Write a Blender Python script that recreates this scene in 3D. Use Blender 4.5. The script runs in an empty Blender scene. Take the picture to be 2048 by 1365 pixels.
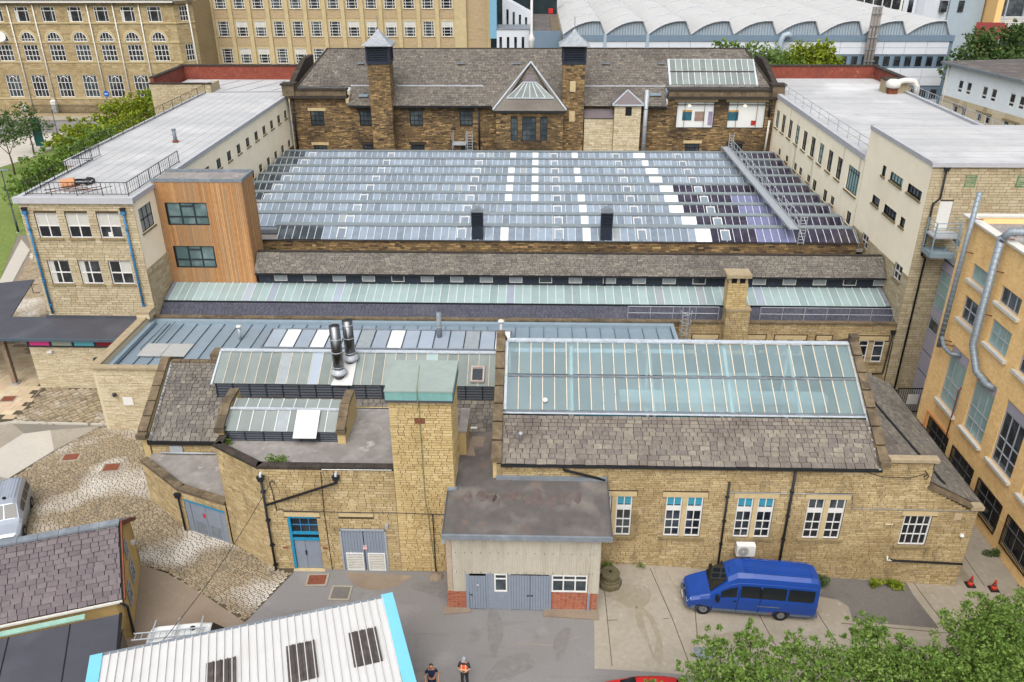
import bpy, math, random
from mathutils import Vector, Matrix
random.seed(7)
S = bpy.context.scene
COL = S.collection
# ---------------- camera ----------------
cam = bpy.data.cameras.new('camera'); cam.lens = 29.004; cam.sensor_width = 36; cam.clip_start = .5; cam.clip_end = 2000
camo = bpy.data.objects.new('camera', cam); COL.objects.link(camo)
th, yw, rl = math.radians(26.641), math.radians(1.767), math.radians(.203)
_h = Vector((-math.sin(yw), math.cos(yw), 0)); _r = Vector((math.cos(yw), math.sin(yw), 0))
_f = _h*math.cos(th) - Vector((0, 0, 1))*math.sin(th); _d = _f.cross(_r)
_r2 = _r*math.cos(rl) + _d*math.sin(rl); _d2 = -_r*math.sin(rl) + _d*math.cos(rl)
mw = Matrix.Identity(4)
for i in range(3):
    mw[i][0] = _r2[i]; mw[i][1] = -_d2[i]; mw[i][2] = -_f[i]
mw[2][3] = 32.0
camo.matrix_world = mw
S.camera = camo
# ---------------- world and sun (bright overcast) ----------------
W = bpy.data.worlds.new('World'); S.world = W; W.use_nodes = True
nt = W.node_tree; nt.nodes.clear()
sky = nt.nodes.new('ShaderNodeTexSky'); sky.sky_type = 'NISHITA'; sky.sun_disc = False
sky.sun_elevation = math.radians(55); sky.sun_rotation = math.radians(188); sky.dust_density = 6; sky.air_density = 1.3
hs = nt.nodes.new('ShaderNodeHueSaturation'); hs.inputs['Saturation'].default_value = .42
bg = nt.nodes.new('ShaderNodeBackground'); bg.inputs['Strength'].default_value = .15
wo = nt.nodes.new('ShaderNodeOutputWorld')
nt.links.new(sky.outputs[0], hs.inputs['Color']); nt.links.new(hs.outputs[0], bg.inputs[0]); nt.links.new(bg.outputs[0], wo.inputs[0])
sl = bpy.data.lights.new('sun', 'SUN'); sl.energy = 1.5; sl.angle = math.radians(80); sl.color = (1, .98, .95)
so = bpy.data.objects.new('sun', sl); COL.objects.link(so)
_az = math.radians(188); _el = math.radians(55)
_sd = Vector((math.sin(_az)*math.cos(_el), math.cos(_az)*math.cos(_el), math.sin(_el)))
so.rotation_euler = _sd.to_track_quat('Z', 'Y').to_euler(); so.location = (0, 0, 90)
S.view_settings.view_transform = 'Standard'; S.view_settings.look = 'None'
S.view_settings.exposure = .36; S.view_settings.gamma = 1
# ---------------- materials ----------------
def c8(*c):
    return tuple(((x/255+.055)/1.055)**2.4 if x > 10 else x/255/12.92 for x in c) + (1,)
BRIGHT = ('cream', 'orange_b', 'orange_m', 'pale_blue', 'panel', 'mauve', 'streaked')
def M(name, pal, rough=.85, pr=None, n1=(3, .12), stain=None, bump=None, metal=0, spec=.3, emit=0, mixamt=1, streak=None):
    """pal: one sRGB triple, or several that pieces are drawn from (pr='attr' per face, 'obj' per object)"""
    m = bpy.data.materials.new(name); m.use_nodes = True
    N = m.node_tree.nodes; L = m.node_tree.links; B = N['Principled BSDF']
    if not isinstance(pal[0], (tuple, list)): pal = [pal]
    if not name.startswith(BRIGHT): pal = [tuple(v*.93 for v in p) for p in pal]
    geo = N.new('ShaderNodeNewGeometry'); pos = geo.outputs['Position']
    if pr and len(pal) > 1:
        r = N.new('ShaderNodeValToRGB'); r.color_ramp.interpolation = 'LINEAR'
        e = r.color_ramp.elements
        while len(e) < len(pal): e.new(.5)
        for i, p in enumerate(pal):
            e[i].position = i/(len(pal)-1); e[i].color = c8(*p)
        if pr == 'obj':
            o = N.new('ShaderNodeObjectInfo'); L.new(o.outputs['Random'], r.inputs[0])
        else:
            o = N.new('ShaderNodeAttribute'); o.attribute_name = 'rnd'; L.new(o.outputs['Fac'], r.inputs[0])
        col = r.outputs[0]
    else:
        r = N.new('ShaderNodeRGB'); r.outputs[0].default_value = c8(*pal[0]); col = r.outputs[0]
    def mix(a, b, fac, mode='MIX'):
        x = N.new('ShaderNodeMix'); x.data_type = 'RGBA'; x.blend_type = mode
        if isinstance(fac, float): x.inputs[0].default_value = fac
        else: L.new(fac, x.inputs[0])
        L.new(a, x.inputs[6])
        if isinstance(b, tuple): x.inputs[7].default_value = b
        else: L.new(b, x.inputs[7])
        return x.outputs[2]
    def noise(sc, det=5, stretch=None):
        t = N.new('ShaderNodeTexNoise'); t.inputs['Scale'].default_value = sc; t.inputs['Detail'].default_value = det
        if stretch:
            mp = N.new('ShaderNodeMapping'); mp.inputs['Scale'].default_value = stretch; L.new(pos, mp.inputs[0]); L.new(mp.outputs[0], t.inputs[0])
        else: L.new(pos, t.inputs[0])
        return t.outputs[0]
    def rng(x, lo, hi, a=0., b=1.):
        q = N.new('ShaderNodeMapRange'); q.inputs[1].default_value = lo; q.inputs[2].default_value = hi; q.inputs[3].default_value = a; q.inputs[4].default_value = b
        L.new(x, q.inputs[0]); return q.outputs[0]
    if n1:
        f = rng(noise(n1[0]), .3, .7, 1-n1[1], 1+n1[1])
        cm = N.new('ShaderNodeVectorMath'); cm.operation = 'SCALE'; L.new(col, cm.inputs[0]); L.new(f, cm.inputs['Scale']); col = cm.outputs[0]
    if stain:
        for st in (stain if isinstance(stain, list) else [stain]):
            sc, sc_col, lo, hi, amt = st[:5]
            f = rng(noise(sc, 6, st[5] if len(st) > 5 else None), lo, hi, 0., amt)
            col = mix(col, c8(*sc_col), f)
    L.new(col, B.inputs['Base Color'])
    B.inputs['Roughness'].default_value = rough; B.inputs['Metallic'].default_value = metal; B.inputs['Specular IOR Level'].default_value = spec
    if bump:
        b = N.new('ShaderNodeBump'); b.inputs['Strength'].default_value = bump[1]; b.inputs['Distance'].default_value = .03
        L.new(noise(bump[0]), b.inputs['Height']); L.new(b.outputs[0], B.inputs['Normal'])
    if emit:
        B.inputs['Emission Color'].default_value = c8(*pal[0]); B.inputs['Emission Strength'].default_value = emit
    return m
def glass_sheet(name, tint, clear=.3, rough=.12, milk=(200, 225, 222), n=(1.2, .15)):
    """translucent wired roof glass: part clear, part milky, with a sky sheen"""
    m = bpy.data.materials.new(name); m.use_nodes = True
    N = m.node_tree.nodes; L = m.node_tree.links; N.clear()
    out = N.new('ShaderNodeOutputMaterial'); tr = N.new('ShaderNodeBsdfTransparent'); tr.inputs[0].default_value = c8(*tint)
    df = N.new('ShaderNodeBsdfDiffuse'); tl = N.new('ShaderNodeBsdfTranslucent'); gl = N.new('ShaderNodeBsdfGlossy'); gl.inputs['Roughness'].default_value = rough
    geo = N.new('ShaderNodeNewGeometry'); nz = N.new('ShaderNodeTexNoise'); nz.inputs['Scale'].default_value = n[0]; L.new(geo.outputs['Position'], nz.inputs[0])
    oi = N.new('ShaderNodeObjectInfo')
    ad = N.new('ShaderNodeMath'); ad.operation = 'ADD'; at = N.new('ShaderNodeAttribute'); at.attribute_name = 'rnd'; a2 = N.new('ShaderNodeMath'); a2.operation = 'ADD'; L.new(at.outputs['Fac'], a2.inputs[0]); L.new(oi.outputs['Random'], a2.inputs[1]); a3 = N.new('ShaderNodeMath'); a3.operation = 'FRACT'; L.new(a2.outputs[0], a3.inputs[0]); L.new(nz.outputs[0], ad.inputs[0]); L.new(a3.outputs[0], ad.inputs[1])
    mr = N.new('ShaderNodeMapRange'); mr.inputs[1].default_value = .3; mr.inputs[2].default_value = 1.7; mr.inputs[3].default_value = 1-n[1]; mr.inputs[4].default_value = 1+n[1]; L.new(ad.outputs[0], mr.inputs[0])
    vm = N.new('ShaderNodeVectorMath'); vm.operation = 'SCALE'; vm.inputs[0].default_value = c8(*milk)[:3]; L.new(mr.outputs[0], vm.inputs['Scale'])
    L.new(vm.outputs[0], df.inputs[0]); L.new(vm.outputs[0], tl.inputs[0])
    m1 = N.new('ShaderNodeMixShader'); m1.inputs[0].default_value = .25; L.new(df.outputs[0], m1.inputs[1]); L.new(tl.outputs[0], m1.inputs[2])
    m2 = N.new('ShaderNodeMixShader'); m2.inputs[0].default_value = clear; L.new(m1.outputs[0], m2.inputs[1]); L.new(tr.outputs[0], m2.inputs[2])
    fr = N.new('ShaderNodeFresnel'); fr.inputs[0].default_value = 1.5
    m3 = N.new('ShaderNodeMixShader'); L.new(fr.outputs[0], m3.inputs[0]); L.new(m2.outputs[0], m3.inputs[1]); L.new(gl.outputs[0], m3.inputs[2])
    L.new(m3.outputs[0], out.inputs[0])
    return m
# ---------------- mesh builder ----------------
class MB:
    def __init__(s): s.v = []; s.f = []; s.r = []; s.sm = False
    def q(s, pts, r=None):
        n = len(s.v); s.v += [tuple(p) for p in pts]; s.f.append(tuple(range(n, n+len(pts)))); s.r.append(random.random() if r is None else r); return s
    def box(s, x0, x1, y0, y1, z0, z1, r=None):
        n = len(s.v); r = random.random() if r is None else r
        s.v += [(x0, y0, z0), (x1, y0, z0), (x1, y1, z0), (x0, y1, z0), (x0, y0, z1), (x1, y0, z1), (x1, y1, z1), (x0, y1, z1)]
        s.f += [tuple(n+i for i in t) for t in ((0, 3, 2, 1), (4, 5, 6, 7), (0, 1, 5, 4), (1, 2, 6, 5), (2, 3, 7, 6), (3, 0, 4, 7))]; s.r += [r]*6; return s
    def ext(s, pts, vec, r=None):
        """polygon pulled along vec into a solid"""
        n = len(s.v); k = len(pts); r = random.random() if r is None else r; vec = Vector(vec)
        pts = [Vector(p) for p in pts]
        nrm = Vector((0, 0, 0))
        for i in range(k): nrm += pts[i].cross(pts[(i+1) % k])
        if nrm.dot(vec) > 0: pts.reverse()
        s.v += [tuple(p) for p in pts] + [tuple(p+vec) for p in pts]
        s.f.append(tuple(range(n, n+k))); s.f.append(tuple(range(n+2*k-1, n+k-1, -1)))
        for i in range(k):
            j = (i+1) % k; s.f.append((n+j, n+i, n+k+i, n+k+j))
        s.r += [r]*(k+2); return s
    def bar(s, p0, p1, w, h, up=(0, 0, 1), r=None):
        """square bar from p0 to p1"""
        p0 = Vector(p0); p1 = Vector(p1); d = (p1-p0).normalized(); u = Vector(up)
        if abs(d.dot(u)) > .98: u = Vector((0, 1, 0))
        a = d.cross(u).normalized()*w/2; b = a.cross(d).normalized()*h/2
        return s.ext([p0-a-b, p0+a-b, p0+a+b, p0-a+b], p1-p0, r)
    def tube(s, pts, rad, n=8, cap=True):
        pts = [Vector(p) for p in pts]; rings = []; k = len(pts); rr = random.random()
        rad = rad if isinstance(rad, (list, tuple)) else [rad]*k
        ref = None
        for i, p in enumerate(pts):
            d = (pts[min(i+1, k-1)]-pts[max(i-1, 0)]).normalized()
            if ref is None:
                ref = Vector((0, 0, 1)) if abs(d.z) < .9 else Vector((1, 0, 0))
            a = d.cross(ref)
            if a.length < 1e-4: a = d.cross(Vector((0, 1, 0)))
            a.normalize(); b = a.cross(d).normalized(); ref = b
            n0 = len(s.v)
            for j in range(n):
                t = 2*math.pi*j/n; s.v.append(tuple(p+a*math.cos(t)*rad[i]+b*math.sin(t)*rad[i]))
            rings.append(n0)
        for i in range(k-1):
            for j in range(n):
                s.f.append((rings[i]+j, rings[i]+(j+1) % n, rings[i+1]+(j+1) % n, rings[i+1]+j)); s.r.append(rr)
        if cap:
            s.f.append(tuple(rings[0]+j for j in range(n-1, -1, -1))); s.f.append(tuple(rings[-1]+j for j in range(n))); s.r += [rr, rr]
        return s
    def lathe(s, o, prof, n=16):
        return s.tube([(o[0], o[1], o[2]+z+i*1e-5) for i, (r, z) in enumerate(prof)], [max(r, .001) for r, z in prof], n)
    def mesh(s, name, mat=None, smooth=False):
        me = bpy.data.meshes.new(name); me.from_pydata(s.v, [], s.f)
        a = me.attributes.new('rnd', 'FLOAT', 'FACE'); a.data.foreach_set('value', s.r)
        if smooth: me.polygons.foreach_set('use_smooth', [True]*len(s.f))
        if mat: me.materials.append(mat)
        me.update(); return me
class F:
    """wall frame: a runs along the wall, b outwards, c up (local x, -y, z)"""
    def __init__(s, x, y, z, ang=0): s.x, s.y, s.z, s.ang = x, y, z, math.radians(ang); s.deg = ang
    def p(s, a, b, c):
        return (s.x+a*math.cos(s.ang)+b*math.sin(s.ang), s.y+a*math.sin(s.ang)-b*math.cos(s.ang), s.z+c)
    def at(s, a, b=0, c=0):
        x, y, z = s.p(a, b, c); return F(x, y, z, s.deg)
WL = {}   # world location of things
def thing(name, label, cat, loc, group=None):
    o = bpy.data.objects.new(name, None); COL.objects.link(o); o.location = loc; o.empty_display_size = .5
    o['label'] = label; o['category'] = cat
    if group: o['group'] = group
    WL[o.name] = Vector(loc); return o
def put(name, mb, mat, parent=None, fr=None, smooth=False, stuff=False, label=None, cat=None, group=None, kind=None, mtx=None):
    me = mb if isinstance(mb, bpy.types.Mesh) else mb.mesh(name, mat, smooth)
    if isinstance(mb, bpy.types.Mesh) and mat and not me.materials: me.materials.append(mat)
    o = bpy.data.objects.new(name, me); COL.objects.link(o)
    off = Vector((0, 0, 0))
    if parent is not None:
        o.parent = parent; off = WL.get(parent.name, Vector((0, 0, 0)))
    if fr is None: o.location = -off
    elif fr == 0: o.location = (0, 0, 0)
    else:
        o.location = Vector((fr.x, fr.y, fr.z))-off; o.rotation_euler = (0, 0, fr.ang)
    if mtx is not None: o.matrix_local = Matrix.Translation(-off) @ mtx
    if stuff: o['kind'] = 'stuff'
    if kind: o['kind'] = kind
    if label: o['label'] = label
    if cat: o['category'] = cat
    if group: o['group'] = group
    return o
def single(name, mb, mat, label, cat, group=None, smooth=False):
    return put(name, mb, mat, None, None, smooth, label=label, cat=cat, group=group)
# ---- walls with openings, coursed stone, slates, windows ----
def wallm(w, h, holes, th=.25, a0=0, c0=0, mb=None, back=None):
    mb = mb or MB()
    xs = sorted(set([a0, w]+[v for q in holes for v in q[:2] if a0 < v < w])); zs = sorted(set([c0, h]+[v for q in holes for v in q[2:4] if c0 < v < h]))
    for i in range(len(xs)-1):
        for j in range(len(zs)-1):
            mx, mz = (xs[i]+xs[i+1])/2, (zs[j]+zs[j+1])/2
            if any(q[0] < mx < q[1] and q[2] < mz < q[3] for q in holes): continue
            mb.q([(xs[i], 0, zs[j]), (xs[i+1], 0, zs[j]), (xs[i+1], 0, zs[j+1]), (xs[i], 0, zs[j+1])])
    for q in holes:
        a, b, c, d = q[:4]
        mb.q([(a, 0, c), (a, th, c), (b, th, c), (b, 0, c)]); mb.q([(a, 0, d), (b, 0, d), (b, th, d), (a, th, d)])
        mb.q([(a, 0, c), (a, 0, d), (a, th, d), (a, th, c)]); mb.q([(b, 0, c), (b, th, c), (b, th, d), (b, 0, d)])
        mb.q([(a, th, c), (b, th, c), (b, th, d), (a, th, d)])
    return mb
def stones(a0, a1, c0, c1, holes=(), ch=.15, lw=(.28, .75), g=.02, pr=(.004, .028), segf=None, mb=None, b0=0):
    mb = mb or MB(); c = c0
    while c < c1-.03:
        h = min(ch*random.uniform(.8, 1.25), c1-c)
        if c1-c-h < ch*.5: h = c1-c
        segs = [(a0, a1)] if segf is None else segf(c, c+h)
        for q in holes:
            if q[2] < c+h-.01 and q[3] > c+.01:
                ns = []
                for s0, s1 in segs:
                    if q[1] <= s0 or q[0] >= s1: ns.append((s0, s1)); continue
                    if q[0] > s0: ns.append((s0, q[0]))
                    if q[1] < s1: ns.append((q[1], s1))
                segs = ns
        for s0, s1 in segs:
            a = s0
            while a < s1-.02:
                l = random.uniform(*lw)
                if s1-a-l < lw[0]*.6: l = s1-a
                l = min(l, s1-a); d = random.uniform(*pr)+b0; x0, x1, z0, z1 = a+g/2, a+l-g/2, c+g/2, c+h-g/2
                if x1 > x0 and z1 > z0:
                    n = len(mb.v); r = random.random(); e = .006
                    mb.v += [(x0, .0, z0), (x1, .0, z0), (x1, .0, z1), (x0, .0, z1), (x0+e, -d, z0+e), (x1-e, -d, z0+e), (x1-e, -d, z1-e), (x0+e, -d, z1-e)]
                    mb.f += [tuple(n+i for i in t) for t in ((4, 5, 6, 7), (0, 1, 5, 4), (1, 2, 6, 5), (2, 3, 7, 6), (3, 0, 4, 7))]; mb.r += [r]*5
                a += l
        c += h
    return mb
_unit = None
def slates(P0, u, v, length, rows, sw, segf, mat_o, mat_a, parent, nobj=300, name='slate', th=.03, dim=1.0, lift=.045):
    """courses of slates laid up the slope v from P0; the first nobj (nearest the eave) are pieces of their own"""
    global _unit
    P0 = Vector(P0); u = Vector(u).normalized(); v = Vector(v).normalized(); n = u.cross(v).normalized()
    if _unit is None:
        b = MB(); b.box(0, 1, 0, 1, 0, 1); _unit = b
    um = _unit.mesh('slate', mat_o)
    hs_ = [dim**i for i in range(rows)]; k = length/sum(hs_); hs_ = [x*k for x in hs_]
    mb = MB(); cnt = 0; t = 0
    for i in range(rows):
        h = hs_[i]; L = min(h*1.12, length-t); s_w = sw*(hs_[i]/hs_[0])**.7
        for s0, s1 in segf(t, t+h):
            a = s0 - (random.random()*.5+.2)*s_w
            while a < s1-.03:
                w = s_w*random.uniform(.72, 1.3); x0, x1 = max(a, s0), min(a+w, s1); a += w
                if x1-x0 < .05: continue
                j = random.uniform(-.012, .012)
                o = P0+u*(x0+.016)+v*(t+j)+n*(lift*.2); yv = (v*L - n*lift*.9)+Vector((0, 0, 0)); ww = x1-x0-.032
                bo = o+n*lift
                if cnt < nobj:
                    mt = Matrix.Identity(4)
                    for q in range(3):
                        mt[q][0] = u[q]*ww; mt[q][1] = yv[q]; mt[q][2] = n[q]*th*random.uniform(.8, 1.5); mt[q][3] = bo[q]
                    put(name, um, None, parent, mtx=mt); cnt += 1
                else:
                    p = [bo, bo+u*ww, bo+u*ww+yv, bo+yv]; tt = n*th*random.uniform(.8, 1.5)
                    m_ = len(mb.v); mb.v += [tuple(x) for x in p]+[tuple(x+tt) for x in p]; r = random.random()
                    mb.f += [tuple(m_+i2 for i2 in tq) for tq in ((4, 5, 6, 7), (0, 1, 5, 4), (1, 2, 6, 5), (3, 0, 4, 7))]; mb.r += [r]*4
        t += h
    if mb.f: put('slate_courses', mb, mat_a, parent, None, stuff=True)
_wc = {}
def window(parent, fr, a, c, w, h, cols, rows, bar=.045, edge=.06, fm='white', pm='dark', d=.12, key=None, blind=None, sill=None, name='window', sm='sill', deep=.05):
    """a framed window set back d into the wall; cols / rows are fractions where the glazing bars run"""
    k = (round(w, 2), round(h, 2), tuple(cols), tuple(rows), bar, edge, fm, pm, d, deep, str(blind))
    if k not in _wc:
        f = MB(); y0, y1 = d-deep, d
        f.box(0, edge, y0, y1, 0, h); f.box(w-edge, w, y0, y1, 0, h); f.box(edge, w-edge, y0, y1, 0, edge); f.box(edge, w-edge, y0, y1, h-edge, h)
        for q in cols: f.box(q*w-bar/2, q*w+bar/2, y0+.006, y1, edge, h-edge)
        for q in rows:
            bw = bar if not isinstance(q, tuple) else q[1]; q = q if not isinstance(q, tuple) else q[0]
            f.box(edge, w-edge, y0+.003, y1-.001, q*h-bw/2, q*h+bw/2)
        p = MB(); p.q([(edge*.5, d-.004, edge*.5), (w-edge*.5, d-.004, edge*.5), (w-edge*.5, d-.004, h-edge*.5), (edge*.5, d-.004, h-edge*.5)])
        bl = None
        if blind:
            bl = MB()
            for (x0, x1, z0, z1) in blind: bl.box(x0*w, x1*w, d-.016, d-.008, z0*h, z1*h)
        _wc[k] = (f.mesh(name, MT[fm]), p.mesh('pane', MT[pm]), bl.mesh('blind', MT['blind']) if bl else None)
    fmn, pmn, bmn = _wc[k]
    o = put(name, fmn, None, parent, fr.at(a, 0, c))
    put('pane', pmn, None, o, 0)
    if bmn: put('blind', bmn, None, o, 0)
    if sill:
        s = MB(); s.box(-.1, w+.1, -sill, .1, -.14, -.005); put('sill', s, MT[sm], o, 0)
    return o
MT = {}
# ---------------- material library ----------------
def ds(P, k=.68, g=1.0): return [tuple(min(255, (v*k+(.3*p[0]+.59*p[1]+.11*p[2])*(1-k))*g) for v in p) for p in P]
TAN = [(146, 112, 62), (188, 156, 92), (205, 175, 112), (176, 142, 82), (214, 190, 134), (190, 150, 84), (168, 142, 98)]
TAN = ds([(168, 142, 96), (188, 162, 112), (200, 176, 126), (180, 154, 104), (206, 184, 138), (190, 162, 108), (176, 156, 116)], .84, .97)
MT['stone'] = M('tan_stone', TAN, .9, 'attr', (6, .1), [(.3, (122, 102, 68), .46, .7, .6), (1.5, (92, 80, 60), .54, .76, .6, (1, 1, .3)), (.9, (214, 194, 150), .6, .76, .4)], (30, .35))
MT['stone2'] = M('tan_stone_yellow', ds([(186, 156, 98), (208, 180, 118), (198, 168, 106), (214, 188, 130), (202, 174, 112)], .82, .98), .9, 'attr', (6, .1), [(.5, (128, 104, 64), .56, .8, .5, (1, 1, .4))], (30, .35))
MT['mortar'] = M('mortar', (84, 71, 53), .95, None, (8, .2))
BLK = ds([(60, 52, 45), (150, 122, 82), (96, 80, 60), (172, 142, 94), (72, 62, 52), (140, 114, 78), (110, 90, 64), (184, 154, 106)], .95)
MT['black_stone'] = M('soot_stone', BLK, .92, 'attr', (4, .15), [(.2, (50, 43, 37), .46, .64, .72), (.8, (150, 118, 70), .62, .78, .4)], (25, .4))
MT['dark_mortar'] = M('sooty_mortar', (52, 44, 36), .95, None, (8, .2))
MT['pale_stone'] = M('pale_stone', ds([(206, 188, 146), (216, 200, 164), (192, 172, 128), (220, 206, 172), (182, 160, 118)], .78), .9, 'attr', (6, .08), (.6, (150, 134, 100), .6, .8, .35), (30, .3))
MT['buff_stone'] = M('buff_stone', ds([(190, 172, 130), (202, 184, 144), (180, 160, 118), (206, 190, 152)], .74, .98), .9, 'attr', (5, .08), [(.4, (136, 118, 84), .55, .8, .5, (1, 1, .4))], (30, .3))
MT['mill_stone'] = M('mill_stone', [(164, 146, 112), (176, 158, 122), (152, 134, 100), (182, 166, 130)], .9, 'attr', (2, .1), [(.12, (112, 92, 60), .5, .75, .5), (.5, (92, 78, 56), .62, .8, .4)], (8, .3))
MT['mill_block'] = M('mill_ashlar', (190, 174, 136), .9, None, (1.5, .08), [(.1, (160, 138, 96), .5, .75, .4)], (8, .2))
MT['mill_infill'] = M('mill_infill', (176, 156, 124), .9, None, (6, .16), [(1.2, (130, 108, 82), .55, .75, .5, (.4, 1, 3))], (10, .4))
MT['dressed'] = M('dressed_stone', (196, 176, 136), .85, None, (3, .08), (.8, (150, 126, 84), .6, .8, .4), (20, .2))
MT['coping'] = M('weathered_coping', (112, 98, 78), .95, None, (4, .22), [(.9, (62, 56, 48), .48, .66, .7), (2.4, (150, 136, 108), .6, .75, .5)], (14, .5))
MT['coping_pale'] = M('pale_coping', (164, 149, 122), .92, None, (4, .14), [(1.2, (122, 106, 78), .55, .75, .5)], (14, .35))
MT['coping_dark'] = M('black_coping', (58, 52, 47), .95, None, (4, .2), (1.2, (88, 80, 68), .56, .72, .5), (14, .4))
MT['sill'] = M('stone_sill', (140, 124, 90), .9, None, (5, .15), (1.5, (84, 76, 60), .5, .7, .6), (14, .3))
MT['cream'] = M('cream_render', (246, 236, 212), .9, None, (1, .03), (.25, (222, 208, 176), .55, .75, .5), (40, .06))
MT['cream_streak'] = M('cream_render_streaked', (246, 236, 212), .9, None, (1, .03), [(1.1, (120, 110, 92), .6, .76, .75, (1, 1, .12)), (.4, (218, 204, 174), .55, .75, .5)], (40, .06))
MT['white_roof'] = M('white_roof_membrane', (186, 187, 188), .8, None, (.6, .05), [(.3, (158, 160, 162), .44, .68, .8, (.35, 1, 1)), (1.4, (138, 136, 132), .58, .76, .55), (.12, (204, 205, 206), .55, .7, .6)], (3, .08))
MT['upstand'] = M('white_upstand', (180, 182, 187), .8, None, (2, .06), (1.3, (176, 178, 186), .55, .75, .5))
SL = [(84, 78, 72), (128, 116, 98), (104, 95, 86), (146, 132, 108), (116, 104, 92), (92, 84, 80), (158, 144, 118)]
SLF = [(92, 80, 74), (150, 130, 100), (122, 106, 92), (170, 148, 112), (134, 116, 98), (104, 92, 88), (178, 158, 122)]
SL = ds([(112, 106, 98), (132, 124, 112), (120, 113, 104), (144, 136, 120), (126, 118, 108), (108, 102, 98), (152, 142, 124)], .7, .92); SLF = ds([(128, 116, 106), (150, 136, 116), (136, 122, 110), (160, 146, 122), (142, 128, 114), (130, 116, 108), (166, 152, 128)], .6, .88)
_sst = [(.55, (76, 66, 62), .5, .7, .5, (1, .4, 1)), (3, (170, 160, 132), .66, .8, .35)]
MT['slate_o'] = M('stone_slate', SLF, .88, 'obj', (6, .2), _sst, (22, .4)); MT['slate_a'] = M('stone_slate_far', SLF, .88, 'attr', (6, .14), _sst, (22, .4))
_lst = [(.45, (70, 64, 60), .5, .7, .5), (2, (150, 146, 110), .66, .8, .4)]
MT['slateL_o'] = M('grey_stone_slate', SL, .88, 'obj', (6, .14), _lst, (22, .4)); MT['slateL_a'] = M('grey_stone_slate_far', SL, .88, 'attr', (6, .14), _lst, (22, .4))
MT['slateB'] = M('mill_slate', [(92, 88, 84), (120, 114, 106), (106, 100, 94), (132, 126, 116)], .88, 'attr', (3, .12), [(.16, (66, 60, 58), .5, .7, .55), (.5, (140, 134, 112), .62, .8, .4)], (12, .3))
MT['slateP_o'] = M('purple_slate', [(96, 88, 92), (112, 103, 106), (104, 95, 99), (118, 110, 112)], .8, 'obj', (5, .1), (.5, (96, 86, 88), .5, .7, .4), (20, .3))
MT['slateP_a'] = M('purple_slate_far', [(96, 88, 92), (112, 103, 106), (104, 95, 99), (118, 110, 112)], .8, 'attr', (5, .1), (.5, (96, 86, 88), .5, .7, .4), (20, .3))
MT['slateD'] = M('blue_black_slate', [(62, 64, 76), (76, 78, 92), (70, 72, 84)], .6, 'attr', (3, .08), (.4, (94, 92, 100), .55, .75, .4), (16, .2))
MT['underroof'] = M('roof_batten', (56, 52, 48), .95, None, (4, .1))
MT['dark'] = M('window_glass', (28, 32, 38), .07, None, None, [(.5, (84, 92, 98), .5, .66, .55), (2.5, (58, 60, 62), .52, .7, .5)], None, 0, .6)  # paler noise patches paint reflections into the pane colour
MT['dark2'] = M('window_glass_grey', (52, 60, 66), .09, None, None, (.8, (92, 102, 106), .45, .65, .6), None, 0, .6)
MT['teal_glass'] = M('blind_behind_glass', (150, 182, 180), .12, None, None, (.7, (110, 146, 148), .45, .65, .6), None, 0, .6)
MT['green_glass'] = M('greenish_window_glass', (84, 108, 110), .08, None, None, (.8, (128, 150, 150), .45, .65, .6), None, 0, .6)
MT['blue_glass'] = M('blue_blind_pane', (64, 148, 172), .15, None, (3, .1), None, None, 0, .6)
MT['blind'] = M('roller_blind', (196, 196, 190), .4, None, (4, .05))
MT['white'] = M('white_paint', (222, 222, 220), .5, None, (4, .03), None, None, 0, .4)
MT['offwhite'] = M('aged_white_paint', (214, 212, 204), .6, None, (4, .06))
MT['blackpaint'] = M('black_paint', (26, 26, 28), .45, None, (6, .15))
MT['dkframe'] = M('dark_grey_frame', (44, 54, 62), .4, None, (5, .06))
MT['mullion'] = M('pale_metal_frame', (176, 182, 190), .4, None, (5, .04))
MT['greyblue'] = M('grey_blue_paint', (134, 144, 158), .5, None, (3, .05), (1.5, (110, 118, 130), .6, .8, .4))
MT['blue'] = M('bright_blue_paint', (42, 138, 178), .45, None, (4, .06))
MT['bluepipe'] = M('blue_pipe_paint', (58, 122, 168), .45, None, (4, .1), (1.5, (84, 106, 124), .6, .75, .6))
MT['lead'] = M('lead_sheet', (122, 130, 138), .5, None, (3, .12), (.9, (152, 160, 166), .55, .75, .6))
MT['lead_pale'] = M('pale_lead', (186, 194, 202), .5, None, (5, .14), (2.2, (140, 148, 158), .55, .75, .7))
MT['zinc'] = M('grey_zinc', [(122, 138, 150), (134, 150, 162), (128, 144, 156)], .42, 'obj', (2, .05), (.5, (110, 124, 136), .55, .75, .4), None, .0, .5)
MT['zinc_edge'] = M('zinc_edge', (138, 156, 168), .42, None, (2, .05))
MT['seam'] = M('zinc_seam', (74, 88, 100), .45, None, (2, .05))
MT['navy'] = M('navy_louvre', (42, 50, 62), .45, None, (4, .12), (1.5, (70, 78, 88), .6, .75, .4))
MT['sawcap'] = M('ridge_lead', (134, 146, 148), .5, None, (1.5, .08), (.5, (112, 124, 130), .5, .75, .6))
MT['bar'] = M('white_glazing_bar', (212, 217, 218), .5, None, (4, .05))
MT['bar_old'] = M('rusty_glazing_bar', (206, 196, 178), .6, None, (6, .1), (4, (150, 122, 92), .58, .72, .6))
MT['steel'] = M('polished_steel', (120, 122, 125), .3, None, (2, .05), None, None, 1.0)
MT['galv'] = M('galvanised_steel', (176, 182, 188), .5, None, (5, .08), (3, (150, 156, 162), .5, .7, .5), None, .25)
MT['duct'] = M('duct_steel', (140, 151, 160), .45, None, (3, .06), (1.5, (116, 130, 140), .5, .75, .5), None, .3)
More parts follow.
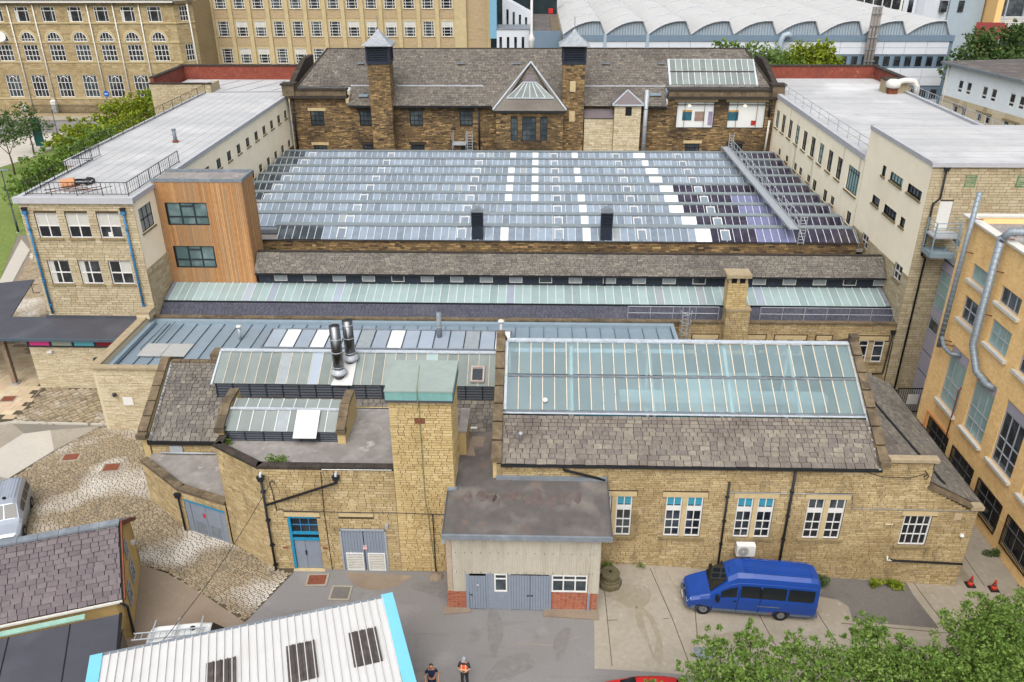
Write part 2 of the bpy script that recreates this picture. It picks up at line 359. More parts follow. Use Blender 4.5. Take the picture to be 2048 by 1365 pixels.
MT['greenfelt'] = M('green_mineral_felt', (150, 162, 157), .9, None, (2, .07), [(1.4, (134, 148, 144), .5, .75, .5), (9, (220, 226, 220), .74, .8, .6)], (30, .15))
MT['felt'] = M('grey_felt', (146, 141, 137), .95, None, (2, .14), [(.7, (112, 106, 102), .48, .66, .7), (1.8, (182, 176, 172), .6, .74, .6)], (16, .25))
MT['darkfelt'] = M('dark_felt', (92, 88, 86), .9, None, (2, .12), [(.55, (128, 120, 114), .5, .7, .6), (1.3, (112, 84, 72), .6, .74, .6)], (16, .25))
MT['puddle'] = M('dried_puddle_stain', (102, 92, 88), .85, None, (3, .2), (1.8, (80, 70, 67), .42, .66, .7))
MT['blackfelt'] = M('smooth_black_roof', (74, 75, 83), .55, None, (1, .06), (.4, (88, 89, 98), .5, .7, .5))
MT['asphalt'] = M('asphalt', (130, 128, 127), .92, None, (9, .06), [(.16, (112, 109, 106), .46, .7, .7), (.8, (92, 88, 84), .6, .78, .55), (.35, (154, 151, 148), .56, .74, .5), (1.2, (100, 96, 92), .6, .76, .4, (.25, 2, 1))], (60, .15))
MT['concrete'] = M('yard_concrete', (160, 152, 138), .93, None, (4, .08), [(.22, (132, 124, 110), .46, .68, .7), (.8, (124, 118, 94), .58, .76, .55), (2.5, (178, 170, 156), .6, .76, .45), (.5, (108, 102, 94), .64, .8, .5, (3, .5, 1))], (40, .15))
MT['concrete_pale'] = M('pale_concrete', (186, 181, 171), .93, None, (4, .05), (.5, (186, 178, 164), .5, .7, .5))
MT['macadam'] = M('brown_macadam', (142, 128, 112), .95, None, (14, .14), [(.4, (112, 96, 80), .5, .7, .6), (1.2, (150, 136, 116), .6, .75, .5)], (50, .3))
MT['gravel'] = M('dark_gravel', (114, 110, 106), .95, None, (22, .25), (.6, (88, 82, 80), .5, .7, .5), (60, .5))
MT['joint'] = M('sett_joint', (84, 74, 58), .95, None, (8, .2), (.3, (110, 104, 92), .5, .7, .5))
SET = ds([(172, 146, 102), (194, 168, 122), (180, 154, 110), (204, 182, 140), (150, 130, 98), (196, 172, 128)], .66, .88)
_cst = [(.22, (208, 204, 197), .5, .64, .75), (.45, (118, 106, 94), .54, .7, .45)]
MT['sett_o'] = M('stone_sett', SET, .88, 'obj', (5, .12), _cst, (25, .4)); MT['sett_a'] = M('stone_sett_far', SET, .88, 'attr', (5, .12), _cst, (25, .4))
MT['flag'] = M('paving_flag', [(196, 178, 146), (206, 190, 160), (186, 168, 138), (200, 176, 150)], .9, 'obj', (3, .05), (.6, (176, 150, 126), .6, .75, .4))
MT['grass'] = M('lawn', (114, 130, 66), .95, None, (2.5, .22), [(.12, (92, 112, 54), .45, .68, .6), (.5, (128, 134, 78), .6, .75, .5)], (30, .6))
MT['rust'] = M('rusty_iron', (128, 74, 54), .9, None, (9, .2), (3, (96, 58, 46), .5, .7, .6), (30, .4))
MT['ironblack'] = M('cast_iron', (34, 36, 40), .55, None, (6, .2), (2, (70, 56, 48), .62, .76, .5))
MT['earth'] = M('town_ground', (128, 122, 112), .95, None, (.4, .1), (.05, (108, 112, 88), .5, .7, .6))
MT['redbrick'] = M('red_brick', [(150, 78, 56), (168, 92, 66), (138, 70, 52), (176, 104, 78)], .9, 'attr', (6, .12), (1, (120, 82, 64), .58, .75, .4), (25, .3))
MT['redwall'] = M('red_parapet_brick', (134, 70, 56), .9, None, (5, .22), [(.8, (104, 54, 46), .46, .68, .7), (3, (186, 140, 120), .62, .78, .6)], (20, .3))
MT['brickmortar'] = M('brick_mortar', (176, 160, 140), .95, None, (8, .12))
OR = ds([(236, 192, 122), (242, 200, 132), (230, 184, 116), (244, 206, 140)], .86, 1.03)
MT['orange'] = M('orange_brick', OR, .88, 'attr', (3, .05), (.4, (196, 134, 74), .58, .78, .45), (30, .2))
MT['orange_mortar'] = M('orange_mortar', (224, 184, 124), .92, None, (4, .06))
MT['mauve'] = M('mauve_panel', [(160, 158, 172), (168, 166, 180)], .5, 'obj', (2, .04), (.4, (148, 146, 160), .5, .75, .4))
MT['panel_grey'] = M('pale_grey_panel', (206, 212, 220), .5, None, (1, .03), (.3, (192, 198, 208), .5, .75, .4))
MT['panel_slate'] = M('blue_grey_panel', (112, 132, 150), .5, None, (1, .04))
MT['barrel'] = M('white_barrel_sheet', (192, 193, 192), .7, None, (.5, .04), [(.15, (168, 169, 168), .48, .72, .7, (1, .3, 1)), (.6, (150, 150, 148), .62, .8, .4)])
MT['gable_sheet'] = M('blue_grey_sheet', (158, 174, 186), .5, None, (1, .04))
MT['corr'] = M('old_corrugated_sheet', (196, 190, 176), .85, None, (3, .06), [(.7, (166, 158, 142), .52, .72, .6, (2, 1, .3)), (3, (112, 104, 92), .68, .8, .5)], (20, .15))
MT['white_sheet'] = M('white_metal_sheet', (206, 206, 205), .55, None, (1, .03), [(.5, (184, 182, 178), .52, .74, .6, (2, .3, 1)), (3, (160, 150, 138), .68, .8, .4)])
MT['cyan'] = M('sky_blue_trim', (122, 198, 222), .5, None, (1, .03))
MT['rooflight'] = M('aged_rooflight', (78, 72, 70), .5, None, (4, .12), (2, (104, 96, 90), .5, .7, .6))
TIM = ds([(170, 122, 76), (194, 144, 92), (182, 130, 82), (206, 160, 110), (166, 136, 104), (190, 134, 80)], .98, .96)
MT['timber'] = M('cedar_board', TIM, .75, 'obj', (3, .1), [(.35, (142, 118, 92), .5, .72, .6, (2, 2, .15))], (40, .15))
MT['glassroof'] = glass_sheet('frosted_roof_glass', (206, 232, 238), .6, .14, (178, 206, 212), (.7, .2))
MT['glass_old'] = glass_sheet('mossy_roof_glass', (172, 186, 183), .06, .22, (140, 150, 147), (1.1, .26))
MT['glass_pale'] = glass_sheet('pale_roof_glass', (206, 226, 226), .1, .16, (166, 188, 188), (1.3, .18))
MT['glass_blue'] = glass_sheet('sawtooth_glass', (160, 176, 194), .12, .1, (148, 162, 177), (2.2, .3))
MT['glass_zinc'] = glass_sheet('rooflight_glass', (190, 205, 220), .12, .08, (176, 188, 202), (.9, .14))
MT['glass_dark'] = M('bare_sawtooth_glass', (44, 38, 54), .08, None, None, (1.2, (66, 58, 76), .45, .65, .6), None, 0, .7)
MT['glass_plum'] = M('lilac_sawtooth_glass', (112, 116, 150), .1, None, (2, .1), None, None, 0, .7)
MT['patch'] = M('white_glass_patch', (226, 230, 230), .4, None, (3, .03))
MT['patch_old'] = M('grey_glass_patch', (150, 158, 162), .4, None, (3, .08))
def leafmat(name, pal, trl=.35):
    m = M(name, pal, .55, 'attr', (2, .15), None, None, 0, .25)
    N = m.node_tree.nodes; L = m.node_tree.links; B = N['Principled BSDF']
    src = B.inputs['Base Color'].links[0].from_socket
    t = N.new('ShaderNodeBsdfTranslucent'); x = N.new('ShaderNodeMixShader'); x.inputs[0].default_value = trl
    L.new(src, t.inputs[0]); L.new(B.outputs[0], x.inputs[1]); L.new(t.outputs[0], x.inputs[2]); L.new(x.outputs[0], N['Material Output'].inputs[0])
    return m
MT['leaf'] = leafmat('green_leaf', [(84, 112, 46), (116, 146, 66), (98, 130, 54), (140, 166, 84), (124, 152, 70)])
MT['leaf_y'] = leafmat('yellow_green_leaf', [(104, 128, 28), (140, 156, 40), (122, 142, 34), (166, 172, 56), (96, 120, 30)])
MT['leaf_d'] = leafmat('dark_leaf', [(66, 92, 48), (88, 114, 60), (76, 102, 54), (104, 126, 70)])
MT['bark'] = M('bark', (92, 80, 66), .95, None, (8, .25), None, (20, .5))
# ---------------- ground ----------------
def gz(x): return 0. if x < 6 else (-(x-6)*.0647 if x < 24 else -1.1646)
def _clip(poly, k, keep_less):
    out = []
    for i in range(len(poly)):
        p, q = poly[i], poly[(i+1) % len(poly)]; ip = (p[0] <= k) == keep_less or p[0] == k; iq = (q[0] <= k) == keep_less or q[0] == k
        if ip: out.append(p)
        if ip != iq:
            t = (k-p[0])/(q[0]-p[0]); out.append((k, p[1]+t*(q[1]-p[1])))
    return out
def sheet(name, poly, mat, dz, label=None, kind='structure', zf=gz):
    mb = MB(); area = sum(poly[i][0]*poly[(i+1) % len(poly)][1]-poly[(i+1) % len(poly)][0]*poly[i][1] for i in range(len(poly)))
    if area < 0: poly = poly[::-1]
    for lo, hi in ((None, 6), (6, 24), (24, None)):
        pp = poly
        if lo is not None: pp = _clip(pp, lo, False)
        if hi is not None and pp: pp = _clip(pp, hi, True)
        if len(pp) >= 3: mb.q([(x, y, zf(min(max(x, lo if lo is not None else -1e9), hi if hi is not None else 1e9))+dz) for x, y in pp])
    return put(name, mb, MT[mat], None, None, kind=kind, label=label)
sheet('ground', [(-900, -200), (900, -200), (900, 1200), (-900, 1200)], 'earth', -.02)
sheet('asphalt_yard', [(-60, -30), (90, -30), (90, 34.4), (3.3, 34.4), (3.3, 36.3), (-13.3, 36.3), (-13.3, 34.72), (-15.1, 30.5), (-16, 27), (-60, 20)], 'asphalt', -.012)
sheet('concrete_yard', [(3.05, 28.6), (10.5, 28.3), (27.6, 28.2), (27.6, 60), (20, 60), (20, 36.4), (3.45, 36.4)], 'concrete', .0)
sheet('side_alley', [(23.2, 36.4), (27.6, 36.4), (27.6, 62), (23.2, 62)], 'concrete', .004)
sheet('gravel_patch', [(15.3, 36.2), (21.0, 36.2), (21.0, 35.0), (21.4, 32.6), (16.9, 32.7), (17.0, 33.8), (16.6, 34.2), (15.5, 34.4)], 'gravel', .006)
sheet('macadam_patch', [(-20.28, 34.66), (-17.9, 33.17), (-14.79, 31.11), (-15.6, 28.0), (-20.6, 27.5), (-22.2, 35.3)], 'macadam', -.004)
sheet('sett_bed', [(-40, 36), (-31, 36.5), (-24, 36.5), (-22.2, 35.2), (-20.28, 34.66), (-14.79, 31.11), (-13.29, 34.72), (-13.2, 36), (-16, 44), (-26, 50), (-31.3, 49.3), (-32.8, 46.2), (-34.2, 43), (-38, 41)], 'joint', -.008)
sheet('pale_concrete_apron', [(-36.2, 48.3), (-34.5, 48.8), (-32.9, 46.3), (-34.2, 43.0), (-37.5, 44.0)], 'concrete_pale', .008)
sheet('concrete_apron', [(-34.5, 48.8), (-31.2, 49.4), (-32.9, 46.25)], 'concrete', .006)
sheet('concrete_lane', [(-60, 30), (-31, 36.6), (-34.3, 43), (-36, 48.2), (-37.8, 49.7), (-60, 46)], 'concrete', -.004)
sheet('threshold_patch', [(-10.4, 34.95), (-6.6, 34.75), (-7.3, 33.95), (-8.3, 33.55), (-9.3, 33.7), (-10.0, 34.3)], 'macadam', -.004)
sheet('ramp_bed', [(-38.3, 54.8), (-33.0, 54.8), (-30.3, 49.6), (-37.9, 49.75)], 'joint', .0)
sheet('flag_bed', [(-37.9, 49.7), (-38.5, 54.9), (-40, 70), (-60, 70), (-60, 46)], 'joint', .0)
sheet('lawn', [(-59.0, 90.2), (-60.6, 90.1), (-54.6, 76.5), (-90, 60), (-120, 100), (-110, 118), (-80.6, 119.5), (-78.8, 126), (-78.5, 134), (-74, 150), (-48, 150), (-44, 100), (-52, 96)], 'grass', .0)
sheet('footpath', [(-130, 118), (-110, 118.4), (-80.5, 120.2), (-79, 126), (-79, 134), (-83.4, 144), (-88, 141), (-95, 128)], 'concrete_pale', .004)
sheet('road', [(-300, 140.5), (-92.9, 140.9), (-82.9, 143.8), (-40, 146), (-20, 147), (-20, 153.5), (-300, 151.4)], 'asphalt', .006)
sheet('far_pavement', [(-300, 151.4), (-20, 153.5), (-20, 160), (-300, 160)], 'concrete', .12)
sheet('kerb_walk', [(-54.6, 76.5), (-59.3, 88.6), (-56.4, 85.2), (-51, 70.5), (-46, 59.5), (-48.6, 58.6)], 'concrete_pale', .006)
sheet('cobbled_strip', [(-56.2, 85.0), (-52.3, 92), (-40.2, 92), (-40.2, 58), (-45.6, 58.5), (-50.8, 70.6)], 'macadam', .003)
# setts, laid in courses across the lane
def inpoly(x, y, P):
    r = False; j = len(P)-1
    for i in range(len(P)):
        if (P[i][1] > y) != (P[j][1] > y) and x < (P[j][0]-P[i][0])*(y-P[i][1])/(P[j][1]-P[i][1])+P[i][0]: r = not r
        j = i
    return r
def setts(name, label, poly, ang, cw, lw, mo, ma, nobj, dz=0., slant=0, jit=.012, hh=.03, gap=.03):
    t = put(name, MB().q([(p[0], p[1], -.004+dz) for p in poly]), MT['joint'], kind='structure')
    ca, sa = math.cos(math.radians(ang)), math.sin(math.radians(ang))
    us = [x*ca+y*sa for x, y in poly]; vs = [-x*sa+y*ca for x, y in poly]; pcs = []
    v = min(vs)
    while v < max(vs):
        u = min(us)-random.random()*lw[1]
        while u < max(us):
            l = random.uniform(*lw); mu, mv = u+l/2, v+cw/2; x, y = mu*ca-mv*sa, mu*sa+mv*ca
            if inpoly(x, y, poly): pcs.append((math.hypot(x, y), x, y, l-.03, cw-gap))
            u += l
        v += cw
    pcs.sort()
    um = MB(); e = .12
    for (z, k) in ((0, .5), (.7, .5), (1, .5-e)): pass
    um.v = [(-.5, -.5, 0), (.5, -.5, 0), (.5, .5, 0), (-.5, .5, 0), (-.44, -.4, 1), (.44, -.4, 1), (.44, .4, 1), (-.44, .4, 1)]
    um.f = [(4, 5, 6, 7), (0, 1, 5, 4), (1, 2, 6, 5), (2, 3, 7, 6), (3, 0, 4, 7)]; um.r = [0]*5
    ume = um.mesh('sett', MT[mo]); rest = MB()
    for i, (d, x, y, l, w) in enumerate(pcs):
        a = math.radians(ang+random.uniform(-2, 2)); h = hh*random.uniform(.5, 1.1); z0 = -.01+dz+slant*0
        mt = Matrix.Translation((x, y, z0)) @ Matrix.Rotation(a, 4, 'Z') @ Matrix.Diagonal((l, w, h, 1))
        if i < nobj: put('sett', ume, None, t, mtx=mt)
        else:
            n = len(rest.v); rest.v += [tuple(mt @ Vector(q)) for q in um.v]; rest.f += [tuple(n+j for j in q) for q in um.f]; rest.r += [random.random()]*5
    if rest.f: put('sett_field', rest, MT[ma], t, stuff=True)
    return t
setts('cobbled_yard', None, [(-34.0, 43.0), (-32.8, 46.2), (-31.3, 49.2), (-26.8, 49.2), (-23.7, 41.2), (-20.4, 38.4), (-17.3, 37.1), (-14.2, 35.0), (-13.4, 34.7), (-14.8, 31.2), (-17.9, 33.2), (-20.3, 34.6), (-22.2, 35.3), (-24.6, 36.8), (-30.8, 37.6)], 40, .145, (.2, .36), 'sett_o', 'sett_a', 300)
setts('sett_ramp', None, [(-38.0, 54.7), (-30.2, 54.7), (-30.2, 49.65), (-37.7, 49.75)], 52, .42, (.3, .6), 'sett_o', 'sett_a', 200, dz=.01, hh=.1, gap=.11)
def flags(name, poly, sx, sy):
    t = put(name, MB().q([(p[0], p[1], .002) for p in poly]), MT['joint'], kind='structure'); me = MB().box(-.5, .5, -.5, .5, 0, 1).mesh('flag', MT['flag'])
    xs = [p[0] for p in poly]; ys = [p[1] for p in poly]; y = min(ys); k = 0
    while y < max(ys):
        x = min(xs)-(k % 2)*sx*.5
        while x < max(xs):
            if inpoly(x+sx/2, y+sy/2, poly): put('flag', me, None, t, mtx=Matrix.Translation((x+sx/2, y+sy/2, .0)) @ Matrix.Diagonal((sx-.02, sy-.02, .016+random.random()*.006, 1)))
            x += sx
        y += sy; k += 1
flags('flagged_walk', [(-39.3, 50.8), (-38.0, 50.2), (-38.7, 55), (-38.6, 58.5), (-47, 63), (-47, 50.6)], .9, .6)
mbk = MB()
for p, q in (((-37.9, 49.72), (-30.2, 49.6)), ((-41, 48.6), (-37.9, 49.72))): mbk.bar((p[0], p[1], .04), (q[0], q[1], .04), .16, .12)
put('kerb', mbk, MT['concrete_pale'], kind='structure')
setts('cobbled_verge', None, [(-55.6, 84.5), (-52.3, 91), (-40.4, 91), (-40.4, 62), (-44.5, 62), (-50.6, 71.0)], 60, .34, (.35, .6), 'sett_o', 'sett_a', 0, dz=.006)
MT['gap_shade_grey'] = M('shadow_grey', (112, 112, 110), .8, None, (3, .1))  # flat grey painting the shade between louvre slats
# ================= stone hall with glazed roof =================
HALL = thing('stone_hall', 'long tan stone hall with slate and frosted glass roof behind the blue minibus', 'building', (8, 36, 0))
HY = 35.97
fh = F(-1.95, HY, 0, 0)
hw = [(4.48, 5.34), (7.15, 8.02), (8.26, 9.13), (10.94, 11.8), (12.04, 12.91), (14.7, 15.59), (15.8, 16.69)]
hw0 = [(3.4, 4.22)]+hw
holes = [(a+1.95, b+1.95, 2.05, 4.72) for a, b in hw0]+[(19.95+1.95, 21.42+1.95, 1.71, 3.72)]
ban = holes+[(a+1.95-.22, b+1.95+.24, 4.72, 5.03) for a, b in ((3.4, 5.34), (7.15, 9.13), (10.94, 12.91), (14.7, 16.69))]+[(19.78+1.95, 21.67+1.95, 3.72, 4.04)]
ban += [(a+1.95, b+1.95, 2.05, 4.72) for a, b in ((4.22, 4.48), (8.02, 8.26), (11.8, 12.04), (15.59, 15.8))]
def hall_top(c0, c1):
    if c1 > 7.15: return []
    if c1 > 6.72: return [(20.05, 22.7)]
    if c1 > 5.6: return [(0, 22.75)]
    if c1 > 4.2: return [(0, 22.8+(5.6-c1)/1.4*2.4)]
    return [(0, 25.69)]
wl = wallm(20.2, 6.75, [h for h in holes if h[0] < 20], .3, 0, -1.3)
put('wall', wl, MT['mortar'], HALL, fh)
wl = MB(); pr = [(20.2, 0, -1.4), (25.69, 0, -1.4), (25.69, 0, 4.2), (25.2, 0, 4.35), (22.8, 0, 5.6), (22.75, 0, 7.2), (20.2, 0, 7.2)]
wl = wallm(25.69, 4.2, [holes[-1]], .3, 20.2, -1.4); wl.q([(20.2, 0, 4.2), (25.69, 0, 4.2), (25.2, 0, 4.35), (22.8, 0, 5.6), (22.75, 0, 7.2), (20.2, 0, 7.2)])
put('wall', wl, MT['mortar'], HALL, fh)
put('stonework', stones(0, 25.69, -1.25, 7.2, ban, .125, (.24, .6), segf=hall_top), MT['stone'], HALL, fh, stuff=True)
put('wall', stones(0, 14, -1.3, 4.0, (), .16), MT['stone'], HALL, F(23.74, HY, 0, 90))
put('wall', wallm(14, 4.0, [], .2, 0, -1.4), MT['mortar'], HALL, F(23.735, HY, 0, 90))
for a, b in ((3.4, 5.34), (7.15, 9.13), (10.94, 12.91), (14.7, 16.69), (19.99, 21.45)):
    z = 4.72 if b < 19 else 3.72
    put('lintel', MB().box(a-.21, b+.21, HY-.035, HY+.1, z+.004, z+.3), MT['dressed'], HALL)
    if b < 19: put('mullion', MB().box((a+b)/2-.12, (a+b)/2+.12, HY-.03, HY+.15, 2.06, 4.715), MT['dressed'], HALL)
    put('sill', MB().box(a-.25, b+.25, HY-.13, HY+.1, (2.05 if b < 19 else 1.71)-.15, (2.05 if b < 19 else 1.71)-.004), MT['sill'], HALL)
for i, (a, b) in enumerate(hw0):
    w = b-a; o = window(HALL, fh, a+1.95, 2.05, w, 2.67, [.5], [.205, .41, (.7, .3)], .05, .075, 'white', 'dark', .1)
    tb = MB().box(.07, w-.07, .085, .092, 2.1, 2.6); put('blind', tb, MT['blue_glass'] if i < 6 else MT['dark2'], o, 0)
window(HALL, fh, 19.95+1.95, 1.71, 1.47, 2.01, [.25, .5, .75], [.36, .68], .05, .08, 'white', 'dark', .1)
# roof
SLP = .545; HV = Vector((0, .878, .478))
def hz(y): return 6.78+SLP*(y-36)
rf = put('roof', MB().ext([(-1.8, 35.95, 6.72), (-1.8, 42.7, hz(42.7)-.06), (-1.8, 49.4, 6.72), (-1.8, 49.3, 6.62), (-1.8, 42.7, hz(42.7)-.2), (-1.8, 36, 6.6)], (.02, 0, 0)), MT['underroof'], HALL)
und = MB(); und.q([(-1.7, 35.9, 6.72), (18.1, 35.9, 6.72), (18.1, 38.55, hz(38.55)-.05), (-1.7, 38.55, hz(38.55)-.05)]); und.q([(-1.7, 42.7, hz(42.7)-.05), (18.1, 42.7, hz(42.7)-.05), (18.1, 49.4, 6.7), (-1.7, 49.4, 6.7)])
put('roof_deck', und, MT['underroof'], HALL)
slates((-1.7, 35.86, 6.74), (1, 0, 0), HV, 2.95, 11, .5, lambda t0, t1: [(0, 19.72)], MT['slate_o'], MT['slate_a'], rf, 300, dim=.965)
slates((18.1, 49.4, 6.74), (-1, 0, 0), (0, -.878, .478), 7.6, 18, .6, lambda t0, t1: [(0, 19.7)], MT['slate_o'], MT['slate_a'], rf, 0)
put('flashing', MB().bar((-1.7, 38.6, hz(38.6)+.06), (18.1, 38.6, hz(38.6)+.06), .2, .03), MT['lead_pale'], HALL)
put('gutter', MB().box(-1.72, 18.1, 35.72, 35.86, 6.66, 6.76), MT['ironblack'], HALL)
def glazing(parent, x0, x1, n, ya, za, yb, zb, gm, bm, bw=.05, lift=.05, odd=None, ends=True, skip=()):
    v = Vector((0, yb-ya, zb-za)); up = Vector((0, -v.z, v.y)).normalized(); w = (x1-x0)/n
    me = MB().q([(0, 0, 0), (w-.02, 0, 0), (w-.02, v.y, v.z), (0, v.y, v.z)]).mesh('pane', MT[gm]); alt = {}
    mb_ = MB().bar((0, up.y*lift/2, up.z*lift/2), (0, v.y+up.y*lift/2, v.z+up.z*lift/2), bw, lift, up).mesh('glazing_bar', MT[bm])
    for i in range(n):
        if i in skip: continue
        m = me
        if odd and i in odd:
            k = odd[i]
            if k not in alt: alt[k] = MB().q([(0, 0, .004), (w-.02, 0, .004), (w-.02, v.y, v.z+.004), (0, v.y, v.z+.004)]).mesh('pane', MT[k])
            m = alt[k]
        put('pane', m, None, parent, F(x0+i*w+.01, ya, za))
    for i in range(n+1):
        put('glazing_bar', mb_, None, parent, F(x0+i*w, ya, za))
gr = put('glass_roof', MB().bar((-1.62, 38.68, hz(38.68)+.05), (17.95, 38.68, hz(38.68)+.05), .1, .1), MT['lead'], HALL)
glazing(gr, -1.55, 17.9, 29, 38.72, hz(38.72)+.1, 40.58, hz(40.58)+.1, 'glassroof', 'bar_old')
glazing(gr, -1.55, 17.9, 29, 40.72, hz(40.72)+.16, 42.6, hz(42.6)+.16, 'glassroof', 'bar_old')
put('ridge_cap', MB().bar((-1.6, 42.7, hz(42.7)+.22), (18.0, 42.7, hz(42.7)+.22), .34, .08), MT['lead_pale'], HALL)
put('glazing_rail', MB().bar((-1.6, 40.65, hz(40.65)+.12), (17.95, 40.65, hz(40.65)+.12), .16, .07), MT['lead'], HALL)
for x in (-1.6, 17.97):
    put('flashing', MB().bar((x, 38.7, hz(38.7)+.13), (x, 42.65, hz(42.65)+.2), .16, .05), MT['lead_pale'], HALL)
put('flashing', MB().bar((17.98, 35.8, hz(35.8)+.08), (17.98, 38.7, hz(38.7)+.1), .12, .04), MT['lead_pale'], HALL)
# interior seen through the frosted panes
put('floor', MB().box(-1.6, 17.9, 36.4, 49, .2, .3), MT['gravel'], HALL)
put('inner_wall', MB().box(-1.6, 17.9, 48.9, 49.0, .3, 6.6), MT['lead'], HALL)
put('inner_wall', MB().box(-1.6, 17.9, 36.3, 36.36, 4.9, 6.6), MT['offwhite'], HALL)
for x in (2.1, 6.6, 10.9, 14.6):
    t = MB(); t.bar((x, 36.4, 6.5), (x, 49, 6.5), .16, .2); t.bar((x, 36.4, 6.5), (x, 42.7, hz(42.7)-.25), .16, .2); t.bar((x, 49, 6.5), (x, 42.7, hz(42.7)-.25), .16, .2)
    t.bar((x, 42.7, 6.5), (x, 42.7, 10.1), .14, .16); t.bar((x, 42.7, 6.6), (x, 39.6, 8.4), .12, .14)
    put('truss', t, MT['white'], HALL)
put('blue_curtain', MB().box(2.4, 6.4, 41.0, 41.1, 3.2, 6.6), MT['blue_glass'], HALL); put('blue_curtain', MB().box(6.9, 9.2, 41.6, 41.7, 2.2, 6.6), MT['blue_glass'], HALL); put('blue_curtain', MB().box(11.2, 13.2, 41.0, 41.1, 4.0, 6.4), MT['blue_glass'], HALL); put('screen', MB().box(7.6, 13.5, 43.4, 43.5, 4.6, 8.2), MT['white'], HALL)
put('partition', MB().box(9.6, 17.8, 44, 44.1, .3, 6.4), MT['offwhite'], HALL)
put('light_duct', MB().box(5, 17, 41.6, 42.4, 7.2, 7.6), MT['white'], HALL)
def gable(parent, x, w, pts, mat='coping', th=.16, wallmat='stone'):
    """raked coping stones along a list of (y, z)"""
    for (ya, za), (yb, zb) in zip(pts[:-1], pts[1:]):
        L = math.hypot(yb-ya, zb-za); n = max(1, round(L/1.1))
        for i in range(n):
            t0, t1 = i/n+.006, (i+1)/n-.006
            put('coping_stone', MB().bar((x, ya+(yb-ya)*t0, za+(zb-za)*t0), (x, ya+(yb-ya)*t1, za+(zb-za)*t1), w+random.uniform(-.02, .02), th), MT[mat], parent)
for x, xx in ((-1.95, -1.95), (18.2, 18.2)):
    wp = [(x-.2, 35.97, 5.6), (x-.2, 35.97, 7.0), (x-.2, 42.7, 10.75), (x-.2, 49.4, 7.0), (x-.2, 49.4, 3)]
    put('gable_wall', MB().ext(wp, (.4, 0, 0)), MT['stone2'], HALL)
    gable(HALL, x, .5, [(35.8, 7.05), (42.7, 10.88), (49.5, 7.1)])
    put('kneeler', MB().box(x-.28, x+.28, 35.72, 36.3, 6.95, 7.25), MT['coping'], HALL)
    put('kneeler', MB().box(x-.24, x+.24, 42.5, 42.95, 10.7, 11.15), MT['coping'], HALL)
# lean-to side roof
lr = put('side_roof', MB().ext([(18.4, 36.2, 6.85), (24.1, 36.2, 4.02), (24.1, 36.2, 3.9), (18.4, 36.2, 6.7)], (0, 13.6, 0)), MT['underroof'], HALL)
slates((24.15, 36.3, 4.06), (0, 1, 0), (-.891, 0, .454), 6.3, 26, .34, lambda t0, t1: [(0, 13.4)], MT['slateL_o'], MT['slateL_a'], lr, 0)
put('lead_roll', MB().bar((22.0, 36.7, 5.28), (20.2, 48.3, 6.22), .12, .1), MT['ironblack'], HALL)
put('gutter', MB().box(24.12, 24.3, 36.0, 49.8, 3.94, 4.08), MT['ironblack'], HALL)
put('coping_stone', MB().box(18.45, 20.95, 35.82, 36.3, 7.2, 7.38), MT['coping_pale'], HALL)
put('coping_stone', MB().bar((20.75, 36.08, 5.68), (23.3, 36.08, 4.4), .5, .16), MT['coping'], HALL)
put('kneeler', MB().box(23.25, 23.95, 35.82, 36.3, 4.2, 4.42), MT['coping_pale'], HALL)
put('parapet', MB().box(18.4, 20.78, 36.0, 36.25, 5.5, 7.2), MT['stone2'], HALL)
# rainwater pipes and fittings on the wall
def pipe(parent, pts, r=.05, mat='ironblack', name='drainpipe', n=8): return put(name, MB().tube(pts, r, n), MT[mat], parent, smooth=True)
pipe(HALL, [(10.35, 35.86, 5.8), (10.35, 35.86, -.25)], .06); pipe(HALL, [(13.7, 35.86, 6.65), (13.7, 35.86, -.45)], .075)
pipe(HALL, [(1.55, 35.84, 6.7), (1.6, 35.82, 6.45), (3.8, 35.82, 5.85)], .07)
for z in (5.2, 3.6, 2.0):
    put('pipe_bracket', MB().box(13.6, 13.8, 35.78, 35.95, z, z+.08), MT['ironblack'], HALL); put('pipe_bracket', MB().box(10.26, 10.44, 35.8, 35.95, z-.4, z-.33), MT['ironblack'], HALL)
pipe(HALL, [(10.4, 35.92, 5.1), (16.95, 35.92, 5.07), (17.05, 35.92, 4.17), (23.6, 35.92, 4.1)], .022, 'galv', 'conduit', 6)
pipe(HALL, [(19.75, 35.88, .75), (19.9, 35.86, .7), (23.7, 35.86, .52)], .06, 'ironblack'); pipe(HALL, [(19.55, 35.9, .95), (19.55, 35.85, .72), (19.8, 35.85, .7)], .05, 'offwhite')
put('wall_light', MB().lathe((23.2, 35.86, 2.5), [(.02, -.1), (.11, -.06), (.13, 0), (.1, .08), (.02, .1)], 10), MT['white'], HALL, smooth=True)
put('air_brick', MB().box(22.55, 22.95, 35.93, 36, 3.5, 3.95), MT['pale_stone'], HALL); put('vent_hood', MB().tube([(19.0, 35.9, 3.0), (19.0, 35.84, 3.2), (19.35, 35.84, 3.22), (19.35, 35.9, 3.0)], .045, 6), MT['pale_stone'], HALL)
put('cable', MB().tube([(17.2, 35.93, 6.6), (18.2, 35.92, 6.25), (19.6, 35.92, 6.2), (20.4, 35.92, 6.45)], .018, 5), MT['blackpaint'], HALL)
put('cable', MB().tube([(20.35, 35.9, 6.7), (20.5, 35.88, 6.5), (20.6, 35.88, 6.3), (20.45, 35.88, 6.15), (20.35, 35.88, 6.3), (20.5, 35.88, 6.5)], .02, 5), MT['blackpaint'], HALL)
put('vent_cowl', MB().lathe((-.7, 37.0, hz(37)+.05), [(.09, 0), (.09, .5), (.12, .52), (.12, .62), (.02, .66)], 10), MT['galv'], HALL, smooth=True)
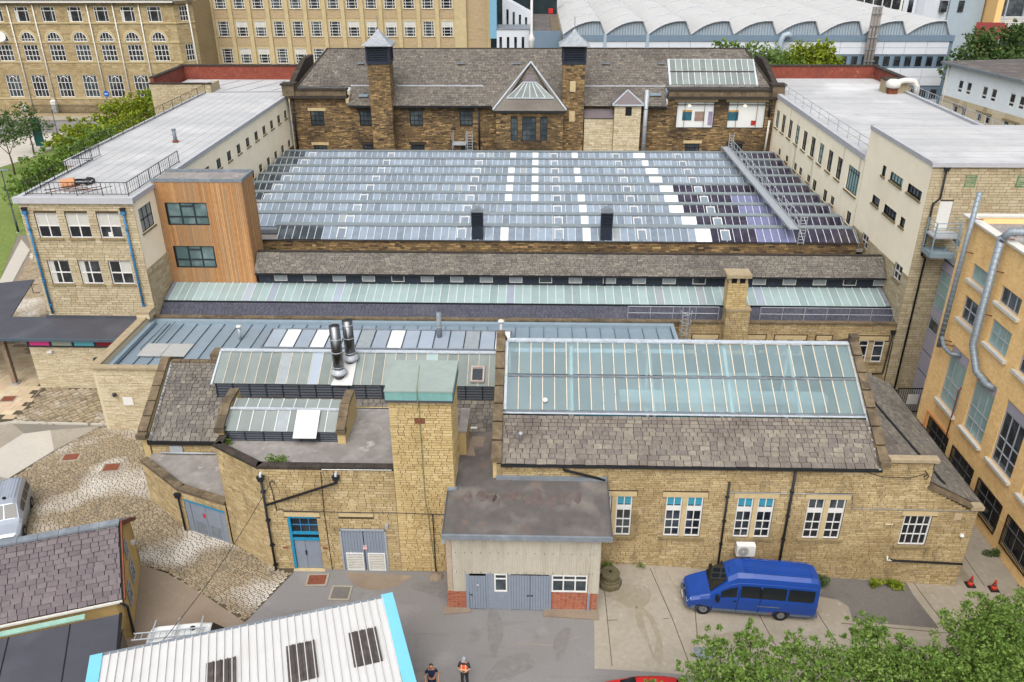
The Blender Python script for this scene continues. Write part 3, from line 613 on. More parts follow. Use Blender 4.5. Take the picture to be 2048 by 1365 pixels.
put('roof_fan', MB().lathe((.6, 39.2, hz(39.2)+.12), [(.16, 0), (.16, .1), (.12, .16), (.02, .18)], 12), MT['white'], HALL, smooth=True)
# air conditioner on the wall
AC = thing('air_conditioner', 'white air conditioner unit fixed to the stone wall behind the blue minibus', 'air conditioner', (11.65, 35.6, 1.1))
put('casing', MB().box(11.15, 12.15, 35.45, 35.85, 1.15, 1.85), MT['white'], AC)
g = MB()
for k in range(5): g.tube([(11.5+(.08+.05*k)*math.cos(t*math.pi/8), 35.43, 1.5+(.08+.05*k)*math.sin(t*math.pi/8)) for t in range(17)], .008, 4, False)
put('fan_grille', g, MT['blackpaint'], AC); put('bracket', MB().box(11.3, 11.35, 35.5, 35.95, 1.05, 1.15).box(11.95, 12.0, 35.5, 35.95, 1.05, 1.15), MT['galv'], AC)
# ================= corrugated lean-to shed =================
SH = thing('corrugated_shed', 'lean-to shed clad in old corrugated sheets with blue grey doors and stained flat roof', 'shed', (-.4, 32.4, 0))
SY = 32.4
rp = [(-4.45, 32.0, 5.2), (3.9, 32.0, 5.2), (3.9, 35.9, 5.78), (-1.98, 35.9, 5.78), (-1.98, 40.2, 5.95), (-4.1, 40.2, 5.95), (-4.1, 35.12, 5.66), (-4.45, 35.12, 5.66)]
m = MB(); m.q(rp); put('flat_roof', m, MT['darkfelt'], SH)
m = MB(); m.box(-4.5, 3.93, 31.9, 32.02, 4.98, 5.24); put('fascia', m, MT['lead'], SH)
m = MB(); m.ext([(-4.5, 32.0, 4.98), (-4.5, 32.0, 5.24), (-4.5, 35.1, 5.7), (-4.5, 35.1, 5.44)], (.06, 0, 0)); m.ext([(3.88, 32.0, 4.98), (3.88, 32.0, 5.24), (3.88, 35.9, 5.82), (3.88, 35.9, 5.56)], (.06, 0, 0)); put('edge_trim', m, MT['blackfelt'], SH)
put('flashing', MB().box(-1.98, 3.9, 35.8, 35.95, 5.76, 5.98), MT['lead'], SH); put('flashing', MB().box(-4.5, -4.0, 34.95, 35.14, 5.66, 5.78), MT['lead'], SH)
random.seed(3)
for i in range(12):
    x = -3.3+i*.52+random.uniform(-.15, .15); y = 34.5+random.uniform(-.25, .3); rx, ry = random.uniform(.14, .34), random.uniform(.25, .6)
    pts = [(x+rx*math.cos(t*.524)*random.uniform(.85, 1.1), y+ry*math.sin(t*.524)*random.uniform(.85, 1.1)) for t in range(12)]
    put('puddle_stain', MB().q([(a, b, 5.2+(b-32)/3.9*.58+.006) for a, b in pts]), MT['puddle'], SH)
put('moss_mat', MB().q([(-3.75, 37.9, 5.85), (-3.0, 37.9, 5.85), (-2.75, 39.7, 5.94), (-3.5, 39.7, 5.94)]), MT['macadam'], SH)
put('side_wall', stones(0, 2.75, -.2, 5.0, (), .075, (.2, .24), .01, (.002, .008)), MT['redbrick'], SH, F(-4.4, 35.15, 0, -90), stuff=True)
put('side_wall_core', MB().box(-4.39, -4.1, 32.42, 35.15, -.3, 5.0).box(3.1, 3.36, 32.45, 35.95, -.3, 5.0), MT['brickmortar'], SH)
put('back_void', MB().box(-4.1, 3.1, 32.75, 32.8, -.3, 5.1), MT['blackpaint'], SH)
put('brick_pier', stones(0, .98, -.25, 1.2, (), .075, (.2, .24), .01, (.002, .008)), MT['redbrick'], SH, F(-4.4, SY, 0, 0), stuff=True)
put('brick_core', MB().box(-4.4, -3.42, SY, SY+.2, -.3, 1.2), MT['brickmortar'], SH); put('brick_core', MB().box(.98, 3.36, SY, SY+.2, -.3, 1.25), MT['brickmortar'], SH)
put('brick_dado', stones(.98+4.4, 3.36+4.4, -.2, 1.24, (), .075, (.2, .24), .01, (.002, .008)), MT['redbrick'], SH, F(-4.4, SY, 0, 0), stuff=True)
def corr(x0, x1, z0, z1, y):
    m = MB(); n = int((x1-x0)/.022); pv = None
    for i in range(n+1):
        x = x0+(x1-x0)*i/n; yy = y-.022*math.sin(x*2*math.pi/.088)
        if pv: m.q([(pv[0], pv[1], z0), (x, yy, z0), (x, yy, z1), (pv[0], pv[1], z1)], .5)
        pv = (x, yy)
    return m
xs = [-4.08, -3.28, -2.36, -1.44, -.52, .4, 1.32, 2.24, 2.86, 3.38]
for i in range(len(xs)-1):
    zb = 1.2 if i in (0, 8) else 2.42
    put('corrugated_sheet', corr(xs[i], xs[i+1]+.05, zb, 5.12, SY-.04-(i % 2)*.012), MT['corr'], SH, smooth=True)
    fx = MB()
    for z in (5.0, 3.8, 2.52):
        for k in range(2): fx.box(xs[i]+.2+k*.45-.015, xs[i]+.2+k*.45+.015, SY-.09, SY-.06, z, z+.03)
    put('fixing_bolt', fx, MT['ironblack'], SH)
def boards(parent, name, x0, x1, z0, z1, y, n, mat, gap=.012, th=.03, part='board'):
    o = put(name, MB().box(x0, x1, y, y+.03, z0, z1), MT['blackpaint'], parent); w = (x1-x0)/n
    for i in range(n): put(part, MB().box(x0+i*w+gap/2, x0+(i+1)*w-gap/2, y-th, y-.002, z0+.004, z1-.004), MT[mat], o)
    return o
d = boards(SH, 'door', -3.24, -2.4, .05, 2.28, SY-.05, 6, 'greyblue'); put('handle', MB().box(-3.2, -3.1, SY-.12, SY-.08, 1.0, 1.05), MT['ironblack'], d); put('notice', MB().box(-2.85, -2.77, SY-.09, SY-.081, 1.65, 1.72), MT['white'], d)
put('door_post', MB().box(-3.42, -3.26, SY-.09, SY+.1, -.1, 2.42).box(-2.39, -2.3, SY-.06, SY+.1, 0, 2.42), MT['greyblue'], SH)
o = put('boarded_panel', MB().box(-2.3, -1.22, SY-.02, SY+.05, 0, 1.2).box(-2.3, -1.97, SY-.02, SY+.05, 1.2, 2.42), MT['greyblue'], SH)
for k in range(8): put('board', MB().box(-2.29, -1.23 if k < 8 else -1.98, SY-.04, SY-.022, .02+k*.15, .155+k*.15), MT['greyblue'], o)
fs = F(-4.4, SY, 0, 0)
window(SH, F(-1.96, SY-.1, 0, 0), 0, 1.22, .68, 1.2, [], [.72], .06, .08, 'white', 'dark2', .1)
put('door_post', MB().box(-1.24, -1.1, SY-.09, SY+.1, -.05, 2.42).box(.86, .98, SY-.09, SY+.1, -.05, 2.42), MT['greyblue'], SH)
for x0, x1 in ((-1.09, -.12), (-.1, .85)):
    d = boards(SH, 'door', x0, x1, .03, 2.36, SY-.05, 7, 'greyblue')
    put('latch', MB().box(-.28, -.14, SY-.115, SY-.085, 1.0, 1.05) if x0 < -.5 else MB().box(-.08, .05, SY-.115, SY-.085, 1.0, 1.05), MT['ironblack'], d)
window(SH, F(.99, SY-.1, 0, 0), 0, 1.27, 1.84, 1.14, [.33, .66], [.7], .07, .08, 'white', 'dark2', .1)
put('downpipe', MB().box(2.86, 2.98, SY-.14, SY-.03, -.1, 1.2), MT['greyblue'], SH)
put('step', MB().ext([(-4.6, 31.9, -.01), (-3.2, 32.1, -.01), (-3.2, 32.5, -.01), (-4.6, 32.5, -.01)], (0, 0, .05)), MT['macadam'], SH); put('step', MB().ext([(.6, 31.9, -.01), (3.45, 31.7, -.01), (3.45, 32.5, -.01), (.6, 32.5, -.01)], (0, 0, .09)), MT['macadam'], SH)
put('wall_lamp', MB().box(-4.6, -4.4, 32.5, 32.7, 4.2, 4.35), MT['galv'], SH)
# ================= flat roofed block with boiler doors =================
FB = thing('flat_roofed_block', 'tan stone block with flat felt roof, small glazed lantern and grey boiler doors', 'building', (-12, 37, 0))
ff = F(-14.4, 35.16, 0, 0)
dh = [(1.14, 2.73, -.1, 3.64), (3.92, 6.4, -.1, 2.8)]
put('wall', wallm(7.13, 6.75, dh, .25, 0, -.5), MT['mortar'], FB, ff)
put('stonework', stones(0, 7.13, -.45, 6.72, dh+[(1.0, 2.95, 3.64, 3.92), (3.93, 5.84, 3.68, 3.95)], .15, (.26, .7)), MT['stone'], FB, ff, stuff=True)
fa = F(-17.35, 37.1, 0, -33.33)
put('wall', wallm(3.53, 6.75, [], .25, 0, -.3), MT['mortar'], FB, fa); put('stonework', stones(0, 3.53, -.25, 6.72, (), .15, (.26, .7)), MT['stone'], FB, fa, stuff=True)
fl = F(-17.35, 38.4, 0, -90)
put('wall', wallm(1.3, 6.75, [], .25), MT['mortar'], FB, fl); put('stonework', stones(0, 1.3, 0, 6.72, (), .15, (.26, .7)), MT['stone'], FB, fl, stuff=True)
put('flat_roof', MB().q([(-17.2, 37.2, 6.42), (-14.3, 35.3, 6.42), (-7.3, 35.3, 6.42), (-7.3, 41.9, 6.42), (-17.2, 41.9, 6.42)]), MT['felt'], FB)
put('back_wall', MB().box(-17.3, -7.3, 41.8, 42.0, 3, 6.42).box(-17.4, -17.2, 38.3, 41.9, 3, 6.42), MT['stone2'], FB)
cps = [((-17.35, 38.4), (-17.35, 37.15)), ((-17.4, 37.15), (-14.4, 35.18)), ((-14.5, 35.2), (-7.27, 35.2))]
for p, q in cps:
    L = math.dist(p, q); n = max(1, round(L/1.0)); dx, dy = (q[0]-p[0])/L, (q[1]-p[1])/L
    for i in range(n):
        t0, t1 = i*L/n+.006, (i+1)*L/n-.006
        put('coping_stone', MB().bar((p[0]+dx*t0-dy*.14, p[1]+dy*t0+dx*.14, 6.82), (p[0]+dx*t1-dy*.14, p[1]+dy*t1+dx*.14, 6.82), .44, .17), MT['coping_dark'], FB)
put('lintel', MB().box(-13.39, -11.46, 35.12, 35.3, 3.65, 3.92), MT['dressed'], FB); put('lintel', MB().box(-10.46, -8.57, 35.135, 35.3, 3.69, 3.94), MT['dressed'], FB)
# entrance door, blue fanlight
ed = put('entrance_door', MB().box(-13.26, -13.12, 35.14, 35.3, 0, 3.62).box(-13.12, -11.68, 35.16, 35.3, 2.0, 2.14).box(-13.12, -11.68, 35.18, 35.3, 2.4, 2.52).box(-13.12, -11.68, 35.18, 35.3, 3.5, 3.62), MT['blue'], FB)
put('transom', MB().box(-13.1, -11.7, 35.25, 35.33, 2.14, 2.4), MT['blackpaint'], ed); put('pane', MB().box(-13.1, -11.68, 35.3, 35.32, 2.5, 3.55), MT['dark'], ed)
gb = MB()
for x in (-12.63, -12.16): gb.box(x-.02, x+.02, 35.26, 35.3, 2.5, 3.55)
gb.box(-13.1, -11.7, 35.255, 35.3, 2.97, 3.02); put('glazing_bar', gb, MT['bluepipe'], ed)
put('leaf', MB().box(-13.1, -12.52, 35.24, 35.3, 0.0, 1.99), MT['greyblue'], ed); put('leaf', MB().box(-12.5, -11.68, 35.24, 35.3, 0.0, 1.99), MT['greyblue'], ed)
put('handle', MB().box(-12.55, -12.47, 35.18, 35.24, .95, 1.25), MT['ironblack'], ed); put('doorstep', MB().box(-13.3, -11.55, 34.95, 35.2, -.35, .0), MT['dressed'], FB)
pd = put('plant_room_doors', MB().box(-10.52, -10.42, 35.1, 35.3, -.15, 2.84).box(-8.06, -7.96, 35.1, 35.3, -.15, 2.84).box(-10.52, -7.96, 35.1, 35.3, 2.76, 2.86), MT['galv'], FB)
for x0, x1 in ((-10.42, -9.26), (-9.22, -8.06)):
    n = 7; w = (x1-x0)/n
    for i in range(n): put('board', MB().box(x0+i*w+.006, x0+(i+1)*w-.006, 35.16, 35.2, -.1, 2.76), MT['greyblue'], pd)
    l = put('louvre', MB().box(x0+.14, x1-.06, 35.1, 35.155, -.02, .05).box(x0+.14, x1-.06, 35.1, 35.155, 1.14, 1.2).box(x0+.14, x0+.2, 35.1, 35.155, .05, 1.14).box(x1-.12, x1-.06, 35.1, 35.155, .05, 1.14), MT['white'], pd)
    put('louvre_back', MB().box(x0+.2, x1-.12, 35.14, 35.158, .05, 1.14), MT['gap_shade_grey'], l)  # grey sheet whose colour stands for shade in the slat gaps
    for k in range(9): put('slat', MB().box(x0+.2, x1-.12, 35.105, 35.139, .07+k*.118, .135+k*.118), MT['offwhite'], l)
sg = put('warning_sign', MB().box(-9.3, -9.08, 35.12, 35.15, 1.42, 1.72), MT['white'], pd)
MT['red'] = M('red_print', (196, 40, 36), .5, None, None)
s = MB(); s.box(-9.29, -9.09, 35.112, 35.119, 1.43, 1.48).box(-9.29, -9.09, 35.112, 35.119, 1.67, 1.71)
for k in range(2):
    s.tube([(-9.24+k*.1+.035*math.cos(t*math.pi/5), 35.116, 1.58+.035*math.sin(t*math.pi/5)) for t in range(11)], .008, 4, False)
put('print', s, MT['red'], sg)
for (x, y, z) in ((-13.6, 35.12, 1.5), (-11.4, 35.12, 1.5)): put('iron_tie', MB().box(x-.14, x+.14, y-.02, y+.05, z-.03, z+.03), MT['rust'], FB)
def hopper(parent, x, y, z, mat='ironblack'): put('hopper_head', MB().ext([(x-.2, y, z), (x+.2, y, z), (x+.12, y, z-.28), (x-.12, y, z-.28)], (0, -.22, 0)), MT[mat], parent)
hopper(FB, -14.28, 35.1, 6.35); hopper(FB, -10.3, 35.1, 6.45)
put('spout', MB().tube([(-14.28, 35.2, 6.5), (-14.28, 34.98, 6.45), (-14.28, 34.98, 6.3)], .07, 8), MT['lead_pale'], FB); put('spout', MB().tube([(-10.3, 35.2, 6.6), (-10.3, 34.98, 6.55), (-10.3, 34.98, 6.4)], .07, 8), MT['lead_pale'], FB)
pipe(FB, [(-14.28, 34.99, 6.2), (-14.28, 34.99, -.2)], .065); pipe(FB, [(-10.3, 35.0, 6.2), (-10.3, 35.0, 6.02), (-14.2, 35.0, 4.5)], .065)
for z in (5.3, 3.4, 1.7, .3): put('pipe_bracket', MB().box(-14.4, -14.16, 34.96, 35.12, z, z+.09), MT['ironblack'], FB)
cb = [(-13.75, 35.1, 4.05), (-13.82, 35.1, 5.4), (-13.9, 35.1, 5.9), (-13.75, 35.1, 6.05), (-13.6, 35.1, 5.8)]
put('cable', MB().tube(cb[::-1]+[(-13.6, 35.1, 4.2), (-13.3, 35.1, 4.05), (-9, 35.1, 4.0), (-7.4, 35.1, 4.03), (-4.6, 35.05, 4.0)], .022, 5), MT['blackpaint'], FB)
put('cable', MB().tube([(-11.1, 35.12, 6.6), (-11.2, 35.12, 3.9), (-11.15, 35.12, -.1)], .02, 5), MT['blackpaint'], FB)
put('security_lamp', MB().box(-7.95, -7.78, 34.95, 35.12, 3.05, 3.3), MT['galv'], FB)
put('conduit', MB().tube([(-11.0, 35.02, 6.84), (-7.35, 35.02, 6.86)], .02, 5), MT['white'], FB)
# glazed lantern on the flat roof
LN = put('lantern', MB().box(-17.1, -10.85, 38.3, 38.36, 6.4, 6.55), MT['navy'], FB)
def louvres(parent, x0, x1, y, z0, z1, n, nb, mat='navy', depth=.09):
    """louvred strip: n posts bays, nb blades each"""
    w = (x1-x0)/n
    put('louvre_back', MB().box(x0, x1, y+depth, y+depth+.03, z0, z1), MT['blackpaint'], parent)
    for i in range(n+1): put('post', MB().box(x0+i*w-.035, x0+i*w+.035, y-.02, y+depth, z0, z1), MT[mat], parent)
    h = (z1-z0)/nb; me = MB().ext([(0, 0, 0), (0, depth, h*.75), (0, depth, h*.75+.02), (0, -.005, .03)], (w-.07, 0, 0)).mesh('louvre_blade', MT[mat])
    for i in range(n):
        for k in range(nb): put('louvre_blade', me, None, parent, F(x0+i*w+.035, y, z0+k*h))
louvres(LN, -17.1, -10.85, 38.2, 6.45, 7.05, 6, 4)
glazing(LN, -17.15, -10.85, 9, 38.15, 7.1, 39.3, 7.75, 'glass_old', 'bar', .04, .04, {4: 'patch_old'})
glazing(LN, -17.0, -10.85, 9, 39.42, 7.74, 40.3, 7.92, 'glass_old', 'bar', .04, .04)
put('ridge_cap', MB().bar((-17.15, 39.36, 7.84), (-10.85, 39.36, 7.84), .16, .08), MT['lead_pale'], LN)
put('sheet', MB().ext([(-13.25, 37.75, 6.92), (-11.95, 37.75, 6.92), (-11.95, 39.2, 7.86), (-13.25, 39.2, 7.86)], (0, 0, .03)), MT['white_sheet'], LN, label='loose white corrugated sheet over the lantern glass')
for x, s_ in ((-17.35, .2), (-10.62, .22)):
    put('pier', MB().ext([(x-s_, 38.05, 6.4), (x-s_, 38.05, 7.2), (x-s_, 39.4, 7.95), (x-s_, 41.2, 7.95), (x-s_, 41.2, 6.4)], (2*s_, 0, 0)), MT['stone2'], LN)
    gable(LN, x, .5, [(38.0, 7.3), (39.5, 8.08), (41.0, 8.1)]); put('pier_cap', MB().box(x-.27, x+.27, 37.9, 38.35, 7.1, 7.3), MT['coping'], LN)
# ================= low annex with double doors =================
AN = thing('low_annex', 'low angled stone annex with grey double doors beside the cobbled lane', 'building', (-20, 39, 0))
f1 = F(-23.9, 41.06, 0, math.degrees(math.atan2(38.27-41.06, -20.54+23.9))); l1 = math.hypot(3.36, 2.79)
f2 = F(-20.54, 38.27, 0, math.degrees(math.atan2(37.02-38.27, -17.39+20.54))); l2 = math.hypot(3.15, 1.25)
put('wall', wallm(l1, 2.85, [], .2, 0, -.2), MT['mortar'], AN, f1); put('stonework', stones(0, l1, -.15, 2.84, (), .15), MT['stone'], AN, f1, stuff=True)
hd = [(.22, 3.25, -.1, 2.35)]
put('wall', wallm(l2, 2.85, hd, .2, 0, -.2), MT['mortar'], AN, f2); put('stonework', stones(0, l2, -.15, 2.84, hd, .15), MT['stone'], AN, f2, stuff=True)
put('flat_roof', MB().q([(-23.8, 41.2, 2.7), (-20.5, 38.5, 2.7), (-17.4, 37.3, 2.7), (-17.3, 42.4, 2.7), (-23.8, 42.4, 2.7)]), MT['felt'], AN)
for p, q in (((-23.95, 41.1), (-20.54, 38.3)), ((-20.54, 38.3), (-17.4, 37.05))):
    L = math.dist(p, q); n = round(L/.8); dx, dy = (q[0]-p[0])/L, (q[1]-p[1])/L
    for i in range(n): put('coping_stone', MB().bar((p[0]+dx*(i*L/n+.01)-dy*.16, p[1]+dy*(i*L/n+.01)+dx*.16, 2.95), (p[0]+dx*((i+1)*L/n-.01)-dy*.16, p[1]+dy*((i+1)*L/n-.01)+dx*.16, 2.95), .5, .2), MT['coping'], AN)
dd = put('double_doors', MB().box(.22, .62, .02, .1, 0, 2.34).box(2.85, 3.25, .02, .1, 0, 2.34), MT['greyblue'], AN, f2)
put('frame', MB().box(.22, 3.25, -.02, .02, 2.24, 2.35), MT['blue'], dd, 0)
for k, (x0, x1) in enumerate(((.66, 1.72), (1.75, 2.82))):
    lf = put('leaf', MB().box(x0, x1, .03, .08, 0, 2.22), MT['greyblue'], dd, 0)
    for j in range(8): put('slat', MB().box(x0+.15, x1-.15, .0, .03, .15+j*.1, .21+j*.1), MT['lead'], lf, 0) if False else None
    sl_ = MB()
    for j in range(8): sl_.box(x0+.15, x1-.15, .01, .03, .15+j*.1, .22+j*.1)
    put('vent_slats', sl_, MT['lead'], dd, 0)
put('warning_sign', MB().box(1.5, 1.66, .012, .028, 1.35, 1.65), MT['red'], dd, 0)
pipe(AN, [(-20.7, 38.3, 2.5), (-20.6, 38.15, 2.3), (-20.6, 38.15, .1)], .06); hopper(AN, -20.6, 38.25, 2.75)
put('wall_vent', MB().box(-22.6, -21.8, 42.15, 42.25, 2.75, 3.3), MT['galv'], AN)
pipe(AN, [(-23.2, 42.1, 2.85), (-19.5, 42.1, 2.85)], .06, 'galv', 'pipe')
# ================= tower =================
TW = thing('stone_tower', 'square yellow stone tower with green felt roof and lightning cable', 'tower', (-5.7, 36.6, 0))
ft = F(-7.27, 35.13, 0, 0); fr_ = F(-4.12, 35.13, 0, 90)
put('core', MB().box(-7.26, -4.13, 35.14, 37.95, -.4, 11), MT['mortar'], TW)
put('stonework', stones(0, 3.15, -.35, 10.98, [(1.28, 1.78, 9.66, 9.98)], .15, (.26, .6)), MT['stone2'], TW, ft, stuff=True); put('stonework', stones(0, 2.82, 4, 10.98, (), .15, (.26, .6)), MT['stone2'], TW, fr_, stuff=True)
tr_ = put('roof_slab', MB().box(-7.38, -4.0, 34.88, 38.1, 11.02, 11.14), MT['blackfelt'], TW)
put('fascia', MB().box(-7.36, -4.02, 34.9, 38.08, 11.14, 11.62), M('turquoise_fascia', (118, 164, 160), .8, None, (3, .1)), TW); put('felt_top', MB().box(-7.39, -3.99, 34.87, 38.11, 11.62, 11.7), MT['greenfelt'], TW)
pv = put('putlog_vent', MB().box(-5.98, -5.76, 35.09, 35.12, 9.68, 9.96).box(-5.72, -5.5, 35.09, 35.12, 9.68, 9.96), MT['rust'], TW)
put('lightning_cable', MB().tube([(-5.75, 36.2, 12.4), (-5.75, 34.86, 11.75), (-5.74, 34.86, 11.0), (-5.72, 35.05, 10.9), (-5.7, 35.08, 5), (-5.6, 35.06, 4), (-5.35, 35.06, -.3)], .022, 5), M('verdigris', (120, 126, 92), .8, None, (4, .1)), TW)
put('downpipe', MB().tube([(-5.35, 35.02, 4.0), (-5.35, 35.02, -.3)], .03, 6), MT['ironblack'], TW)
put('low_wall', MB().box(-4.12, -3.72, 38.0, 40.4, 4.5, 7.3), MT['stone2'], TW); put('coping_stone', MB().box(-4.15, -3.66, 37.97, 40.45, 7.3, 7.38), MT['felt'], TW)
put('weed_mound', MB().lathe((-5.3, 34.7, -.05), [(.45, 0), (.35, .12), (.12, .2), (.02, .22)], 9), MT['macadam'], TW)
# ================= slate workshop with monitor roof =================
SW = thing('slate_workshop', 'old slate roofed workshop with mossy glass monitor above navy louvres', 'building', (-13, 45, 0))
fw = F(-23.8, 42.3, 0, 0)
put('wall', wallm(6.6, 3.8, [], .2, 0, -.2), MT['mortar'], SW, fw); put('stonework', stones(0, 6.6, -.1, 3.72, (), .15), MT['stone'], SW, fw, stuff=True)
sz = lambda y: 3.78+.6*(y-42.2)
sr = put('roof', MB().ext([(-23.9, 42.1, sz(42.1)-.05), (-23.9, 47, sz(47)-.05), (-23.9, 51.6, sz(42.4)-.05), (-23.9, 51.6, 3.4), (-23.9, 42.1, 3.4)], (21.9, 0, 0)), MT['underroof'], SW)
sv = (0, .857, .5145)
slates((-23.75, 42.08, sz(42.08)), (1, 0, 0), sv, 5.65, 22, .4, lambda t0, t1: [(0, 6.5)] if t1 < 1.0 else ([(0, 21.7)] if t1 < 3.2 else [(0, 3.6)]), MT['slateL_o'], MT['slateL_a'], sr, 300, dim=.985)
for i in range(6): put('ridge_tile', MB().bar((-23.7+i*.62, 47, sz(47)+.05), (-23.12+i*.62, 47, sz(47)+.05), .34, .12), MT['coping'], SW)
put('gutter', MB().box(-23.8, -17.4, 41.94, 42.06, 3.66, 3.76), MT['ironblack'], SW)
put('gable_wall', MB().ext([(-24.25, 42.2, -.2), (-24.25, 42.2, 4.2), (-24.25, 47, 6.85), (-24.25, 48.9, 5.8), (-24.25, 48.9, -.2)], (.4, 0, 0)), MT['stone2'], SW)
gable(SW, -24.05, .55, [(42.1, 4.35), (46.9, 7.0), (48.8, 5.95)]); put('kneeler', MB().box(-24.35, -23.75, 41.75, 42.3, 4.0, 4.3), MT['coping'], SW)
put('flashing', MB().bar((-23.72, 42.1, sz(42.1)+.06), (-23.72, 46.9, sz(46.9)+.06), .12, .04), MT['lead_pale'], SW)
put('chimney_stub', MB().box(-21.1, -20.55, 46.9, 47.9, 6.3, 7.25), MT['coping'], SW)
mo = put('monitor', MB().box(-20.2, -2.2, 44.98, 45.1, 5.0, 5.4), MT['lead'], SW)
louvres(mo, -20.15, -2.2, 44.86, 5.12, 6.28, 17, 6)
put('side_panel', MB().ext([(-20.2, 44.86, 5.2), (-20.2, 44.86, 6.3), (-20.2, 47, 7.42), (-20.2, 49.1, 6.3), (-20.2, 49.1, 5.2)], (.06, 0, 0)), MT['navy'], mo)
od = {6: 'patch_old', 9: 'glass_zinc', 20: 'glass_pale'}
glazing(mo, -20.3, -2.2, 27, 44.76, 6.34, 46.95, 7.5, 'glass_old', 'bar_old', .035, .04, od)
put('ridge_cap', MB().bar((-20.35, 47, 7.56), (-2.2, 47, 7.56), .3, .08), MT['lead_pale'], mo)
put('back_slope', MB().q([(-20.3, 47.1, 7.48), (-2.2, 47.1, 7.48), (-2.2, 49.3, 6.3), (-20.3, 49.3, 6.3)]), MT['glass_old'], mo)
put('edge_flashing', MB().bar((-20.32, 44.6, 6.33), (-20.32, 46.98, 7.54), .12, .06), MT['lead_pale'], mo)
hz2 = lambda y: 6.32+.513*(y-44.65)
ht = put('roof_hatch', MB().bar((-3.95, 44.95, hz2(44.95)+.12), (-3.95, 45.9, hz2(45.9)+.12), .1, .14).bar((-3.2, 44.95, hz2(44.95)+.12), (-3.2, 45.9, hz2(45.9)+.12), .1, .14).bar((-4.0, 45.9, hz2(45.9)+.12), (-3.15, 45.9, hz2(45.9)+.12), .16, .14).bar((-4.0, 44.95, hz2(44.95)+.12), (-3.15, 44.95, hz2(44.95)+.12), .1, .12), M('pink_grey_frame', (186, 172, 166), .6, None, (4, .06)), mo)
put('pane', MB().q([(-3.9, 45.0, hz2(45.0)+.1), (-3.25, 45.0, hz2(45)+.1), (-3.25, 45.85, hz2(45.85)+.1), (-3.9, 45.85, hz2(45.85)+.1)]), MT['dark2'], ht)
put('repair_board', MB().box(-3.9, -3.5, 42.9, 43.3, sz(43)+.1, sz(43)+.16), MT['offwhite'], SW)
# polished flues
def flue(x, y, zb, zt, lab, r=.33):
    t = thing('steel_flue', lab, 'flue', (x, y, zb), 'polished flues on the workshop roof')
    o = put('stack', MB().lathe((x, y, 0), [(r, zb-.35), (r, zt), (r-.03, zt), (r-.03, zt-.4)], 24), MT['steel'], t, smooth=True)
    for z in (zb+.45, zb+1.5, zb+2.4):
        put('joint_band', MB().lathe((x, y, z), [(r+.004, -.05), (r+.02, -.045), (r+.02, .0), (r+.004, .006)], 24), MT['galv'], t, smooth=True)
    put('storm_collar', MB().lathe((x, y, zb), [(r+.002, .3), (r+.2, .05), (r+.2, .0), (r*.9, -.2)], 24), MT['galv'], t, smooth=True)
    put('cap_void', MB().lathe((x, y, zt-.42), [(.001, 0), (r-.03, 0)], 20), MT['blackpaint'], t)
flue(-12.3, 45.25, 6.95, 10.2, 'nearer of the two polished steel flues on the mossy glass roof'); flue(-11.75, 46.35, 7.4, 10.05, 'farther of the two polished steel flues on the mossy glass roof')
put('flue_apron', MB().ext([(-12.75, 44.62, 6.36), (-11.4, 44.62, 6.36), (-11.35, 46.7, 7.43), (-12.1, 46.7, 7.43)], (0, 0, .04)), MT['white_sheet'], mo)
# ================= new entrance building: pale stone box and zinc roof =================
EB = thing('entrance_building', 'pale stone entrance building with grey standing seam zinc roof and rooflight strip', 'building', (-20, 53, 0))
fe = F(-30.2, 48.96, 0, 0)
put('wall', wallm(6.0, 5.0, [], .2, 0, -.1), MT['mortar'], EB, fe); put('stonework', stones(0, 6.0, -.05, 4.98, (), .09, (.3, .8), .016), MT['pale_stone'], EB, fe, stuff=True)
put('side_wall', MB().box(-30.45, -30.0, 49.0, 58.0, 0, 5.0), MT['pale_stone'], EB)
for i in range(6): put('coping_stone', MB().box(-30.5+i*1.02+.005, -30.5+(i+1)*1.02-.005, 48.8, 49.3, 5.0, 5.14), MT['coping_pale'], EB)
for i in range(9): put('coping_stone', MB().box(-30.62, -29.98, 49.3+i*.97+.005, 49.3+(i+1)*.97-.005, 5.0, 5.14), MT['coping_pale'], EB)
put('end_pier', MB().box(-30.75, -29.75, 56.9, 58.0, 5.0, 5.45), MT['pale_stone'], EB); put('pier_cap', MB().box(-30.8, -29.7, 56.85, 58.05, 5.45, 5.58), MT['coping_pale'], EB)
ZZ = 4.3
zr = put('zinc_roof', MB().box(-30.0, 10.6, 49.3, 57.9, 3.4, ZZ-.03), MT['seam'], EB)
n = 37; w = (10.4+29.6)/n
zm = MB().box(.01, w-.01, 0, 7.3, 0, .03).mesh('zinc_tray', MT['zinc']); sm_ = MB().bar((0, 0, .05), (0, 7.3, .05), .025, .07).mesh('standing_seam', MT['seam'])
for i in range(n): put('zinc_tray', zm, None, zr, mtx=Matrix.Translation((-29.6+i*w, 50.2, ZZ-.03)))
for i in range(n+1): put('standing_seam', sm_, None, zr, mtx=Matrix.Translation((-29.6+i*w, 50.2, ZZ)))
put('upstand', MB().box(-30.0, 10.7, 57.5, 57.95, ZZ, ZZ+.28), MT['zinc_edge'], EB); put('upstand', MB().box(-29.98, -29.6, 49.5, 57.5, ZZ, ZZ+.35), MT['zinc_edge'], EB); put('upstand', MB().box(10.42, 10.7, 49.5, 57.5, ZZ, ZZ+.25), MT['zinc_edge'], EB)
put('box_gutter', MB().box(-29.6, -17, 49.3, 50.2, ZZ-.02, ZZ+.1), MT['galv'], EB)
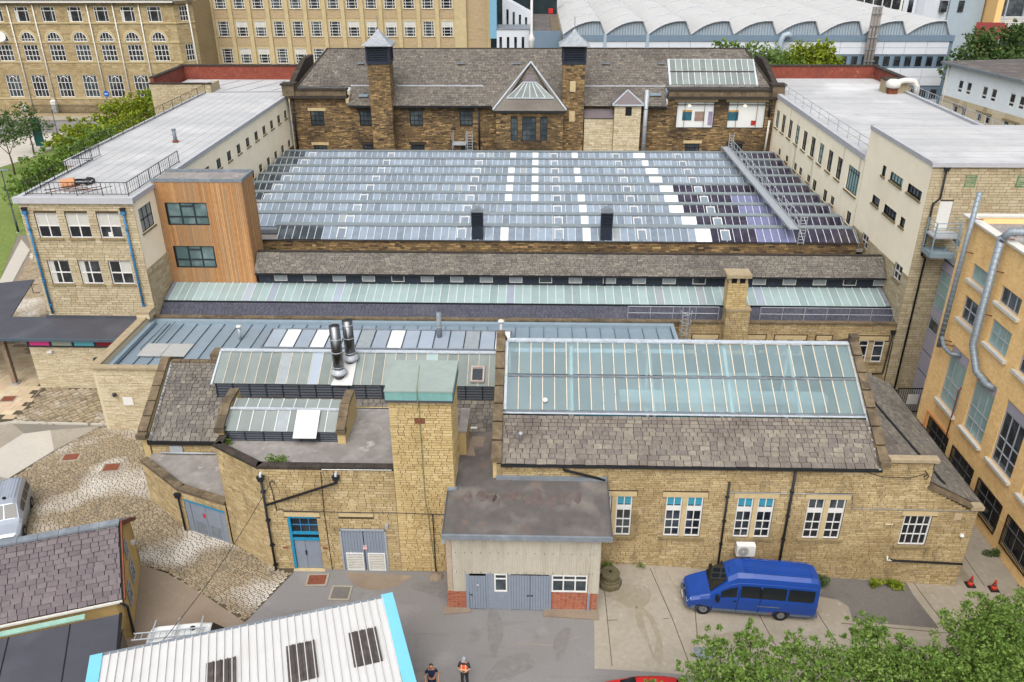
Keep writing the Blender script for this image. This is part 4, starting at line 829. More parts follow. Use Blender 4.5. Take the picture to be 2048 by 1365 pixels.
rl = put('rooflight_strip', MB().bar((-20.0, 53.2, ZZ+.2), (-1.7, 53.2, ZZ+.2), .12, .24).bar((-20.0, 56.0, ZZ+.3), (-1.7, 56.0, ZZ+.3), .16, .34).bar((-20.0, 53.2, ZZ+.2), (-20.0, 56, ZZ+.28), .12, .28).bar((-1.7, 53.2, ZZ+.2), (-1.7, 56, ZZ+.28), .12, .28), MT['lead'], EB)
glazing(rl, -19.9, -1.8, 16, 53.26, ZZ+.3, 55.92, ZZ+.42, 'glass_zinc', 'dkframe', .07, .05, {1: 'patch', 3: 'patch', 6: 'patch_old', 8: 'patch', 13: 'patch_old', 15: 'patch'})
for k in range(2):
    gx = put('walkway_grating', MB().box(-28.7+k*1.75, -27.0+k*1.75, 51.9, 53.9, ZZ+.1, ZZ+.13), MT['galv'], EB)
    g = MB()
    for i in range(18): g.box(-28.68+k*1.75+i*.095, -28.65+k*1.75+i*.095, 51.92, 53.88, ZZ+.13, ZZ+.16)
    put('grating_bars', g, MT['offwhite'], gx, stuff=True)
put('cable', MB().tube([(-28.6, 57.3, ZZ+.3), (-28.9, 55.5, ZZ+.08), (-29.0, 53.2, ZZ+.08), (-28.3, 52.2, ZZ+.08)], .02, 5), MT['blackpaint'], EB); put('cable', MB().tube([(-28.0, 57.3, ZZ+.3), (-28.2, 55, ZZ+.08), (-28.2, 53.8, ZZ+.08)], .02, 5), MT['blackpaint'], EB)
for (x, y, z, r, l) in ((-22.15, 55, 5.25, .12, 'short capped vent pipe on the zinc roof left of the flues'), (-2.5, 55.0, 5.9, .14, 'white capped vent pipe behind the hall gable')):
    t = thing('vent_pipe', l, 'vent pipe', (x, y, ZZ), 'vent pipes on the zinc roof'); put('pipe', MB().tube([(x, y, ZZ), (x, y, z)], r, 10), MT['galv'], t, smooth=True)
    put('cowl', MB().lathe((x, y, z), [(r*1.7, .08), (r*1.8, .12), (r*1.5, .2), (.02, .24)], 12), MT['offwhite'], t, smooth=True); put('stay', MB().box(x-.02, x+.02, y-r, y+r, z, z+.1), MT['galv'], t)
t = thing('vent_pipe', 'tall plain grey vent pipe standing behind the green tower roof', 'vent pipe', (-7.1, 55, ZZ), 'vent pipes on the zinc roof')
put('pipe', MB().lathe((-7.1, 55, 0), [(.19, ZZ), (.19, 6.7), (.17, 6.7), (.17, 6.3)], 14), MT['lead'], t, smooth=True); put('collar', MB().lathe((-7.1, 55, ZZ), [(.35, 0), (.22, .2)], 14), MT['lead'], t, smooth=True)
put('joint_band', MB().lathe((-7.1, 55, 5.5), [(.2, 0), (.21, .03), (.2, .06)], 14), MT['galv'], t, smooth=True)
# wall fittings on the stone box
for (x, z) in ((-29.2, 3.1), (-26.5, 2.4)):
    t = put('wall_light', MB().lathe((x, 48.78, z), [(.08, -.22), (.13, -.2), (.13, 0), (.08, .02)], 10), MT['dkframe'], EB, smooth=True); put('bracket', MB().box(x-.03, x+.03, 48.8, 48.95, z-.08, z-.02), MT['dkframe'], t)
put('notice_board', MB().box(-28.75, -28.05, 48.9, 48.94, 2.1, 2.75), MT['white'], EB)
# ================= entrance canopy with coloured panes =================
CN = thing('entrance_canopy', 'dark flat entrance canopy on a timber post with a strip of coloured panes below', 'canopy', (-37, 56, 0))
put('roof', MB().ext([(-47, 54.2, 4.45), (-30.9, 54.25, 4.45), (-30.9, 58.1, 4.45), (-41.5, 58.1, 4.45), (-43.9, 65.8, 4.45), (-52, 63, 4.45)], (0, 0, .1)), MT['blackfelt'], CN)
put('fascia', MB().box(-47, -30.95, 54.08, 54.22, 4.4, 4.6), MT['seam'], CN); put('upstand', MB().box(-38.6, -30.9, 57.95, 58.1, 4.55, 4.72), MT['blackfelt'], CN)
put('soffit_band', MB().box(-38.5, -30.6, 54.7, 54.85, 3.62, 4.45), MT['dkframe'], CN)
for i, (cn, cc) in enumerate((('pink', (214, 66, 140)), ('olive', (150, 160, 146)), ('turquoise', (88, 168, 186)), ('crimson', (130, 26, 46)))):
    put('coloured_pane', MB().box(-38.25+i*1.72, -36.75+i*1.72, 54.66, 54.7, 3.78, 4.22), M(cn+'_pane', cc, .25, None, None), CN, label=cn+' pane under the canopy')
fcw = F(-38.5, 54.86, 0, 0)
put('wall', wallm(8.4, 3.65, [], .2, 0, -.1), MT['mortar'], CN, fcw); put('stonework', stones(0, 8.4, -.05, 3.62, (), .09, (.3, .8), .016), MT['pale_stone'], CN, fcw, stuff=True)
po = put('post', MB().bar((-40.78, 55.36, 0), (-40.78, 55.36, 4.45), .32, .32), M('grey_timber', (140, 122, 104), .9, None, (4, .15), (1.2, (96, 84, 74), .5, .7, .6, (1, 1, .2))), CN); put('shoe', MB().box(-41.05, -40.5, 55.1, 55.6, 0, .12), MT['galv'], po)
put('floodlight', MB().box(-37.1, -36.7, 54.6, 54.8, 3.15, 3.3), MT['white'], CN); put('floodlight', MB().box(-33.6, -33.2, 54.55, 54.8, 2.5, 2.75), MT['dkframe'], CN)
# ================= clerestory range =================
CR = thing('clerestory_range', 'long low range with navy clerestory strip, pale roof glass and stone slate top', 'building', (0, 60, 0))
fc = F(-29.8, 58.13, 0, 0)
cws = [(12.52, 14.08), (16.3, 17.74), (18.91, 19.66), (20.12, 20.9), (22.08, 22.85), (25.25, 26.0), (26.38, 27.22)]
ch = [(a+29.8, b+29.8, 1.3, 3.18) for a, b in cws]
put('wall', wallm(57.6, 4.6, ch, .2, 0, -1.4), MT['mortar'], CR, fc)
put('stonework', stones(37, 57.6, -1.35, 4.58, ch+[(a+29.5, b+30.1, 3.18, 3.5) for a, b in cws], .15, (.26, .65)), MT['stone'], CR, fc, stuff=True)
put('stonework', stones(0, 41, 3.6, 4.58, (), .15, (.26, .65)), MT['black_stone'], CR, F(-29.8, 58.1, 0, 0), stuff=True)
for a, b in ((12.3, 14.3), (16.1, 17.95), (18.7, 21.1), (21.9, 23.05), (25.0, 27.45)): put('lintel', MB().box(a, b, 58.09, 58.2, 3.2, 3.55), MT['dressed'], CR)
for a, b in cws: window(CR, fc, a+29.8, 1.3, b-a, 1.88, [.5] if b-a > 1.2 else [], [.28, .75], .06, .08, 'white', 'dark', .08, sill=.1)
for i in range(48): put('coping_stone', MB().box(-29.8+i*1.2+.008, -29.8+(i+1)*1.2-.008, 57.98, 58.42, 4.6, 4.72+random.uniform(-.01, .01)), MT['coping'], CR)
dr = put('lower_roof', MB().q([(-29.8, 58.4, 4.38), (27.85, 58.4, 4.38), (27.85, 59.68, 5.24), (-29.8, 59.68, 5.24)]), MT['underroof'], CR)
slates((-29.75, 58.4, 4.42), (1, 0, 0), (0, .83, .557), 1.5, 7, .35, lambda t0, t1: [(0, 57.5)], MT['slateD'], MT['slateD'], dr, 0, th=.012, lift=.015)
cg = put('glazed_slope', MB().bar((-29.7, 59.66, 5.32), (27.8, 59.66, 5.32), .1, .12), MT['ironblack'], CR)
odd = {i: 'patch_old' for i in (59, 64)}; odd.update({i: 'glass_zinc' for i in (9, 12, 20, 41, 71)})
glazing(cg, -29.4, 27.4, 86, 59.7, 5.38, 61.95, 6.0, 'glass_pale', 'bar', .05, .05, odd)
for xa in (-29.55, 27.6): put('flashing', MB().bar((xa, 59.7, 5.42), (xa, 61.95, 6.04), .3, .04), MT['lead'], CR)
cl = put('clerestory_strip', MB().box(-22.6, 27.9, 62.0, 62.1, 5.9, 7.1), MT['navy'], CR)
for k in range(6): put('board', MB().ext([(-22.6, 62.0, 6.02+k*.17), (-22.6, 61.96, 6.02+k*.17), (-22.6, 61.985, 6.18+k*.17), (-22.6, 62.0, 6.18+k*.17)], (50.5, 0, 0)), MT['navy'], cl)
for i in range(21):
    x = -21.3+i*2.4+(.35 if i > 10 else 0)
    if 13.9 < x < 16.0: continue
    o = put('clerestory_window', MB().box(x, x+1.05, 61.9, 61.95, 6.22, 6.27).box(x, x+1.05, 61.9, 61.95, 6.78, 6.83).box(x, x+.05, 61.9, 61.95, 6.27, 6.78).box(x+1.0, x+1.05, 61.9, 61.95, 6.27, 6.78), MT['offwhite'], cl)
    put('pane', MB().q([(x+.03, 61.93, 6.25), (x+1.02, 61.93, 6.25), (x+1.02, 61.93, 6.8), (x+.03, 61.93, 6.8)]), MT['dark2'] if i % 5 == 4 else MT['patch_old'], o)
put('gap_fill', MB().box(-22.6, 27.9, 62.1, 62.2, 4, 7.05), MT['navy'], CR)
cs = put('slate_top', MB().ext([(-22.7, 61.55, 7.0), (-22.7, 62.85, 8.36), (-22.7, 66.0, 6.9), (-22.7, 66, 6.7), (-22.7, 62.85, 8.2), (-22.7, 61.6, 6.9)], (50.5, 0, 0)), MT['underroof'], CR)
slates((-22.75, 61.5, 7.02), (1, 0, 0), (0, .69, .724), 1.9, 12, .42, lambda t0, t1: [(0, 50.5)], MT['slateL_o'], MT['slateL_a'], cs, 0, th=.02, lift=.03)
slates((27.75, 66.0, 6.9), (-1, 0, 0), (0, -.907, .42), 3.4, 9, .5, lambda t0, t1: [(0, 50.4)], MT['slateL_o'], MT['slateL_a'], cs, 0, th=.02, lift=.03)
for i in range(60): put('ridge_tile', MB().bar((-22.7+i*.84+.01, 62.86, 8.44), (-22.7+(i+1)*.84-.01, 62.86, 8.44), .26, .1), MT['coping_dark'], CR)
put('gutter', MB().box(-22.7, 27.8, 61.38, 61.5, 6.92, 7.0), MT['ironblack'], CR)
pipe(CR, [(5.6, 61.5, 6.95), (5.6, 61.9, 6.6), (5.6, 61.85, 6.05)], .07)
hopper(CR, 27.6, 58.05, 4.15); pipe(CR, [(27.6, 57.95, 3.9), (27.5, 57.95, .4), (26.7, 57.95, .35), (26.7, 57.95, -.4), (27.7, 57.95, -.5), (27.7, 57.95, -1)], .07)
# chimney on the front wall
CH = thing('stone_chimney', 'tapering stone chimney stack with two openings below its cap on the clerestory range', 'chimney', (15.3, 57.8, -1))
def slab(parent, name, x0, x1, y0, y1, z0, z1, mat='stone', core='mortar'):
    put(name+'_core', MB().box(x0+.005, x1-.005, y0+.005, y1, z0, z1), MT[core], parent)
    put(name, stones(0, x1-x0, z0, z1, (), .15, (.25, .6)), MT[mat], parent, F(x0, y0, 0, 0), stuff=True); put(name, stones(0, y1-y0, z0, z1, (), .15, (.25, .6)), MT[mat], parent, F(x1, y0, 0, 90), stuff=True); put(name, stones(0, y1-y0, z0, z1, (), .15, (.25, .6)), MT[mat], parent, F(x0, y1, 0, -90), stuff=True)
slab(CH, 'base', 14.55, 16.35, 57.5, 58.6, -1, 5.9); slab(CH, 'shaft', 14.45, 15.95, 57.6, 58.6, 6.05, 8.1, 'stone2')
put('shoulder', MB().box(14.5, 16.4, 57.45, 58.62, 5.9, 6.05), MT['coping_pale'], CH); put('neck', MB().box(14.5, 15.9, 57.65, 58.55, 8.1, 8.6), MT['dressed'], CH)
put('opening', MB().box(14.68, 15.08, 57.6, 57.66, 8.14, 8.54), MT['blackpaint'], CH); put('opening', MB().box(15.3, 15.7, 57.6, 57.66, 8.14, 8.54), MT['blackpaint'], CH)
put('cap', MB().box(14.25, 16.1, 57.35, 58.75, 8.6, 8.85), MT['coping_pale'], CH)
# caged ladder and guard rail
LD = thing('caged_ladder', 'galvanised hooped cage ladder against the low range left of the chimney', 'ladder', (11.6, 57.7, 0))
for x in (11.3, 11.8): put('stile', MB().tube([(x, 57.75, 1.5), (x, 57.75, 6.1)], .03, 6), MT['galv'], LD)
for k in range(15): put('rung', MB().tube([(11.3, 57.75, 1.7+k*.28), (11.8, 57.75, 1.7+k*.28)], .016, 5), MT['galv'], LD)
for k in range(5):
    z = 2.6+k*.8; put('hoop', MB().tube([(11.55+.42*math.cos(t), 57.72-.75*math.sin(t) if math.sin(t) > 0 else 57.72, z) for t in [i*math.pi/10 for i in range(11)]], .025, 5), MT['galv'], LD)
for t in (.25, .5, .75): put('cage_strap', MB().tube([(11.55+.42*math.cos(t*math.pi), 57.72-.75*math.sin(t*math.pi), 2.6), (11.55+.42*math.cos(t*math.pi), 57.72-.75*math.sin(t*math.pi), 5.8)], .02, 5), MT['galv'], LD)
def railing(name, lab, pts, h, sp, rails, mat='galv', r=.024, bal=0, group=None, cat='railing'):
    """post and rail guard along a polyline"""
    t = thing(name, lab, cat, pts[0], group)
    for p, q in zip(pts[:-1], pts[1:]):
        p = Vector(p); q = Vector(q); L = (q-p).length; n = max(1, round(L/sp))
        for i in range(n+1):
            b = p+(q-p)*i/n; put('post', MB().tube([b, b+Vector((0, 0, h))], r, 6), MT[mat], t)
        for z in rails: put('rail', MB().tube([p+Vector((0, 0, z)), q+Vector((0, 0, z))], r, 6), MT[mat], t)
        if bal:
            m = round(L/bal); bm = MB().tube([(0, 0, rails[0]), (0, 0, rails[-1])], r*.6, 4).mesh('baluster', MT[mat])
            for i in range(m):
                b = p+(q-p)*(i+.5)/m; put('baluster', bm, None, t, mtx=Matrix.Translation(b))
    return t
railing('guard_rail', 'thin galvanised guard rail along the dark slates right of the chimney', [(17.4, 58.5, 4.6), (27.6, 58.5, 4.6)], 1.15, 1.6, (.6, 1.15), group='guard rails on the clerestory range')
railing('guard_rail', 'thin galvanised guard rail along the dark slates left of the chimney', [(7.2, 58.5, 4.6), (14.2, 58.5, 4.6)], 1.15, 1.6, (.6, 1.15), group='guard rails on the clerestory range')
# ================= timber clad stair tower =================
TT = thing('timber_tower', 'cedar clad box tower with two dark framed windows beside the cream wing', 'tower', (-26.4, 62, 6))
TH = [(.75, 4.0, 4.9, 6.75), (.75, 3.95, 1.28, 3.15)]
put('core', wallm(7.05, 8.6, TH, .3, 0, 0), MT['blackpaint'], TT, F(-29.9, 62.0, 6, 0)); put('core', MB().box(-22.9, -22.85, 62, 64.7, 5, 14.6), MT['blackpaint'], TT)
nb = 51; bw = 7.05/nb
for i in range(nb):
    a = i*bw; segs = [(0, 8.6)]
    for h in TH:
        if a+bw > h[0]+.01 and a < h[1]-.01:
            segs = [x for s0, s1 in segs for x in ((s0, min(s1, h[2])), (max(s0, h[3]), s1)) if x[1]-x[0] > .02]
    for s0, s1 in segs: put('cladding_board', MB().box(a+.006, a+bw-.006, -.03-random.random()*.006, -.002, s0, s1), MT['timber'], TT, F(-29.9, 62.0, 6, 0))
for i in range(19): put('cladding_board', MB().box(i*.142+.006, i*.142+.136, -.03-random.random()*.006, -.002, -1, 8.6), MT['timber'], TT, F(-22.85, 62.0, 6, 90))
for h in TH:
    o = window(TT, F(-29.9, 62.0, 6, 0), h[0], h[2], h[1]-h[0], h[3]-h[2], [.34, .67], [.36], .12, .08, 'dkframe', 'green_glass', .12); put('opening_light', MB().box(1.15, 2.1, .03, .08, 1.5, 1.6), MT['dkframe'], o, 0)
put('flat_roof', MB().box(-29.85, -22.9, 62.1, 64.6, 14.4, 14.45), MT['felt'], TT)
put('parapet_trim', MB().box(-29.95, -22.78, 61.93, 62.12, 14.4, 14.66).box(-22.95, -22.78, 62.12, 64.75, 14.4, 14.66), MT['lead'], TT); put('parapet_trim', MB().box(-29.9, -22.95, 64.6, 64.75, 14.3, 14.7), MT['lead'], TT)
MT['lap'] = M('membrane_lap', (160, 161, 162), .8, None, (2, .06))
# ================= left wing =================
LW = thing('left_wing', 'three storey cream and buff stone wing with white flat roof and blue rainwater pipes', 'building', (-34, 60, 0))
fl1 = F(-38.4, 58.15, 0, 0)
lws = [(-37.42, 11.13, 1.72, 1.95), (-35.1, 11.13, 1.72, 1.95), (-32.73, 11.13, 1.7, 1.95), (-37.42, 7.38, 1.68, 1.93), (-35.03, 7.38, 1.66, 1.93), (-32.68, 7.38, 1.72, 1.93)]
lh = [(x+38.4, x+38.4+w, z, z+h) for x, z, w, h in lws]
put('wall', wallm(8.6, 13.9, lh, .3, 0, 0), MT['mortar'], LW, fl1); put('stonework', stones(0, 8.6, 3.8, 13.88, lh, .2, (.3, .8)), MT['buff_stone'], LW, fl1, stuff=True)
for i, h in enumerate(lh):
    bl = [(.04, .96, .5, .97)] if i in (0, 1, 2) else ([(.5, .96, .45, .97)] if i == 5 else [(.04, .26, .05, .96)])
    window(LW, fl1, h[0], h[2], h[1]-h[0], h[3]-h[2], [.5], [.48], .09, .08, 'white', 'dark', .14, blind=bl, sill=.12)
put('notice', MB().box(.55, .85, .1, .105, .1, .45), MT['white'], LW, fl1.at(lh[2][0], 0, lh[2][2]))
fl2 = F(-29.84, 58.15, 0, 90)
sw_h = [(.7, 2.95, 11.28, 13.15)]+[(y-58.15, y-58.15+1.15, 11.75, 12.68) for y in (72.4, 75.4, 78.3, 81.15, 84.0, 86.9, 89.7, 92.55, 95.4, 98.2)]+[(y-58.15, y-58.15+1.1, 8.3, 9.18) for y in (75.4, 78.4, 81.2, 84.1, 86.9, 89.8, 92.65, 95.45, 98.3)]
put('render_wall', wallm(42.5, 13.9, sw_h, .25, 0, 8.15), MT['cream'], LW, fl2)
put('stonework', stones(0, 4, 3, 8.6, (), .2, (.3, .8)), MT['buff_stone'], LW, fl2, stuff=True); put('base_wall', wallm(42.5, 8.15, [], .2, 0, 0), MT['mortar'], LW, fl2); put('stonework', stones(16, 42.5, 7.0, 8.1, (), .2, (.3, .7)), MT['black_stone'], LW, fl2, stuff=True)
for i, h in enumerate(sw_h):
    window(LW, fl2, h[0], h[2], h[1]-h[0], h[3]-h[2], [.33, .66] if i == 0 else [.5], [.5] if i == 0 else [], .05, .05, 'blackpaint', 'patch_old' if i == 0 else 'dark2', .12, sill=.08)
# roof and edges
rfz = 14.2
put('flat_roof', MB().q([(-38.2, 58.3, rfz), (-30.0, 58.3, rfz), (-30.0, 111.5, rfz), (-46, 111.5, rfz), (-46, 102, rfz), (-40.0, 102, rfz), (-40.0, 69.2, rfz), (-38.2, 69.2, rfz)]), MT['white_roof'], LW)
def edge(parent, p, q, w=.42, z0=13.85, z1=14.3, mat='upstand', name='roof_edge'):
    return put(name, MB().bar((p[0], p[1], (z0+z1)/2), (q[0], q[1], (z0+z1)/2), w, z1-z0), MT[mat], parent)
edge(LW, (-38.65, 58.18), (-29.65, 58.18)); edge(LW, (-29.86, 58.3), (-29.86, 100.5), .3, 13.9, 14.26); edge(LW, (-38.35, 58.4), (-38.35, 69)); edge(LW, (-40.4, 68.95), (-38.2, 68.95)); edge(LW, (-40.2, 69.1), (-40.2, 101.6))
for i in range(5): put('roof_seam', MB().bar((-44.5+i*3.0, 103, rfz+.02), (-41.8+i*3.0, 110.4, rfz+.02), .07, .03), MT['lead'], LW)
for i in range(9): put('membrane_lap', MB().bar((-38.0+i*.95, 60, rfz+.004), (-38.0+i*.95, 101, rfz+.004), .05, .01), MT['lap'], LW)
put('roof_seam', MB().bar((-39.5, 101.8, rfz+.04), (-30, 102.2, rfz+.04), .12, .06), MT['lead'], LW)
put('side_wall', MB().box(-38.4, -38.1, 58.2, 69, 0, 13.88), MT['buff_stone'], LW); put('side_wall', MB().box(-40.3, -39.9, 69, 101.5, 0, 13.88).box(-40.3, -38.1, 68.85, 69.1, 0, 13.86), MT['buff_stone'], LW)
fst = F(-46.8, 101.6, 0, 0)
put('stair_block', wallm(7.4, 15.2, [], .2, 0, 5), MT['mortar'], LW, fst); put('stonework', stones(0, 7.4, 9, 15.18, (), .2, (.3, .8)), MT['buff_stone'], LW, fst, stuff=True); put('stair_block_side', MB().box(-39.7, -39.4, 101.6, 104.6, 13, 15.2), MT['buff_stone'], LW)
put('coping', MB().box(-46.9, -39.3, 101.5, 101.9, 15.2, 15.35), MT['coping_dark'], LW)
put('red_parapet', MB().box(-46.8, -29.5, 111.3, 111.8, 13.5, 15.9), MT['redwall'], LW); put('coping', MB().box(-46.9, -29.5, 111.2, 111.9, 15.9, 16.05), MT['coping_dark'], LW)
put('red_parapet', MB().ext([(-46.8, 102, 13.5), (-46.4, 102, 13.5), (-46.4, 111.3, 13.5), (-46.8, 111.3, 13.5)], (0, 0, 2.3)), MT['redwall'], LW); put('coping', MB().box(-46.9, -46.3, 102, 111.2, 15.8, 15.98), MT['coping_dark'], LW)
for x in (-37.97, -30.57):
    hopper(LW, x, 58.1, 13.55, 'ironblack'); t = pipe(LW, [(x, 57.97, 13.3), (x, 57.97, 4.9)], .085, 'bluepipe')
    put('hopper_collar', MB().box(x-.17, x+.17, 57.85, 58.12, 13.05, 13.3), MT['bluepipe'], LW)
    for z in (11.8, 9.8, 7.6, 5.6): put('pipe_socket', MB().tube([(x, 57.97, z), (x, 57.97, z+.18)], .115, 8), MT['bluepipe'], LW)
put('lamp_bracket', MB().tube([(-38.5, 57.9, 7.4), (-39.0, 57.9, 7.4), (-39.0, 57.9, 6.7), (-38.5, 57.9, 6.7)], .03, 5), MT['blackpaint'], LW)
railing('roof_railing', 'black balustered railing round the near end of the white left wing roof', [(-38.0, 69.0, 14.25), (-38.0, 58.75, 14.25), (-30.25, 58.75, 14.25), (-30.25, 68.4, 14.25)], 1.0, 2.1, (.12, 1.0), 'blackpaint', .028, .36, 'railings on the left wing roof')
railing('roof_railing', 'black railing along the outer edge of the left wing roof beside the big shrub', [(-38.1, 70.6, 14.25), (-38.1, 69.2, 14.25), (-39.9, 69.2, 14.25), (-39.9, 101, 14.25)], 1.0, 2.4, (.12, 1.0), 'blackpaint', .024, .36, 'railings on the left wing roof')
t = thing('roof_vent_pipe', 'short grey vent pipe with rusty foot on the white left roof', 'vent pipe', (-33.6, 76.0, rfz)); put('pipe', MB().tube([(-33.6, 76, rfz), (-33.6, 76, 15.4)], .17, 10), MT['lead'], t, smooth=True); put('foot', MB().lathe((-33.6, 76, rfz), [(.3, 0), (.24, .2), (.1, .25)], 10), MT['rust'], t, smooth=True); put('cap', MB().lathe((-33.6, 76, 15.35), [(.2, 0), (.22, .06), (.05, .1)], 10), MT['lead'], t)
random.seed(5)
hc = MB().tube([(-35.3+.75*math.cos(i*.4)*(1+.04*math.sin(i)), 62.1+.75*math.sin(i*.4), rfz+.08+.05*(i % 5)) for i in range(48)], .06, 6); single('hose_coil', hc, MT['blackpaint'], 'coil of black hose lying on the near end of the white left roof', 'hose')
for i, wd in enumerate(('leftmost black', 'second rusty', 'third black', 'middle rusty', 'fifth black', 'sixth rusty', 'rightmost black')):
    x = -37.4+i*.55; a = random.uniform(-.5, .5); single('loose_rod', MB().tube([(x, 59.3+random.random(), rfz+.06), (x+2.2*math.cos(a), 60.0+2.0*math.sin(a)+random.random(), rfz+.1+.05*i)], .03, 5), MT['rust'] if i % 2 else MT['blackpaint'], wd+' loose rod in the tangle behind the left wing roof railing', 'rod', 'rods on the left wing roof')
single('cable_drum', MB().tube([(-36.6, 61.2, rfz+.1), (-35.7, 61.6, rfz+.25)], [.45, .4], 12), M('orange_plastic', (196, 140, 100), .7, None, (4, .1)), 'faded orange plastic sheet roll beside the black hose coil', 'roll')
# ================= right wing and tall block =================
RW = thing('right_wing', 'cream rendered right wing with streaked wall, black framed windows and white flat roof', 'building', (34, 85, 0))
fr2 = F(27.9, 100.2, 0, -90)
ty = [98.8, 96.2, 93.4, 90.6, 87.85, 85.05, 82.3, 79.5, 76.8]
th_ = [(100.2-y, 100.2-y+1.38, 10.98, 12.98) for y in ty]+[(100.2-73.85, 100.2-70.9, 10.78, 13.0)]
lo_ = [(100.2-y, 100.2-y+w, z, z+h) for y, w, z, h in ((96.0, 1.0, 8.4, .75), (92.9, 1.1, 8.45, .7), (89.4, 1.0, 8.38, .8), (87.5, 1.1, 8.4, .8), (84.6, 1.1, 8.45, .75), (82.6, 1.2, 8.15, 1.1), (79.1, 1.1, 8.1, 1.15), (76.9, 1.05, 8.45, .8), (72.3, 1.1, 8.1, 1.15))]
put('render_wall', wallm(29.8, 14.4, th_+lo_, .25, 0, 7.9), MT['cream_streak'], RW, fr2); put('base_wall', wallm(29.8, 7.9, [], .2, 0, 0), MT['mortar'], RW, fr2); put('stonework', stones(0, 29.8, 6.8, 7.9, (), .2, (.3, .7)), MT['black_stone'], RW, fr2, stuff=True)
for i, h in enumerate(th_):
    if i < 9: window(RW, fr2, h[0], h[2], 1.38, 2.0, [.5], [.35, .75], .05, .06, 'blackpaint', 'dark2' if i % 3 else 'teal_glass', .14, sill=.1)
    else: window(RW, fr2, h[0], h[2], h[1]-h[0], h[3]-h[2], [.2, .4, .6, .8], [.8], .06, .08, 'dkframe', 'teal_glass', .14, sill=.12)
for h in lo_: window(RW, fr2, h[0], h[2], h[1]-h[0], h[3]-h[2], [.5], [], .05, .05, 'blackpaint', 'dark2', .12, sill=.08)
put('flat_roof', MB().q([(28.0, 70.2, 14.5), (43.2, 70.2, 14.5), (43.2, 111, 14.5), (28, 111, 14.5)]), MT['white_roof'], RW)
edge(RW, (28.05, 70.3), (28.05, 100.4), .5, 14.2, 14.66); edge(RW, (43.1, 70.3), (43.1, 102), .4, 14.2, 14.75)
for i in range(14): put('membrane_lap', MB().bar((28.5, 72.5+i*2.7, 14.504), (42.8, 72.5+i*2.7, 14.504), .06, .01), MT['lap'], RW)
put('east_wall', MB().box(42.9, 43.3, 70.3, 111, 0, 14.3), MT['buff_stone'], RW)
put('red_parapet', MB().box(28.5, 43.4, 110.9, 111.4, 13, 16.0), MT['redwall'], RW); put('coping', MB().box(28.4, 43.5, 110.8, 111.5, 16.0, 16.15), MT['coping_dark'], RW)
put('red_parapet', MB().box(43.0, 43.5, 102.2, 110.9, 13, 15.9), MT['redwall'], RW); put('coping', MB().box(42.9, 43.6, 102.0, 110.8, 15.9, 16.05), MT['coping_dark'], RW)
put('stack_block', MB().box(40.6, 43.6, 100.6, 102.3, 14.3, 15.9), MT['buff_stone'], RW); put('coping', MB().box(40.5, 43.7, 100.5, 102.4, 15.9, 16.02), MT['coping_dark'], RW)
railing('edge_railing', 'pale guard rail along the streaked cream wall of the right wing roof', [(28.5, 100.0, 14.55), (28.5, 71.2, 14.55)], 1.1, 2.9, (.55, 1.1), 'galv', .03, 0, 'rails on the right wing roof')
railing('edge_railing', 'pale balustered railing along the far edge of the right wing roof', [(42.9, 100.0, 14.6), (42.9, 71.5, 14.6)], 1.1, 2.9, (.1, 1.1), 'galv', .028, .6, 'rails on the right wing roof')
t = thing('roof_fan', 'white roof fan with curved duct beside the red parapet', 'fan', (41.5, 101, 14.5)); put('casing', MB().lathe((41.3, 100.2, 15.1), [(.3, 0), (.8, .15), (.85, .7), (.5, 1.0), (.1, 1.05)], 16), MT['offwhite'], t, smooth=True); put('duct', MB().tube([(41.3, 100.2, 15.7), (42.6, 100.2, 16.0), (43.6, 100.2, 15.9), (44.0, 100.1, 15.3), (44.0, 100.0, 14.2)], .32, 12), MT['offwhite'], t, smooth=True); put('stand', MB().box(40.8, 41.8, 99.8, 100.6, 14.5, 15.1), MT['rust'], t)
t = thing('roof_ventilator', 'small grey box ventilator leaning by the tall cream block', 'ventilator', (31.5, 72, 14.5)); put('box', MB().ext([(30.9, 71.3, 14.9), (31.9, 71.3, 14.9), (32.1, 71.3, 16.2), (30.7, 71.3, 16.2)], (0, .8, 0)), MT['galv'], t); put('grille', MB().box(31.0, 31.8, 71.26, 71.3, 15.0, 15.9), MT['blackpaint'], t); put('foot', MB().box(31.2, 31.6, 71.5, 71.9, 14.5, 14.9), MT['galv'], t)
hl = thing('hatch_ladder', 'pair of curved ladder handles on the white right roof edge', 'ladder', (37, 70.8, 14.5))
for x in (36.3, 37.2): put('handle', MB().tube([(x, 70.7, 14.5), (x, 70.7, 16.3), (x+.1, 70.9, 16.7), (x+.25, 71.2, 16.7)], .05, 6), MT['blackpaint'], hl)
TB = thing('tall_block', 'tall buff stone and cream block with white flat roof at the right edge', 'building', (34, 64, 0))
fb1 = F(27.9, 58.2, 0, 0)
put('wall', wallm(14, 16.9, [(1.05, 1.98, 12.2, 14.35)], .2, 0, -1.6), MT['mortar'], TB, fb1); put('stonework', stones(0, 14, -1.5, 16.88, [(1.05, 1.98, 12.2, 14.35)], .2, (.3, .8)), MT['buff_stone'], TB, fb1, stuff=True)
put('fire_door', MB().box(1.05, 1.98, .02, .08, 12.2, 14.35), MT['white'], TB, fb1)
fb2 = F(27.9, 70.35, 0, -90)
sq = [(66.5, .65, 14.0, .82), (64.8, 2.35, 14.08, .68), (61.4, 2.4, 14.1, .68), (67.35, 1.5, 11.45, .7), (64.75, 2.4, 11.42, .72), (61.45, .8, 11.45, .72), (67.9, 1.35, 7.5, 1.17), (60.75, 1.4, 7.5, 1.27)]
bh = [(70.35-y, 70.35-y+w, z, z+h) for y, w, z, h in sq]
